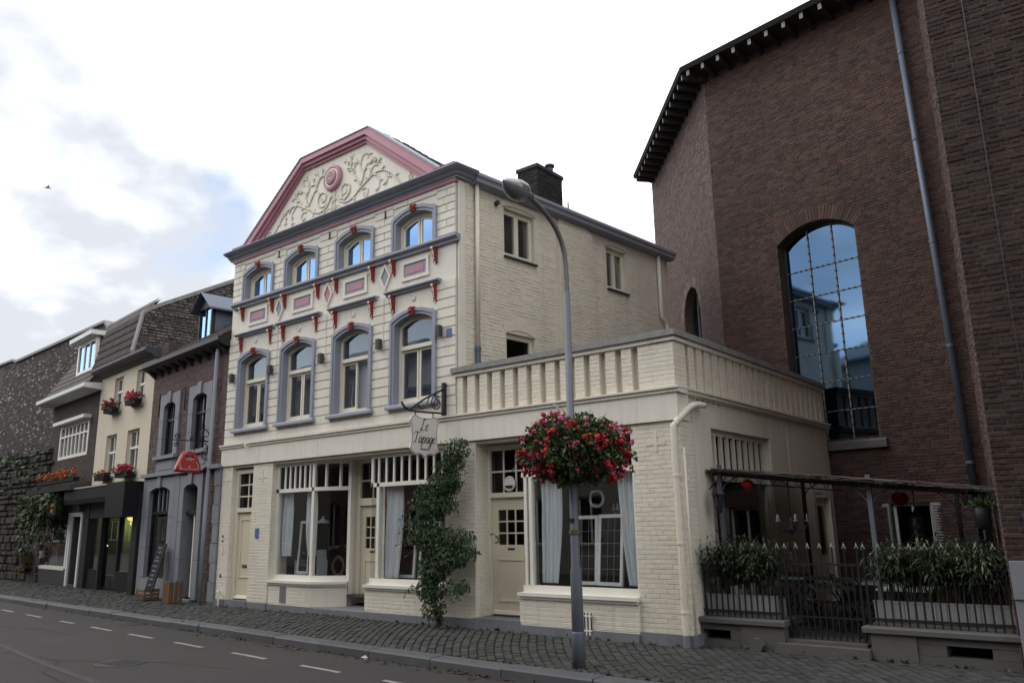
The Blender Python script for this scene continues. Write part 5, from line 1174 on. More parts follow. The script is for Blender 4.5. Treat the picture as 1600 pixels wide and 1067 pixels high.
P1 = MB(); P1.sm = True; P1.tube([(-.42, -.10, 5.78), (-.44, -.10, 5.6), (-.46, -.10, 4.5), (-.52, -.10, 2.0), (-.56, -.10, .05)], .05, 10); obj('downpipe', P1, 'pipe_grey', H3)
for u in (-3.98, -2.34, -.60):
    a_ = MB(); a_.tube([(u, -.03, 4.55), (u+.02, -.04, 5.15)], .016, 5); a_.tube([(u-.03, -.03, 4.75), (u+.05, -.04, 4.95)], .012, 5); obj('wall_anchor', a_, 'iron', H3)
# ---- cream house with the black shop front
H2 = hthing('cream_house', 'cream rendered house with red window boxes above a black shop front', 'house', -6.7)
O2 = [(-7.72, -7.0, 5.08, 6.10), (-5.92, -5.26, 5.08, 6.10), (-8.02, -7.14, 3.18, 4.40), (-6.28, -5.36, 3.20, 4.40), (-8.95, -4.75, 0.0, 2.60)]
obj('wall', wall_cells(MB(), -8.96, -4.56, 0, 6.30, O2, 0, .35), 'house_cream', H2)
for k, op in enumerate(O2[:4]):
    w = dark_window(op, H2, 'white_paint', 1 if k > 1 else 1, op[2]+(op[3]-op[2])*.58, 'glass_mid', .09)
    obj('sill', MB().box(op[0]-.04, op[1]+.04, -.07, .14, op[2]-.07, op[2]-.002), 'bluestone', w)
obj('cornice', MB().prism([(.1, 6.25), (-.10, 6.27), (-.14, 6.34), (-.30, 6.38), (-.34, 6.44), (-.34, 6.52), (.1, 6.52)], -9.02, -4.5, 'x'), 'shop_grey', H2)
# steep tiled front slope, rubble side gable
r2 = obj('roof', MB().add([(-9.1, -.25, 6.5), (-5.75, -.25, 6.5), (-5.75, .05, 7.78), (-9.1, .05, 7.78), (-9.1, 4.6, 10.3), (-5.75, 4.6, 10.3)], [(0,1,2,3),(3,2,5,4)]), 'roof_tile', H2)
b = MB()
for j in range(5):
    if j < 5: ya, za, yb, zb = -.27+.06*j, 6.52+.256*j, -.27+.06*(j+1), 6.52+.256*(j+1)
    else: ya, za, yb, zb = .03+.27*(j-5), 7.80+.15*(j-5), .03+.27*(j-4), 7.80+.15*(j-4)
    for i in range(14):
        u = -9.08+i*.238
        b.add([(u, ya-.02, za+.04), (u+.11, ya-.06, za+.05), (u+.22, ya-.02, za+.04), (u+.22, yb, zb+.03), (u+.11, yb-.03, zb+.04), (u, yb, zb+.03), (u, ya, za), (u+.22, ya, za)], [(0,1,4,5),(1,2,3,4),(6,7,2,1,0)])
obj('roof_tiles', b, 'roof_tile', r2, kind='stuff')
gab = [(.36, 5.9), (-.27, 6.53), (-.06, 7.72), (.10, 7.86), (2.6, 9.22), (4.6, 10.3), (4.6, 5.9)]
gw = obj('gable_wall', MB().prism(gab, -5.75, -5.62, 'x'), 'dark_mortar', H2)
b = MB(); z = 5.95
def gtop(y): return float(np.interp(y, [p[0] for p in gab[1:6]], [p[1] for p in gab[1:6]]))
while z < 10:
    y = -.38; h = random.uniform(.055, .10)
    while y < 4.5:
        l = random.uniform(.09, .24)
        if z+h < gtop(y+l/2)-.02 and (z > 6.55 or y > .4):
            m_ = brick_mesh(l-.014, h-.014, random.uniform(.012, .05), .012); b.add([(-5.62-q_[1], y+l/2+q_[0], z+h/2+q_[2]) for q_ in m_.v], m_.f)
        y += l
    z += h
obj('rubble_stones', b, 'rubble', gw, kind='stuff')
for i in range(len(gab)-2):
    if i == 0: continue
    (y0, z0), (y1, z1) = gab[i], gab[i+1]
    if y1 > 4.7: break
    obj('verge', MB().add([(-5.80, y0, z0-.02), (-5.80, y1, z1-.02), (-5.56, y1, z1-.02), (-5.56, y0, z0-.02), (-5.80, y0-.03, z0+.09), (-5.80, y1-.03, z1+.09), (-5.56, y1-.03, z1+.09), (-5.56, y0-.03, z0+.09)], [(0,3,2,1),(4,5,6,7),(0,1,5,4),(1,2,6,5),(2,3,7,6),(3,0,4,7)]), 'coping', H2)
obj('side_parapet', MB().box(-5.6, -4.55, .3, .5, 5.9, 6.75), 'umber_brick', H2)
# shop front
sf2 = obj('shop_front', MB().box(-9.10, -8.62, -.10, .2, 0, 2.62).box(-4.98, -4.62, -.12, .2, 0, 2.62).box(-7.62, -7.50, -.06, .12, 0, 2.2).box(-6.28, -6.2, -.02, .12, .1, 2.2).box(-8.62, -4.98, -.08, .2, 2.0, 2.62), 'black_paint', H2)
obj('shop_fascia', MB().prism([(.1, 2.45), (-.42, 2.42), (-.45, 2.55), (-.45, 2.86), (.1, 2.90)], -10.0, -6.08, 'x'), 'shop_black', sf2)
obj('awning_box', MB().box(-6.06, -4.66, -.50, .1, 1.98, 2.90), 'shop_black', sf2)
obj('fascia_edge', MB().box(-10.0, -6.08, -.47, -.44, 2.86, 2.90), 'tip_grey', sf2)
obj('stall_riser', MB().box(-8.62, -7.62, -.02, .1, 0, .55).box(-6.2, -4.98, -.02, .1, 0, .55), 'shop_black', sf2)
obj('pane', MB().box(-8.62, -7.62, .03, .034, .55, 2.0), 'glass_shop', sf2); obj('pane', MB().box(-6.2, -4.98, .03, .034, .55, 2.0), 'glass_shop', sf2); obj('pane', MB().box(-7.5, -6.28, .05, .054, .1, 2.0), 'glass_dark', sf2)
obj('door_panel', MB().box(-7.5, -6.28, .06, .10, .08, .52), 'black_paint', sf2)
obj('interior', MB().box(-9, -4.7, 3.4, 3.45, 0, 2.7).box(-9, -4.7, .2, 3.4, -.02, .0), 'room', sf2); obj('green_wall', MB().box(-8.94, -8.88, .22, 3.4, .02, 2.62), 'green_wall', sf2); obj('party_wall', MB().box(-4.70, -4.62, .3, 3.4, 0, 2.7), 'room', sf2); obj('counter', MB().box(-8.3, -7.2, 1.3, 1.7, 0, .9), 'room_light', sf2)
gl = lone('shop_lamp', MB().ball(tuple(HM @ Vector((-8.62, 1.1, 2.02))), .10, 10, 6), 'warm_glow', 'glowing yellow lamp inside the black shop', 'lamp', tuple(HM @ Vector((-8.62, 1.1, 1.92))))
pl_d = bpy.data.lights.new('shop_lamp_light', 'POINT'); pl_d.energy = 17; pl_d.color = (1.0, 0.86, 0.55); pl_d.shadow_soft_size = .08
pl_o = bpy.data.objects.new('shop_lamp_light', pl_d); COL.objects.link(pl_o); pl_o.location = tuple(HM @ Vector((-8.45, 1.1, 1.86)))
for k, (u, v, z) in enumerate(((-8.35, .35, 1.88), (-6.1, .5, 1.92), (-6.1, .5, 1.82), (-6.2, .55, 1.28), (-8.3, .4, 1.2), (-7.7, .5, 1.15))):
    lone('spotlight', MB().ball(tuple(HM @ Vector((u, v, z))), .022, 8, 5), 'white_glow', ('tiny bright spotlight high in the black shop, towards the dormer house', 'tiny bright spotlight, upper of the pair high in the black shop', 'tiny bright spotlight, lower of the pair high in the black shop', 'tiny bright spotlight at mid height behind the black shop window', 'tiny bright spotlight at mid height by the dark shop post', 'tiny bright spotlight at mid height in the black shop doorway')[k], 'spotlight', tuple(HM @ Vector((u, v, z-.02))), 'spotlights in the black shop')
# ---- brown house with dormer and ivy
H1 = hthing('dormer_house', 'brown brick house with white dormer, white eaves and ivy over its shop window', 'house', -11.4)
O1 = [(-12.72, -9.72, 3.98, 5.12), (-13.45, -10.6, .50, 2.0), (-10.28, -9.5, .05, 2.1)]
w1w = obj('wall', wall_cells(MB(), -13.85, -8.98, 0, 5.95, O1, 0, .35), 'dark_mortar', H1)
cut1 = lambda u, z: any(a-.02 < u < c+.02 and e-.02 < z < f+.02 for a, c, e, f in O1)
brick_field(w1w, lay_bricks(-13.85, -8.98, 2.6, 5.95, .20, .05, .010, cut1), (0, 0, 0), 0, .006, 'umber_brick', off=.003)
obj('eaves', MB().prism([(.1, 5.92), (-.50, 5.97), (-.53, 6.0), (-.53, 6.11), (.1, 6.16)], -14.1, -8.86, 'x'), 'old_frame', H1)
b = MB(); w = obj('window', MB().box(-12.72, -12.60, -.02, .1, 3.98, 5.12).box(-9.84, -9.72, -.02, .1, 3.98, 5.12).box(-12.6, -9.84, -.02, .1, 3.98, 4.08).box(-12.6, -9.84, -.02, .1, 5.02, 5.12), 'white_paint', H1)
for k in range(1, 7): x = -12.6+2.76*k/7; obj('glazing_bar', MB().box(x-.035, x+.035, -.01, .08, 4.08, 5.02), 'white_paint', w)
obj('transom', MB().box(-12.6, -9.84, -.015, .085, 4.70, 4.76), 'white_paint', w); obj('pane', MB().box(-12.6, -9.84, .03, .034, 4.08, 5.02), 'glass_mid', w); obj('hood', MB().box(-12.85, -9.6, -.25, .1, 5.13, 5.24), 'old_frame', w); obj('interior', MB().box(-12.8, -9.6, .6, .65, 3.9, 5.3), 'room_light', w)
r1_ = obj('roof', MB().add([(-14.0, -.3, 6.14), (-8.98, -.3, 6.14), (-8.98, 1.6, 9.2), (-14.0, 1.6, 9.2), (-14.0, 3.6, 6.1)], [(0,1,2,3),(0,3,4)]), 'roof_tile', H1)
b = MB()
for j in range(13):
    ya, za = -.32+.146*j, 6.17+.235*j
    for i in range(20): u = -13.98+i*.25; b.add([(u, ya-.03, za+.035), (u+.235, ya-.03, za+.035), (u+.235, ya+.12, za+.25), (u, ya+.12, za+.25), (u, ya, za), (u+.235, ya, za)], [(0,1,2,3),(4,5,1,0)])
obj('roof_tiles', b, 'roof_tile', r1_, kind='stuff')
dm = obj('dormer', MB().box(-11.75, -11.63, .0, .1, 6.7, 7.85).box(-10.01, -9.89, .0, .1, 6.7, 7.85).box(-11.63, -10.01, 0, .1, 6.7, 6.85).box(-11.63, -10.01, 0, .1, 7.72, 7.85), 'white_paint', H1)
for x in (-11.10, -10.55): obj('glazing_bar', MB().box(x-.045, x+.045, .01, .08, 6.85, 7.72), 'white_paint', dm)
obj('pane', MB().box(-11.63, -10.01, .04, .044, 6.85, 7.72), 'glass_sky', dm); obj('dormer_cheek', MB().prism([(.1, 6.7), (.1, 7.85), (.9, 7.85)], -9.93, -9.91, 'x').prism([(.1, 6.7), (.1, 7.85), (.9, 7.85)], -11.75, -11.73, 'x'), 'zinc', dm)
obj('dormer_roof', MB().box(-11.95, -9.70, -.25, 1.2, 7.85, 8.0), 'old_frame', dm); obj('interior', MB().box(-11.55, -10.05, .5, .55, 6.75, 7.8), 'room', dm)
s1 = obj('shop_window', MB().box(-13.52, -13.42, -.06, .1, .5, 2.2).box(-10.72, -10.58, -.06, .1, .5, 2.2).box(-13.42, -10.72, -.06, .1, .45, .56), 'white_paint', H1); obj('pane', MB().box(-13.42, -10.72, -.01, -.006, .56, 2.2), 'glass_shop', s1)
obj('stall_riser', MB().box(-13.6, -10.5, -.05, .1, 0, .45), 'shop_grey', s1); obj('interior', MB().box(-13.6, -9.4, 1.4, 1.45, 0, 2.6).box(-13.5, -10.6, .2, 1.4, .3, .33), 'room', s1)
obj('shop_curtain', MB().box(-13.2, -12.6, .25, .26, .6, 2.2).box(-11.5, -10.9, .25, .26, .6, 2.2), 'room_light', s1)
obj('party_wall', MB().box(-13.84, -13.76, .36, 3, 0, 5.9), 'room', H1); obj('inner_wall', MB().box(-10.56, -10.44, .36, 1.4, 0, 2.6), 'room', H1)
d1 = obj('door_frame', MB().box(-10.5, -10.38, -.06, .12, 0, 2.2).box(-9.5, -9.38, -.06, .12, 0, 2.2).box(-10.38, -9.5, -.06, .12, 2.08, 2.2), 'old_frame', H1); obj('door', MB().box(-10.38, -9.5, .4, .45, .05, 2.08), 'black_paint', d1)
obj('canopy', MB().prism([(.1, 2.95), (-.55, 2.86), (-.58, 2.98), (.1, 3.1)], -13.9, -9.05, 'x'), 'shop_grey', H1)
# ---- tall brick building behind and old rubble wall at the street
SB = thing('tall_brick_building', 'tall dark brick building with pale flecked bricks rising behind the dormer house', 'building', (-37.5, 15.1, 0), R(-2.0), world=False)
LW = 13.5
tw = obj('wall', MB().prism([(-16, 0), (3.6, 0), (3.6, 9.9), (3.05, 10.35), (-7.5, 10.15), (-8, 10.3), (-16, 10.35)], 0, 9, 'y'), 'dark_mortar', SB)
b = MB(); rows = lay_bricks(-9.5, 3.6, 3.2, 10.3, .24, .060, .011, lambda u, z: z > float(np.interp(u, [-9.5, -7.5, 3.05, 3.6], [10.3, 10.1, 10.3, 9.9])), jit=.2); brick_field(tw, rows, (0, 0, 0), 0, .010, 'dark_brick', off=.008)
obj('wall_coping', MB().prism([(-16, 10.36), (-8, 10.31), (-7.5, 10.16), (3.05, 10.36), (3.65, 9.88), (3.7, 9.98), (3.08, 10.48), (-7.5, 10.28), (-8, 10.42), (-16, 10.48)], -.12, .3), 'coping', SB)
obj('chimney_pot', MB().lathe([(.12, 0), (.12, .35), (.2, .38), (.2, .5), (.03, .6), (.03, .8)], (.0, .8, 10.25), 10), 'iron', SB)
OW = thing('old_stone_wall', 'dark overgrown rubble stone wall at the end of the street', 'wall', (-33.0, 11.75, 0), R(-2.0), world=False)
ow = obj('wall_core', MB().box(-8, 3.0, 0, 1.6, 0, 4.35), 'dark_mortar', OW)
b = MB(); z = .0
while z < 4.3:
    h = random.uniform(.14, .30); u = -5.0
    while u < 3.0:
        l = random.uniform(.2, .55); m_ = brick_mesh(l-.03, h-.03, random.uniform(.03, .14), .03)
        if not (2.0 < u+l/2 < 2.9 and z < 1.9): b.add([(u+l/2+q_[0]+random.uniform(-.01, .01), q_[1], z+h/2+q_[2]+random.uniform(-.01, .01)) for q_ in m_.v], m_.f)
        u += l
    z += h
obj('rubble_stones', b, 'dark_rubble', ow, kind='stuff')
obj('wall_creeper', leaves(200, lambda: ((random.uniform(-4.5, 3.0), -.12-random.random()*.15, 3.0+1.5*random.random()**.6), (0, -1, -.5)), .16, .6), 'leaf_dark', OW, kind='stuff')

for H_, u0, u1, zt_, ce in ((H3, -4.5, .0, 5.7, 2.95), (H2, -8.9, -4.62, 6.2, 2.72), (H1, -13.8, -9.0, 5.9, 2.62)):
    obj('rear_wall', MB().box(u0, u1, 4.4, 4.6, 0, zt_), 'dark_mortar', H_); obj('floor_slab', MB().box(u0, u1, .42, 4.38, ce, ce+.1), 'room', H_); obj('attic_floor', MB().box(u0, u1, .42, 4.38, zt_-.1, zt_), 'room', H_)
# ================================================================ street lamp with its flower basket
LP = (-5.52, 8.0, 0)
t = thing('street_lamp', 'tall grey street lamp with curved arm and oval lantern head', 'street lamp', LP)
b = MB(); b.sm = True; b.tube([(LP[0], LP[1], -.02), (LP[0], LP[1], 1.05), (LP[0], LP[1], 1.12), (LP[0], LP[1], 4.45)], [.072, .069, .054, .043], 16); obj('pole', b, 'galv', t)
b = MB(); b.sm = True; b.lathe([(.078, 0), (.078, .38), (.075, .40)], (LP[0], LP[1], -.01), 16); obj('pole_base', b, 'galv', t)
b = MB(); b.sm = True; arm = spline([(LP[0], 8.0, 4.40), (LP[0], 8.0, 4.72), (LP[0], 7.96, 5.02), (LP[0], 7.80, 5.26), (LP[0], 7.54, 5.42), (LP[0], 7.30, 5.50), (LP[0], 7.16, 5.52)], 6); b.tube(arm, .033, 12); obj('arm', b, 'galv_dark', t)
hd = Matrix.Translation((LP[0], 7.20, 5.525)) @ Matrix.Rotation(R(-4), 4, 'X')
b = MB(); b.sm = True; n = 18
for i in range(n+1):
    s = i/n; w = max(.012, .145*max(0, math.sin(math.pi*(.05+.95*s)**.78))**.62); yy = -.43*s
    for k in range(13):
        a = math.pi*k/12; b.v.append((w*math.cos(a), yy, .10*math.sin(a)*(w/.15)**.8))
b.f = [(i*13+k, i*13+k+1, (i+1)*13+k+1, (i+1)*13+k) for i in range(n) for k in range(12)]
obj('lamp_shell', b.tf(hd), 'lamp_shell', t)
b = MB(); b.sm = True
for i in range(n+1):
    s = i/n; w = max(.011, .143*max(0, math.sin(math.pi*(.05+.95*s)**.78))**.62); yy = -.43*s
    for k in range(13):
        a = math.pi*k/12; b.v.append((w*math.cos(a), yy, -.155*math.sin(a)*(w/.15)**.9))
b.f = [(i*13+k+1, i*13+k, (i+1)*13+k, (i+1)*13+k+1) for i in range(n) for k in range(12)]
obj('lamp_lens', b.tf(hd), 'lamp_glass', t)
b = MB(); b.sm = True; b.tube([tuple(hd @ Vector((0, .10, -.01))), tuple(hd @ Vector((0, -.06, 0)))], .055, 12); obj('lamp_neck', b, 'galv_dark', t)
obj('access_plate', MB().box(LP[0]-.04, LP[0]+.04, LP[1]-.070, LP[1]-.05, 1.62, 1.66), 'iron', t)
b = MB(); b.lathe([(.068, 0), (.068, .05)], (LP[0], LP[1], 1.48), 16); obj('tape_band', b, 'cane', t)
FBK = thing('hanging_flower_basket', 'large ball of red and pink geraniums ringed round the lamp post', 'flower basket', (LP[0], LP[1], 2.05))
BC = Vector((LP[0]+.02, LP[1], 2.47)); BRX, BRZ = .60, .385
def bsurf(low=-1.0, k=None):
    a = random.random()*6.283; z = random.uniform(low, 1); q = math.sqrt(max(0, 1-z*z)); rr = random.uniform(.70, 1.0) if k is None else k
    wob = 1+.10*math.sin(3*a+1)+.07*math.sin(7*a+2*z*3)
    d = Vector((q*math.cos(a), q*math.sin(a), z)); return BC+Vector((d.x*BRX*rr*wob, d.y*BRX*rr*wob, d.z*(BRZ if z > 0 else BRZ*1.05)*rr*wob)), d
b = MB(); b.sm = True; b.lathe([(.08, -.30), (.34, -.28), (.42, -.08), (.44, .0), (.08, .02)], tuple(BC), 18); obj('basket_bowl', b, 'iron', FBK)
obj('leaves', leaves(6500, lambda: bsurf(), .05, .95, .25, .5), 'leaf', FBK, kind='stuff')
heads = []
for mname in ('fl_red', 'fl_red', 'fl_crimson', 'fl_crimson', 'fl_pink', 'fl_mauve'):
    me = blossom(12, .030, .017).mesh('flower_head'); me.materials.append(MT[mname]); heads.append(me)
for k in range(300):
    if k % 4 == 0: CLc = bsurf(-.85, random.uniform(.98, 1.14)); CLi = None
    p, d = CLc[0]+Vector((random.gauss(0, .035), random.gauss(0, .035), random.gauss(0, .028))), CLc[1]; left = (p.x-BC.x)*.78+(p.y-BC.y)*-.6 < -.35
    if CLi is None: CLi = random.choice([4, 5, 3, 1, 2] if left else [0, 0, 1, 2, 3, 2, 0, 1]) if random.random() < .95 else 4
    i = CLi
    o = bpy.data.objects.new('flower_head', heads[i]); COL.objects.link(o); o.parent = FBK; o.location = p-Vector(ORG[FBK.name]); s = random.uniform(.6, 1.25); o.scale = (s, s, s*.85); o.rotation_euler = (random.random()*6, random.random()*6, random.random()*6)
for mname, cnt, lo in (('fl_red', 60, -.8), ('fl_crimson', 60, -.9), ('fl_pink', 45, -.7)):
    b = MB()
    for k in range(cnt):
        p, d = bsurf(lo, random.uniform(.94, 1.08)); m_ = blossom(8, .030, .017); b.add([tuple(Vector(v)+p) for v in m_.v], m_.f)
    obj('flowers', b, mname, FBK, kind='stuff')
b = MB()
for k in range(240): p, d = bsurf(-.5, .95); q = p+(d+Vector((random.gauss(0, .3), random.gauss(0, .3), .5 if d.z > 0 else -.6)))*random.uniform(.03, .08); b.tube([tuple(p), tuple(q)], .003, 3, False)
obj('stems', b, 'leaf', FBK, kind='stuff')
b = MB()
for k in range(46):                                        # trailing shoots
    p, d = bsurf(-.6, .95); P = [p+Vector((d.x, d.y, 0))*.05*i+Vector((random.gauss(0, .008), random.gauss(0, .008), -.045*i*(1+i*.10))) for i in range(random.randint(3, 4))]
    b.tube([tuple(v) for v in P], .003, 3, False)
    for v in P[1:]:
        for _ in range(3): m_ = leaves(1, lambda: (tuple(v), (random.gauss(0, 1), random.gauss(0, 1), -.2)), .05, .9); b.add(m_.v, m_.f)
obj('trailing_shoots', b, 'leaf', FBK, kind='stuff')
# ================================================================ hanging sign
SX = -9.56
t = thing('hanging_sign', 'cream shield sign reading Le Tapage on a black scrolled bracket', 'sign', (SX, YF-.03, 2.68))
b = MB(); b.box(SX-.025, SX+.025, 9.95, 10.03, 3.44, 4.04); obj('bracket_plate', b, 'iron', t)
b = MB(); b.sm = True
b.tube([(SX, 9.96, 3.92), (SX, 9.50, 3.70), (SX, 9.16, 3.49)], .018, 6)
b.tube(spline([(SX, 9.96, 3.50), (SX, 9.5, 3.48), (SX, 9.2, 3.475), (SX, 9.06, 3.52), (SX, 8.98, 3.60)], 5), [.018]*21, 6); obj('bracket_arm', b, 'iron', t)
b = MB(); b.sm = True
def yz(pts, r): b.tube([(SX, p[0], p[1]) for p in pts], r, 6)
yz([(9.78+q_[0]-9.78, q_[1]) for q_ in spiral(9.80, 3.66, .135, 1.2, 1.9, 1)], .011)
yz(spline([(9.86, 3.78), (9.70, 3.80), (9.60, 3.70), (9.54, 3.58), (9.46, 3.53), (9.38, 3.57), (9.39, 3.64), (9.45, 3.64)], 5), .010)
obj('bracket_scroll', b, 'iron', t)
for y in (9.30, 9.72): obj('hanger', MB().tube([(SX, y, 3.49), (SX, y, 3.38)], .011, 5), 'iron', t)
half = [(0, 3.375), (.10, 3.375), (.17, 3.40), (.24, 3.42), (.31, 3.38), (.335, 3.33), (.305, 3.22), (.295, 3.08), (.31, 2.94), (.34, 2.86), (.30, 2.80), (.22, 2.76), (.13, 2.77), (.06, 2.755), (0, 2.70)]
out_l = [(9.51+p[0], p[1]) for p in half]+[(9.51-p[0], p[1]) for p in reversed(half[1:-1])]
bd = obj('sign_board', MB().prism(out_l, SX-.015, SX+.015, 'x'), 'sign_cream', t)
rim = [(9.51+(p[0]-9.51)*.96, 3.08+(p[1]-3.08)*.965) for p in out_l]; b = MB(); b.tube([(SX+.0165, p[0], p[1]) for p in rim+[rim[0]]], .004, 4, False); b.tube([(SX-.0165, p[0], p[1]) for p in rim+[rim[0]]], .004, 4, False); obj('sign_border', b, 'ink', bd)
# script letters as pen strokes: (x, y) in letter units
GLY = {
 'L': (0.95, [[(.62,1.28),(.72,1.42),(.62,1.50),(.46,1.36),(.40,1.0),(.34,.5),(.20,.12),(.02,.06),(.06,.16),(.22,.14),(.45,.02),(.70,.0),(.88,.14)]]),
 'T': (0.90, [[(-.08,1.08),(.0,1.30),(.22,1.36),(.60,1.30),(.95,1.36),(1.12,1.48)],[(.52,1.32),(.46,.85),(.38,.35),(.28,.08),(.14,.0),(.02,.10)]]),
 'e': (0.50, [[(.06,.36),(.34,.50),(.38,.72),(.24,.76),(.08,.52),(.06,.18),(.20,.0),(.36,.08),(.50,.28)]]),
 'a': (0.62, [[(.46,.62),(.30,.76),(.10,.56),(.04,.2),(.14,.0),(.30,.16),(.48,.70),(.42,.3),(.44,.04),(.54,.04),(.64,.22)]]),
 'p': (0.60, [[(-.04,.4),(.14,.80),(.08,.2),(-.04,-.55)],[(.08,.3),(.20,.70),(.38,.74),(.44,.46),(.34,.08),(.18,.02),(.12,.12)]]),
 'g': (0.58, [[(.46,.64),(.30,.76),(.10,.56),(.06,.22),(.16,.04),(.32,.20),(.48,.72),(.42,.1),(.30,-.42),(.12,-.58),(.0,-.42),(.18,-.16),(.60,.20)]]),
}
def script_word(word, y0, z0, s, par, side=1):
    x = 0; b = MB(); b.sm = True
    for ch_ in word:
        w, st = GLY[ch_]
        for pts in st:
            P = spline(pts, 6); n = len(P)
            pp = [(SX+side*.017, 9.51+side*(y0+(x+p[0]+p[1]*.22)*s), z0+p[1]*s) for p in P]
            rr = []
            for i in range(n):
                dy = P[min(i+1, n-1)][1]-P[max(i-1, 0)][1]; rr.append((.0085 if dy < -.02 else .0042)*s/.13)
            b.tube(pp, rr, 5)
        x += w
    obj('lettering', b, 'ink', par)
for side in (1, -1):
    script_word('Le', -.12, 3.165, .135, bd, side); script_word('Tapage', -.27, 2.955, .135, bd, side)
text('restaurant', .055, 'ink', bd, Matrix.Translation(Vector((SX+.0165, 9.51, 2.855))-Vector(ORG[t.name])) @ Matrix.Rotation(R(90), 4, 'Z') @ Matrix.Rotation(R(90), 4, 'X'))
# ================================================================ climbing plant on the pier
t = thing('climbing_plant', 'tall dark green climbing plant trained up the pier beside the hanging sign', 'plant', (-9.50, 9.86, 0))
VP = spline([(-9.50, 9.88, 0), (-9.62, 9.84, .4), (-9.72, 9.80, .9), (-9.75, 9.80, 1.4), (-9.55, 9.82, 1.9), (-9.3, 9.86, 2.4), (-9.15, 9.90, 2.75), (-9.02, 9.92, 2.98)], 6)
b = MB(); b.sm = True
for k in range(6):
    o_ = [random.gauss(0, .05) for _ in range(3)]; b.tube([(p[0]+o_[0]*min(1, i/8)+.04*math.sin(i*.7+k), p[1]+o_[1]*.4, p[2]) for i, p in enumerate(VP[:-4-k])], [.020*(1-i/len(VP)*.7) for i in range(len(VP[:-4-k]))], 5)
obj('stems', b, 'bark', t)
CL_ = [(-9.55, .30, .22, .18, 260), (-9.62, .62, .34, .25, 700), (-9.55, .95, .42, .25, 800), (-9.15, 1.15, .42, .22, 800), (-9.55, 1.40, .55, .26, 1100), (-8.95, 1.42, .30, .16, 320), (-9.78, 1.55, .42, .3, 800), (-9.62, 1.95, .42, .26, 800), (-9.42, 2.0, .42, .26, 800), (-9.34, 2.30, .38, .22, 700), (-9.18, 2.32, .30, .2, 450), (-9.16, 2.60, .30, .18, 420), (-9.06, 2.80, .22, .14, 220), (-9.0, 2.96, .16, .09, 90), (-8.9, 2.78, .2, .07, 60), (-9.0, .66, .22, .12, 160), (-8.82, 1.18, .22, .14, 160), (-9.68, 2.15, .3, .16, 220)]
for x, z, rx, rz, n in CL_:
    rx *= .78; rz *= .95
    def smp(x=x, z=z, rx=rx, rz=rz):
        a = Vector((random.gauss(0, 1), random.gauss(0, 1), random.gauss(0, 1))).normalized()*random.random()**.4
        return (x+a.x*rx, 9.80+a.y*.22-.04, z+a.z*rz), (a.x*.6, -.5+a.y*.3, a.z*.3-.3)
    obj('foliage', leaves(int(n*1.15), smp, .068, .42, .5, .4), 'leaf_dark', t, kind='stuff')
b = MB()
for k in range(90):
    x, z, rx, rz, n = random.choice(CL_); p = Vector((x+random.gauss(0, rx*.7), 9.72, z+random.gauss(0, rz*.7))); d = Vector((random.gauss(0, 1), -.5, random.gauss(-.2, .6))).normalized(); l = random.uniform(.12, .3)
    q = [p+d*l*i/4+Vector((0, 0, -.10*(i/4)**2)) for i in range(5)]; b.tube([tuple(v) for v in q], .004, 3, False)
    for v in q[1:]:
        for s in (-1, 1): e = Vector((random.gauss(0, 1), -.3, random.gauss(0, .6))).normalized()*.06; m_ = leaves(1, lambda: (tuple(v), tuple(e)), .07, .45); b.add(m_.v, m_.f)
obj('sprays', b, 'leaf_dark', t, kind='stuff')
# ================================================================ courtyard: floor, low walls, railings, gate
tag(obj('courtyard_floor', MB().add([(-5.14, 10.3, .06), (-1.3, 10.3, .06), (-2.2, 16.4, .06), (-5.14, 16.6, .06)], [(0,1,2,3)]), 'court'), 'dark paved floor of the small courtyard', None, None, 'structure')
YW = 10.30
def low_wall(x0, x1, vent, lab, slabx):
    t = thing('low_stone_wall', lab, 'wall', ((x0+x1)/2, YW, 0), group='low walls before the courtyard')
    v0, v1 = vent
    obj('wall_core', MB().box(x0+.02, x1-.02, YW+.32, YW+.5, -.02, .30), 'soil', t)
    for a, c, z0, z1 in [(x0, v0, .09, .205), (v1, slabx[0] if slabx[0] > v1 else x1, .09, .205), (x0, slabx[0] if slabx[0] > v1 else x1, .208, .298), (x0 if slabx[0] > v1 else slabx[1], slabx[0] if slabx[0] > v1 else x1, -.03, .087)]:
        if slabx[0] <= v1 and a < slabx[1]: a = slabx[1]+.004
        if c-a > .02: obj('stone_block', MB().box(a, c-.004, YW+random.uniform(-.006, .006), YW+.45, z0, z1), 'grey_stone', t)
    obj('stone_slab', MB().box(slabx[0], slabx[1], YW-.022, YW+.45, -.03, .299), 'grey_stone', t)
    obj('capstone', MB().prism([(YW-.06, .30), (YW+.55, .30), (YW+.55, .365), (YW-.04, .365), (YW-.06, .35)], x0-.03, x1+.03, 'x'), 'grey_stone', t)
    return t
lw1 = low_wall(-5.20, -3.98, (-5.08, -4.70), 'short low stone wall with a dark vent between the cream corner and the gate', (-4.55, -3.98))
pts = [(-4.40, .0), (-4.26, .0), (-4.22, .07), (-4.27, .15), (-4.36, .15), (-4.41, .07)]
obj('corner_guard', MB().prism(pts, YW-.14, YW-.02), 'grey_stone', lw1)
lw2 = low_wall(-3.0, -1.30, (-2.16, -1.72), 'longer low stone wall with a dark vent between the gate and the church corner', (-2.95, -2.46))
t = thing('gate_step', 'worn grey stone step under the courtyard gate', 'step', (-3.49, YW, 0)); obj('tread', MB().box(-4.05, -2.96, YW-.10, YW+.28, -.03, .11), 'grey_stone', t); obj('sill_stone', MB().box(-3.97, -3.01, YW+.02, YW+.40, .11, .15), 'grey_stone', t)
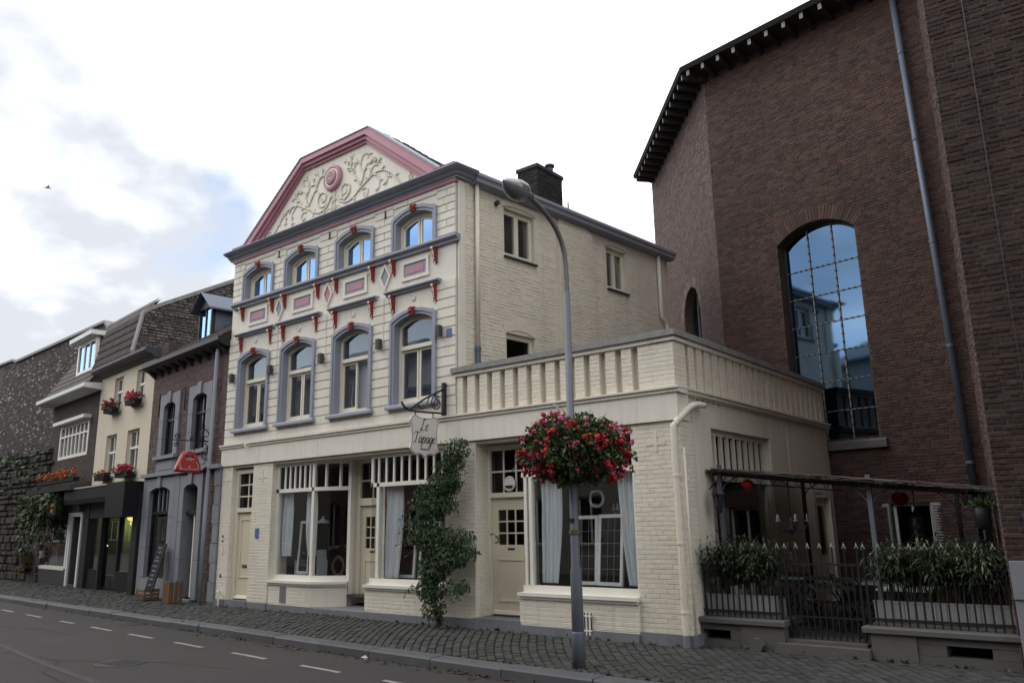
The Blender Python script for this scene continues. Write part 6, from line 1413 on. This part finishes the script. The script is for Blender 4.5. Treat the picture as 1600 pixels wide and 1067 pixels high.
def railing(name, x0, x1, zb, zt, zr, n, lab, cat, y, tips=True, dens=None):
    t = thing(name, lab, cat, ((x0+x1)/2, y, .366 if zb > .3 else .15))
    for z in zr: obj('rail', MB().box(x0, x1, y-.008, y+.008, z-.012, z+.012), 'iron', t)
    for i in range(n+1):
        x = x0+(x1-x0)*i/n; top = zt if i % 2 == 0 else zr[-1]
        o = obj('bar', MB().box(x-.008, x+.008, y-.0085, y+.0085, zb, top), 'iron', t)
        if i % 2 == 0 and tips:
            obj('spear_tip', MB().prism([(x-.008, top-.012), (x-.026, top-.03), (x-.010, top+.008), (x, top+.045), (x+.010, top+.008), (x+.026, top-.03), (x+.008, top-.012)], y-.007, y+.007), 'tip_grey', o)
    for x in (x0, x1): obj('end_post', MB().box(x-.014, x+.014, y-.014, y+.014, zb-.0, zr[-1]+.06), 'iron', t)
    return t
railing('iron_railing', -5.16, -4.03, .366, 1.27, (.44, 1.02), 14, 'black iron railing on the short low wall before the bamboo', 'railing', YW+.12)
railing('iron_railing', -2.97, -1.42, .366, 1.27, (.44, 1.02), 18, 'black iron railing on the longer low wall beside the church corner', 'railing', YW+.12)
gt_ = railing('courtyard_gate', -3.94, -3.05, .16, 1.27, (.24, .42, 1.05), 12, 'black iron gate with pale spear tips between the two low walls', 'gate', YW+.14)
b = MB()
for a, c in (((-3.94, .45), (-3.05, 1.03)),): pass
for s in (-1, 1):
    cx_ = -3.495+s*.16; b.tube([(cx_+q_[0]*1, YW+.14, q_[1]) for q_ in spiral(0, .72, .12, 0, 1.4, s)], .006, 4, False)
obj('scroll', b, 'iron', gt_)
# planters and bamboo
def planter(x0, x1, lab, y=10.62):
    t = thing('planter_box', lab, 'planter', ((x0+x1)/2, y, .366)); n = int((x1-x0)/.105)
    for i in range(n): a = x0+(x1-x0)*i/n; obj('slat', MB().box(a+.003, a+(x1-x0)/n-.003, y-.145+random.uniform(-.002, .002), y-.125, .42, .625), 'planter_white', t)
    obj('box', MB().box(x0, x1, y-.125, y+.13, .366, .60), 'planter_white', t); obj('soil', MB().box(x0+.03, x1-.03, y-.10, y+.10, .60, .612), 'soil', t)
    obj('rim', MB().box(x0-.005, x1+.005, y-.15, y-.12, .625, .645), 'planter_white', t)
planter(-5.08, -4.10, 'white slatted planter box on the short low wall'); planter(-2.93, -1.47, 'white slatted planter box on the longer low wall')
def bamboo(x0, x1, n, h, lab, y=10.62):
    t = thing('bamboo_plant', lab, 'bamboo', ((x0+x1)/2, y, .61)); b = MB(); lv = MB()
    for i in range(n):
        x = random.uniform(x0, x1); yy = y+random.uniform(-.10, .14); hh = h*random.uniform(.72, 1.0); lean = Vector((random.gauss(0, .07), random.gauss(-.04, .08), 0))
        P = [Vector((x, yy, .60))+lean*(k/5)**1.6*1.6+Vector((0, 0, hh*k/5)) for k in range(6)]; b.tube([tuple(p) for p in P], .006, 5, False)
        for _ in range(80):
            k = random.uniform(.36, 1.0)**.8; p = P[0].lerp(P[5], k)+lean*(k-.5)*.4; d = Vector((random.gauss(0, 1), random.gauss(-.25, 1), random.gauss(.05, .45))).normalized()
            l = random.uniform(.07, .14); side = d.cross(Vector((0, 0, 1))); side = side.normalized() if side.length > .01 else Vector((1, 0, 0)); w = l*.085
            br = p+d*random.uniform(.02, .13); m1, m2 = br+d*l*.5+Vector((0, 0, .0)), br+d*l+Vector((0, 0, -l*.25))
            lv.add([br, m1+side*w, m1-side*w, m2], [(0,1,2),(1,3,2)])
    obj('canes', b, 'cane', t, kind='stuff'); obj('foliage', lv, 'bamboo_leaf', t, kind='stuff')
bamboo(-5.02, -4.14, 60, .76, 'bushy bamboo growing in the planter by the cream corner')
bamboo(-2.88, -1.48, 88, .74, 'bushy bamboo growing in the long planter by the church corner')
# grey stone block and potted plant at the church corner
t = lone('stone_block', MB().box(-1.415, -.75, 10.14, 10.255, 0, .74).box(-1.42, -.75, 10.12, 10.255, .744, 1.13), 'bluestone', 'grey stone slab standing against the church corner', 'stone slab', (-1.1, 10.2, 0))
t = thing('hanging_pot', 'black pot with green leaves hanging on the church corner', 'pot', (-1.72, 10.9, 1.45)); b = MB(); b.sm = True; b.lathe([(.05, 0), (.085, .03), (.095, .24), (.088, .25)], (-1.72, 10.9, 1.45), 14); obj('pot', b, 'iron', t)
obj('leaves', leaves(150, lambda: ((-1.72+random.gauss(0, .07), 10.9+random.gauss(0, .07), 1.70+abs(random.gauss(0, .04))), (0, 0, 1)), .07, .5, 0), 'leaf', t, kind='stuff'); obj('bracket', MB().beam((-1.60, 10.95, 2.05), (-1.56, 10.9, 1.5), .03), 'dark_wood', t)
# pergola with reed roof
t = thing('reed_pergola', 'grey post pergola with a ragged dark reed roof over the courtyard', 'pergola', (-3.5, 12, .06))
def rz_(x): return 2.30+(x+5.1)*-.118
for x, y in ((-2.97, 10.98), (-5.0, 10.98), (-5.0, 14.4), (-2.6, 14.4), (-1.95, 12.6), (-2.2, 13.6)):
    far = y > 12
    o = obj('post', MB().box(x-.028, x+.028, y-.028, y+.028, .06, rz_(x)+(.10 if not far else -.02)), 'dark_wood' if far else 'galv', t)
    b = MB(); b.sm = True
    for s in (-1, 1):
        if x < -4.9 and s < 0: continue
        b.tube(spline([(x, y, rz_(x)-.42), (x+s*.06, y, rz_(x)-.2), (x+s*.26, y, rz_(x+s*.26)-.05)], 5), .010, 5)
    obj('brace', b, 'dark_wood' if far else 'galv', o)
for y in (10.98, 12.7, 14.4): obj('beam', MB().beam((-5.1, y, rz_(-5.1)-.03), (-1.85, y, rz_(-1.85)-.03), .05, .05), 'dark_wood', t)
b = MB()
for k in range(9):
    x = -4.95+k*.18; b.tube([(x+.09+.08*math.cos(a*.52), 10.98, rz_(x)-.13+.08*math.sin(a*.52)) for a in range(7)], .006, 4, False)
b.tube([(-5.05, 10.98, rz_(-5)-.13), (-3.3, 10.98, rz_(-3.3)-.13)], .008, 4, False); obj('lattice', b, 'iron', t)
b = MB()
for k in range(1300):
    x = random.uniform(-5.12, -1.95); y0 = 10.82+random.gauss(0, .035)+(.6 if x > -2.4 else 0)*(x+2.4)/.45; y1 = y0+random.uniform(1.2, 3.7); z = rz_(x)+random.uniform(.0, .04)+.012*math.sin(x*5)
    b.tube([(x, y0, z-random.uniform(0, .03)), (x+random.gauss(0, .03), (y0+y1)/2, z+random.uniform(0, .02)), (x+random.gauss(0, .04), y1, z)], .007, 3, False)
for k in range(420):
    y = 10.80+random.random()**2*.35; x = random.uniform(-5.1, -2.2); l = random.uniform(.3, .9); b.tube([(x, y, rz_(x)+random.uniform(-.01, .05)), (x+l, y+random.gauss(0, .03), rz_(x+l)+random.uniform(-.01, .05))], .006, 3, False)
obj('reeds', b, 'reed', t, kind='stuff')
def paper_lantern(c, r, lab):
    t = thing('paper_lantern', lab, 'lantern', (c[0], c[1], c[2]-r), group='red paper lanterns under the reed roof'); b = MB(); b.sm = True
    n = 12; b.lathe([(max(.02, r*math.sin(math.pi*i/n)*(1-.04*(i % 2))), -r*math.cos(math.pi*i/n)*.9) for i in range(n+1)], c, 18); obj('shade', b, 'lantern_red', t); obj('cord', MB().tube([(c[0], c[1], c[2]+r*.9), (c[0], c[1], rz_(c[0])-.0)], .004, 4), 'iron', t)
paper_lantern((-4.60, 11.02, 2.09), .085, 'red paper lantern hanging near the cream corner'); paper_lantern((-3.12, 13.1, 1.88), .12, 'red paper lantern hanging before the shutters')
t = thing('wall_lantern', 'black six sided wall lantern fixed at the cream corner', 'lantern', (-4.98, 10.78, 1.86))
LC = (-4.93, 10.74)
b = MB(); b.lathe([(.035, 0), (.05, .02), (.085, .20), (.03, .20)], (*LC, 1.76), 6); obj('lantern_glass', b, 'glass_dark', t)
b = MB()
for k in range(6): a = 6.283*k/6; b.tube([(LC[0]+.05*math.cos(a), LC[1]+.05*math.sin(a), 1.77), (LC[0]+.087*math.cos(a), LC[1]+.087*math.sin(a), 1.97)], .006, 4)
b.lathe([(.10, 1.965-1.97), (.10, .01), (.05, .07), (.025, .10), (.012, .14)], (*LC, 1.97), 6); b.lathe([(.02, -.05), (.05, 0), (.05, .012)], (*LC, 1.755), 6); obj('lantern_cage', b, 'iron', t)
b = MB(); b.sm = True; b.tube(spline([(LC[0], LC[1], 2.10), (LC[0]-.08, LC[1]+.08, 2.13), (TX+.02, LC[1]+.14, 2.05)], 5), .010, 5); obj('bracket', b, 'iron', t)
chandelier((-4.08, 11.15, 1.56), .21, 'iron', 'black iron chandelier hanging under the reed roof', drop=.55, n=5, lamp='lamp_glass')
t = thing('hanging_lantern', 'black lantern with a pale globe hanging under the reed roof', 'lantern', (-2.60, 11.6, 1.36)); c = (-2.60, 11.6)
b = MB(); b.lathe([(.085, 0), (.085, .20)], (*c, 1.38), 4); obj('lantern_glass', b, 'glass_dark', t); b = MB(); b.sm = True; b.ball((*c, 1.47), .042, 10, 6); obj('globe', b, 'tip_grey', t)
b = MB(); b.lathe([(.10, .2), (.10, .22), (.03, .30), (.012, .33)], (*c, 1.38), 4); b.lathe([(.095, -.02), (.095, 0)], (*c, 1.38), 4); b.tube([(*c, 1.7), (*c, rz_(-2.6)-.04)], .006, 4); obj('lantern_cage', b, 'iron', t)
b = MB()
for k in range(4): a = 6.283*k/4; b.tube([(c[0]+.085*math.cos(a), c[1]+.085*math.sin(a), 1.38), (c[0]+.085*math.cos(a), c[1]+.085*math.sin(a), 1.58)], .006, 4)
obj('lantern_bars', b, 'iron', t)
def table(x, y, lab):
    t = thing('cafe_table', lab, 'table', (x, y, .06), group='mint cafe tables in the courtyard'); obj('table_top', MB().box(x-.30, x+.30, y-.30, y+.30, .70, .725), 'mint', t)
    for s in (-1, 1):
        for q_ in (-1, 1): obj('leg', MB().beam((x+s*.24, y+q_*.22, .06), (x-s*.20, y+q_*.22, .70), .018), 'iron', t)
def chair(x, y, rz, lab):
    t = thing('folding_chair', lab, 'chair', (x, y, .06), rz, 'folding chairs in the courtyard', world=False)
    for k in range(5): obj('seat_slat', MB().box(-.19, .19, -.18+k*.075, -.12+k*.075, .385, .40), 'dark_wood', t)
    for k in range(2): obj('back_slat', MB().box(-.19, .19, .235+k*.012, .25+k*.012, .60+k*.10, .66+k*.10), 'dark_wood', t)
    for s in (-.19, .19): obj('leg', MB().beam((s, -.22, 0), (s, .26, .80), .018), 'iron', t); obj('leg', MB().beam((s*.9, .24, 0), (s*.9, -.16, .40), .018), 'iron', t)
for i, (x, y, l) in enumerate(((-4.72, 13.0, 'mint cafe table by the side window of the terrace wing'), (-3.98, 12.75, 'mint cafe table standing behind the courtyard gate'), (-3.28, 12.35, 'mint cafe table beside the grey pergola post'), (-2.25, 12.9, 'mint cafe table behind the long bamboo planter'), (-2.78, 11.45, 'mint cafe table close behind the end of the long low wall'))): table(x, y, l)
for x, y, a, l in ((-3.95, 12.0, 170, 'dark folding chair before the table behind the gate'), (-3.45, 11.75, 150, 'dark folding chair near the grey pergola post'), (-4.45, 12.2, 20, 'dark folding chair by the table at the side window'), (-2.45, 12.25, 190, 'dark folding chair behind the long bamboo planter')): chair(x, y, R(a), l)
# ================================================================ things along the older houses
def flower_box(u0, u1, z, lab, mt, grp, h=.16, n=46, v=-.16):
    t = hthing('flower_box', lab, 'flower box', (u0+u1)/2, v, z, grp); w = u1-u0
    obj('trough', MB().box(u0, u1, v-.09, v+.09, z, z+.12), 'board_black', t)
    obj('leaves', leaves(220, lambda: ((random.uniform(u0-.05, u1+.05), v+random.gauss(0, .07), z+.10+random.random()*h*.7), (0, -.4, .4)), .075, .6, .1), 'leaf_dark', t, kind='stuff')
    me = [blossom(8, .05, .032).mesh('flower_head') for _ in range(2)]
    for m_ in me: m_.materials.append(MT[mt])
    for k in range(n): o = bpy.data.objects.new('flower_head', random.choice(me)); COL.objects.link(o); o.parent = t; o.location = (random.uniform(-w/2, w/2), random.gauss(-.04, .07), .12+random.random()*h); s = random.uniform(.6, 1.1); o.scale = (s, s, s)
flower_box(-7.76, -7.0, 5.02, 'red flower box under the upper window farther along the cream house', 'fl_crimson', 'window boxes on the cream house', .24)
flower_box(-5.98, -5.22, 5.06, 'red flower box under the upper window nearest the brick house', 'fl_crimson', 'window boxes on the cream house', .24)
flower_box(-8.0, -7.16, 3.06, 'leafy box with few red flowers above the black shop fascia', 'fl_red', 'window boxes on the cream house', .14, 14)
flower_box(-6.28, -5.3, 3.06, 'full pink and red flower box above the black awning box', 'fl_crimson', 'window boxes on the cream house', .22, 50)
flower_box(-13.2, -9.3, 3.14, 'long box of orange flowers along the canopy of the dormer house', 'fl_orange', None, .25, 120, -.35)
t = hthing('ivy', 'green leafy vine hanging over the shop window of the dormer house', 'vine', -12.2, -.3, 1.9)
obj('leaves', leaves(2600, lambda: ((lambda u: (u, -.45+random.gauss(0, .14), 2.82-abs(random.gauss(0, .42))*(1.25 if u < -12 else .6)))(random.uniform(-14.3, -10.6)), (0, -.6, -.5)), .15, .6, .4), 'leaf', t, kind='stuff')
b = MB()
for k in range(14): u = random.uniform(-14, -11); b.tube([(u, -.3, 2.85), (u+random.gauss(0, .2), -.4, 2.4), (u+random.gauss(0, .3), -.35, 1.9)], .012, 4, False)
obj('stems', b, 'bark', t)
t = hthing('projecting_sign', 'small black sign with gold letters beside the vine', 'sign', -10.35, -.5, 2.0); obj('sign_board', MB().box(-10.98, -10.10, -.62, -.57, 2.12, 2.60), 'board_black', t)
for s_, z in (('Luna', 2.45), ('Mel', 2.25)): text(s_, .20, 'gold_paint', t.children[0], Matrix.Translation((-.15, -.125, z-2.0)) @ Matrix.Rotation(R(90), 4, 'X'))
obj('sign_bracket', MB().beam((-10.5, -.6, 2.60), (-10.5, .0, 2.62), .03), 'iron', t)
# handbag sign
t = hthing('handbag_sign', 'glossy red handbag shaped sign hanging from a black scrolled bracket', 'sign', -.55, -.05, 3.0)
b = MB(); b.sm = True
BGX = -.98
def bag(prof_scale, y0, y1, mt, nm, par, pts=None):
    P = pts or [(-.44, 3.02), (.44, 3.02), (.47, 3.08), (.40, 3.22), (.27, 3.40), (.10, 3.47), (-.10, 3.47), (-.27, 3.40), (-.40, 3.22), (-.47, 3.08)]
    P = spline(P+[P[0]], 4)[:-1]; h_ = [(-.15, 3.30), (0, 3.275), (.15, 3.30), (.13, 3.375), (0, 3.40), (-.13, 3.375)]; H_ = spline(h_+[h_[0]], 4)[:-1]
    return P, H_
P, H_ = bag(1, 0, 0, 0, 0, 0)
BAGP = (-.53, -.58, 2.88, .62, 1.02)                     # hangs parallel to the wall bracket, seen nearly face on
def ringstrip(b, outer, inner, y0, y1, f):
    n = len(outer); m_ = len(inner); idx = [min(range(m_), key=lambda k: (inner[k][0]-p[0])**2+(inner[k][1]-p[1])**2) for p in outer]
    inn = [inner[i] for i in idx]
    vs = [f(p, y0+.03) for p in outer]+[f((p[0]*.86, 3.24+(p[1]-3.24)*.86), y0-.03) for p in outer]+[f(p, y0-.02) for p in inn]+[f(p, y1-.03) for p in outer]+[f((p[0]*.86, 3.24+(p[1]-3.24)*.86), y1+.03) for p in outer]+[f(p, y1+.02) for p in inn]
    for i in range(n):
        j = (i+1) % n
        b.add([vs[0*n+i], vs[0*n+j], vs[n+j], vs[n+i]], [(0,1,2,3)]); b.add([vs[n+i], vs[n+j], vs[2*n+j], vs[2*n+i]], [(0,1,2,3)])
        b.add([vs[3*n+i], vs[3*n+j], vs[4*n+j], vs[4*n+i]], [(3,2,1,0)]); b.add([vs[4*n+i], vs[4*n+j], vs[5*n+j], vs[5*n+i]], [(3,2,1,0)])
        b.add([vs[i], vs[j], vs[3*n+j], vs[3*n+i]], [(3,2,1,0)]); b.add([vs[2*n+i], vs[2*n+j], vs[5*n+j], vs[5*n+i]], [(0,1,2,3)])
RB = Matrix.Translation((BAGP[0], BAGP[1], 0)) @ Matrix.Rotation(R(90), 4, 'Z') @ Matrix.Translation((0, 0, BAGP[2])) @ Matrix.Diagonal((BAGP[3], BAGP[3], BAGP[4], 1)) @ Matrix.Translation((0, 0, -3.02))
fb = lambda p, y: tuple(RB @ Vector((p[0], y, p[1])))
ringstrip(b, P, H_, -.10, .10, fb); obj('bag_body', b, 'bag_red', t)
b = MB(); seam = spline([(-.38, 3.22), (-.30, 3.12), (-.30, 3.08), (.30, 3.08), (.32, 3.16), (.24, 3.26)], 5); b.tube([fb(p, -.135) for p in seam], .008, 4); obj('bag_piping', b, 'chalk', t)
b = MB(); b.sm = True; b.ball(fb((0, 3.12), -.14), .03, 8, 5); obj('bag_clasp', b, 'tip_grey', t)
b = MB(); b.sm = True
e0, e1 = Vector((-.55, -.02, 3.60)), Vector((-.55, -.96, 3.60)); dv = (e1-e0).normalized()
b.tube([tuple(e0), tuple(e1)], .016, 6)
def along(s, z): return tuple(e0+dv*s+Vector((0, 0, z-3.66)))
for s0, z0, r_, a0, sg in ((.20, 3.82, .14, -1.6, 1), (.84, 3.74, .07, 3.9, -1), (.5, 3.72, .05, -1.6, 1), (.12, 3.36, .16, 1.6, -1), (.86, 3.56, .06, 1.6, 1)):
    b.tube([along(s0+q_[0], q_[1]) for q_ in spiral(0, z0, r_, a0, 1.4, sg)], .012, 5)
b.tube([along(q_[0], q_[1]) for q_ in spline([(.0, 3.10), (.12, 3.25), (.06, 3.45), (.2, 3.62)], 5)], .013, 5); b.tube([along(.42, 3.66), along(.42, 3.36)], .006, 4); b.tube([along(.72, 3.66), along(.72, 3.36)], .006, 4)
obj('bracket', b, 'iron', t)
b = MB(); b.sm = True; b.ball((-.55, -.14, 2.98), .07, 10, 6, (1, 1.2, .8)); obj('spot_lamp', b, 'iron', t)
# blackboard and crates
t = hthing('chalkboard', 'tall black chalkboard with white writing leaning by the shop door', 'board', -2.62, -.38, .20)
LB = Matrix.Translation((-2.66, -.42, .20)) @ Matrix.Rotation(R(-13), 4, 'X')
obj('board', MB().box(-.20, .20, -.015, .015, 0, 1.10).tf(LB), 'board_black', t)
obj('board_frame', MB().box(-.225, -.20, -.02, .02, 0, 1.12).box(.20, .225, -.02, .02, 0, 1.12).tf(LB), 'dark_wood', t)
for k in range(9):
    z = 1.0-k*.108+random.uniform(-.015, .015); m_ = MB()
    x = random.uniform(-.17, -.06)
    while x < random.uniform(.0, .14): l = random.uniform(.02, .06); m_.tube([(x, -.019, z), (x+l*.3, -.019, z+.04), (x+l*.6, -.019, z-.005), (x+l, -.019, z+.035+random.uniform(-.02, .02))], .005, 4, False); x += l+.025
    obj('chalk_writing', m_.tf(LB), 'chalk', t)
def crate(u, v, w, d, h, lab, horiz=True):
    t = hthing('wooden_crate', lab, 'crate', u, v, .01, 'wooden crates outside the brick house')
    n = 3
    for k in range(n):
        if horiz:
            z = .02+k*h/n; obj('plank', MB().box(u-w/2, u+w/2, v-d/2-.012, v-d/2, z, z+h/n-.03), 'wood', t); obj('plank', MB().box(u+w/2, u+w/2+.012, v-d/2, v+d/2, z, z+h/n-.03), 'wood', t); obj('plank', MB().box(u-w/2, u+w/2, v+d/2, v+d/2+.012, z, z+h/n-.03), 'wood', t)
        else:
            x = u-w/2+k*w/n; obj('plank', MB().box(x+.006, x+w/n-.012, v-d/2-.012, v-d/2, .01, .01+h), 'wood', t); y = v-d/2+k*d/n; obj('plank', MB().box(u+w/2, u+w/2+.012, y+.005, y+d/n-.012, .01, .01+h), 'wood', t)
    for x in (u-w/2+.01, u+w/2-.03):
        for y in (v-d/2, v+d/2-.025): obj('corner_post', MB().box(x, x+.02, y, y+.025, .01, .01+h), 'wood', t)
    obj('base', MB().box(u-w/2, u+w/2, v-d/2, v+d/2, .012, .03), 'wood', t)
crate(-2.72, -.42, .52, .34, .26, 'low wooden crate under the leaning chalkboard'); crate(-1.32, -.38, .36, .30, .46, 'upright wooden crate standing at the open shop door', False)
# chair and plants at the far end
t = hthing('wooden_chair', 'light wooden chair standing by the old stone wall', 'chair', -14.35, -.2, 0)
u, v = -14.35, -.25
obj('seat', MB().box(u-.22, u+.22, v-.2, v+.22, .44, .475), 'wood', t); obj('backrest', MB().box(u+.16, u+.20, v-.18, v+.2, .62, .92), 'wood', t)
for a in (-.2, .18):
    for c in (-.18, .2): obj('leg', MB().beam((u+a*1.15, v+c*1.1, 0), (u+a, v+c, .44 if a < 0 else .92), .035), 'wood', t)
t = hthing('potted_plant', 'leafy potted plant with reddish leaves set on the wooden chair', 'plant', -14.35, -.25, .476); b = MB(); b.lathe([(.10, 0), (.14, .22), (.13, .23)], (u, v, .478), 12); obj('pot', b, 'wicker', t)
obj('leaves', leaves(240, lambda: ((u+random.gauss(0, .2), v+random.gauss(0, .12), .76+abs(random.gauss(0, .13))), (0, -.2, .5)), .10, .5, .1), 'leaf', t, kind='stuff')
# bird
b = MB(); b.sm = True
b.tube([(-.16, 0, 0), (-.10, 0, .01), (0, 0, .015), (.12, 0, .01), (.20, 0, .0), (.30, 0, -.005)], [.012, .032, .05, .045, .02, .012], 8)
b.add([(-.04, 0, .03), (.10, 0, .03), (.16, -.30, .14), (.10, -.30, .15), (.26, -.62, .04), (.22, -.64, .04)], [(0,1,2,3),(3,2,4,5)]); b.add([(-.04, 0, .03), (.10, 0, .03), (.16, .30, .14), (.10, .30, .15), (.26, .62, .04), (.22, .64, .04)], [(3,2,1,0),(5,4,2,3)])
o = tag(obj('bird', b, 'shop_grey'), 'small dark bird flying before the clouds', 'bird'); o.location = (-61.8, 21.6, 26.8); o.rotation_euler = (R(10), R(-8), R(70))
# ================================================================ houses across the street, behind the viewer (seen in the glass)
def opp_house(x0, x1, y, h, mt, roofh, lab, at=None):
    t = thing('facing_house', lab, 'house', at[:3] if at else ((x0+x1)/2, y, 0), at[3] if at else 0.0, None, at is None); n = max(2, int((x1-x0)/1.9)); ops = []
    fl = 3 if h > 8 else 2
    for f in range(fl):
        for i in range(n):
            c = x0+(x1-x0)*(i+.5)/n; z0 = .9 if f == 0 else .75+f*h/fl; ops.append((c-.5, c+.5, z0, z0+(1.7 if f else 1.6)))
    obj('wall', wall_cells(MB(), x0, x1, -.1, h, ops, y-.4, y), mt, t)
    for a, c, z0, z1 in ops:
        w = obj('window', MB().box(a, a+.06, y-.16, y-.1, z0, z1).box(c-.06, c, y-.16, y-.1, z0, z1).box(a+.06, c-.06, y-.16, y-.1, z1-.06, z1).box(a+.06, c-.06, y-.16, y-.1, z0, z0+.06).box((a+c)/2-.03, (a+c)/2+.03, y-.16, y-.1, z0+.06, z1-.06), 'white_paint', t); obj('pane', MB().box(a+.06, c-.06, y-.15, y-.14, z0+.06, z1-.06), 'opp_glass', w); obj('sill', MB().box(a-.05, c+.05, y-.1, y+.08, z0-.08, z0-.002), 'bluestone', w)
    obj('roof', MB().prism([(y-8, h), (y+.3, h), (y+.3, h+.12), (y-3.8, h+roofh), (y-8, h+.12)], x0, x1, 'x'), 'slate', t)
    obj('back_wall', MB().box(x0, x1, y-8, y-7.7, -.1, h), mt, t)
for a in ((-88, -72, -1.0, 9.0, 'opp_brick', 2.4, 'long brick house across the street, farthest of all'), (-72, -58, -1.6, 7.8, 'opp_white', 2.4, 'pale house across the street near the far end'), (-58, -46, -2.4, 8.6, 'opp_brick', 2.4, 'broad brick house across the street near the far end'), (-46, -36, -3.0, 7.6, 'opp_brick', 2.4, 'brick house across the street at the far end'), (-36, -27, -2.9, 8.4, 'opp_white', 2.2, 'white house across the street far along'), (-27, -19, -3.0, 7.2, 'opp_brick', 2.6, 'low brick house across the street'), (-19, -12, -3.1, 8.8, 'opp_white', 2.0, 'tall white house across the street opposite the gable'), (-12, -5.5, -3.2, 7.8, 'opp_brick', 2.4, 'brick house across the street opposite the terrace wing'), (-5.5, 1.5, -3.3, 8.6, 'opp_white', 2.2, 'white house directly across from the courtyard'), (1.5, 9, -3.4, 7.4, 'opp_brick', 2.6, 'brick house across from the church'), (9, 18, -3.5, 8.2, 'opp_white', 2.2, 'white house beyond the church on the facing side')): opp_house(*a)
opp_house(-15, 15, 0, 9.0, 'opp_brick', 2.6, 'wide unseen brick house added to keep the bright horizon out of the panes', (-77, 6, 0, R(-90)))  # unseen, added so the shop panes do not mirror the open horizon
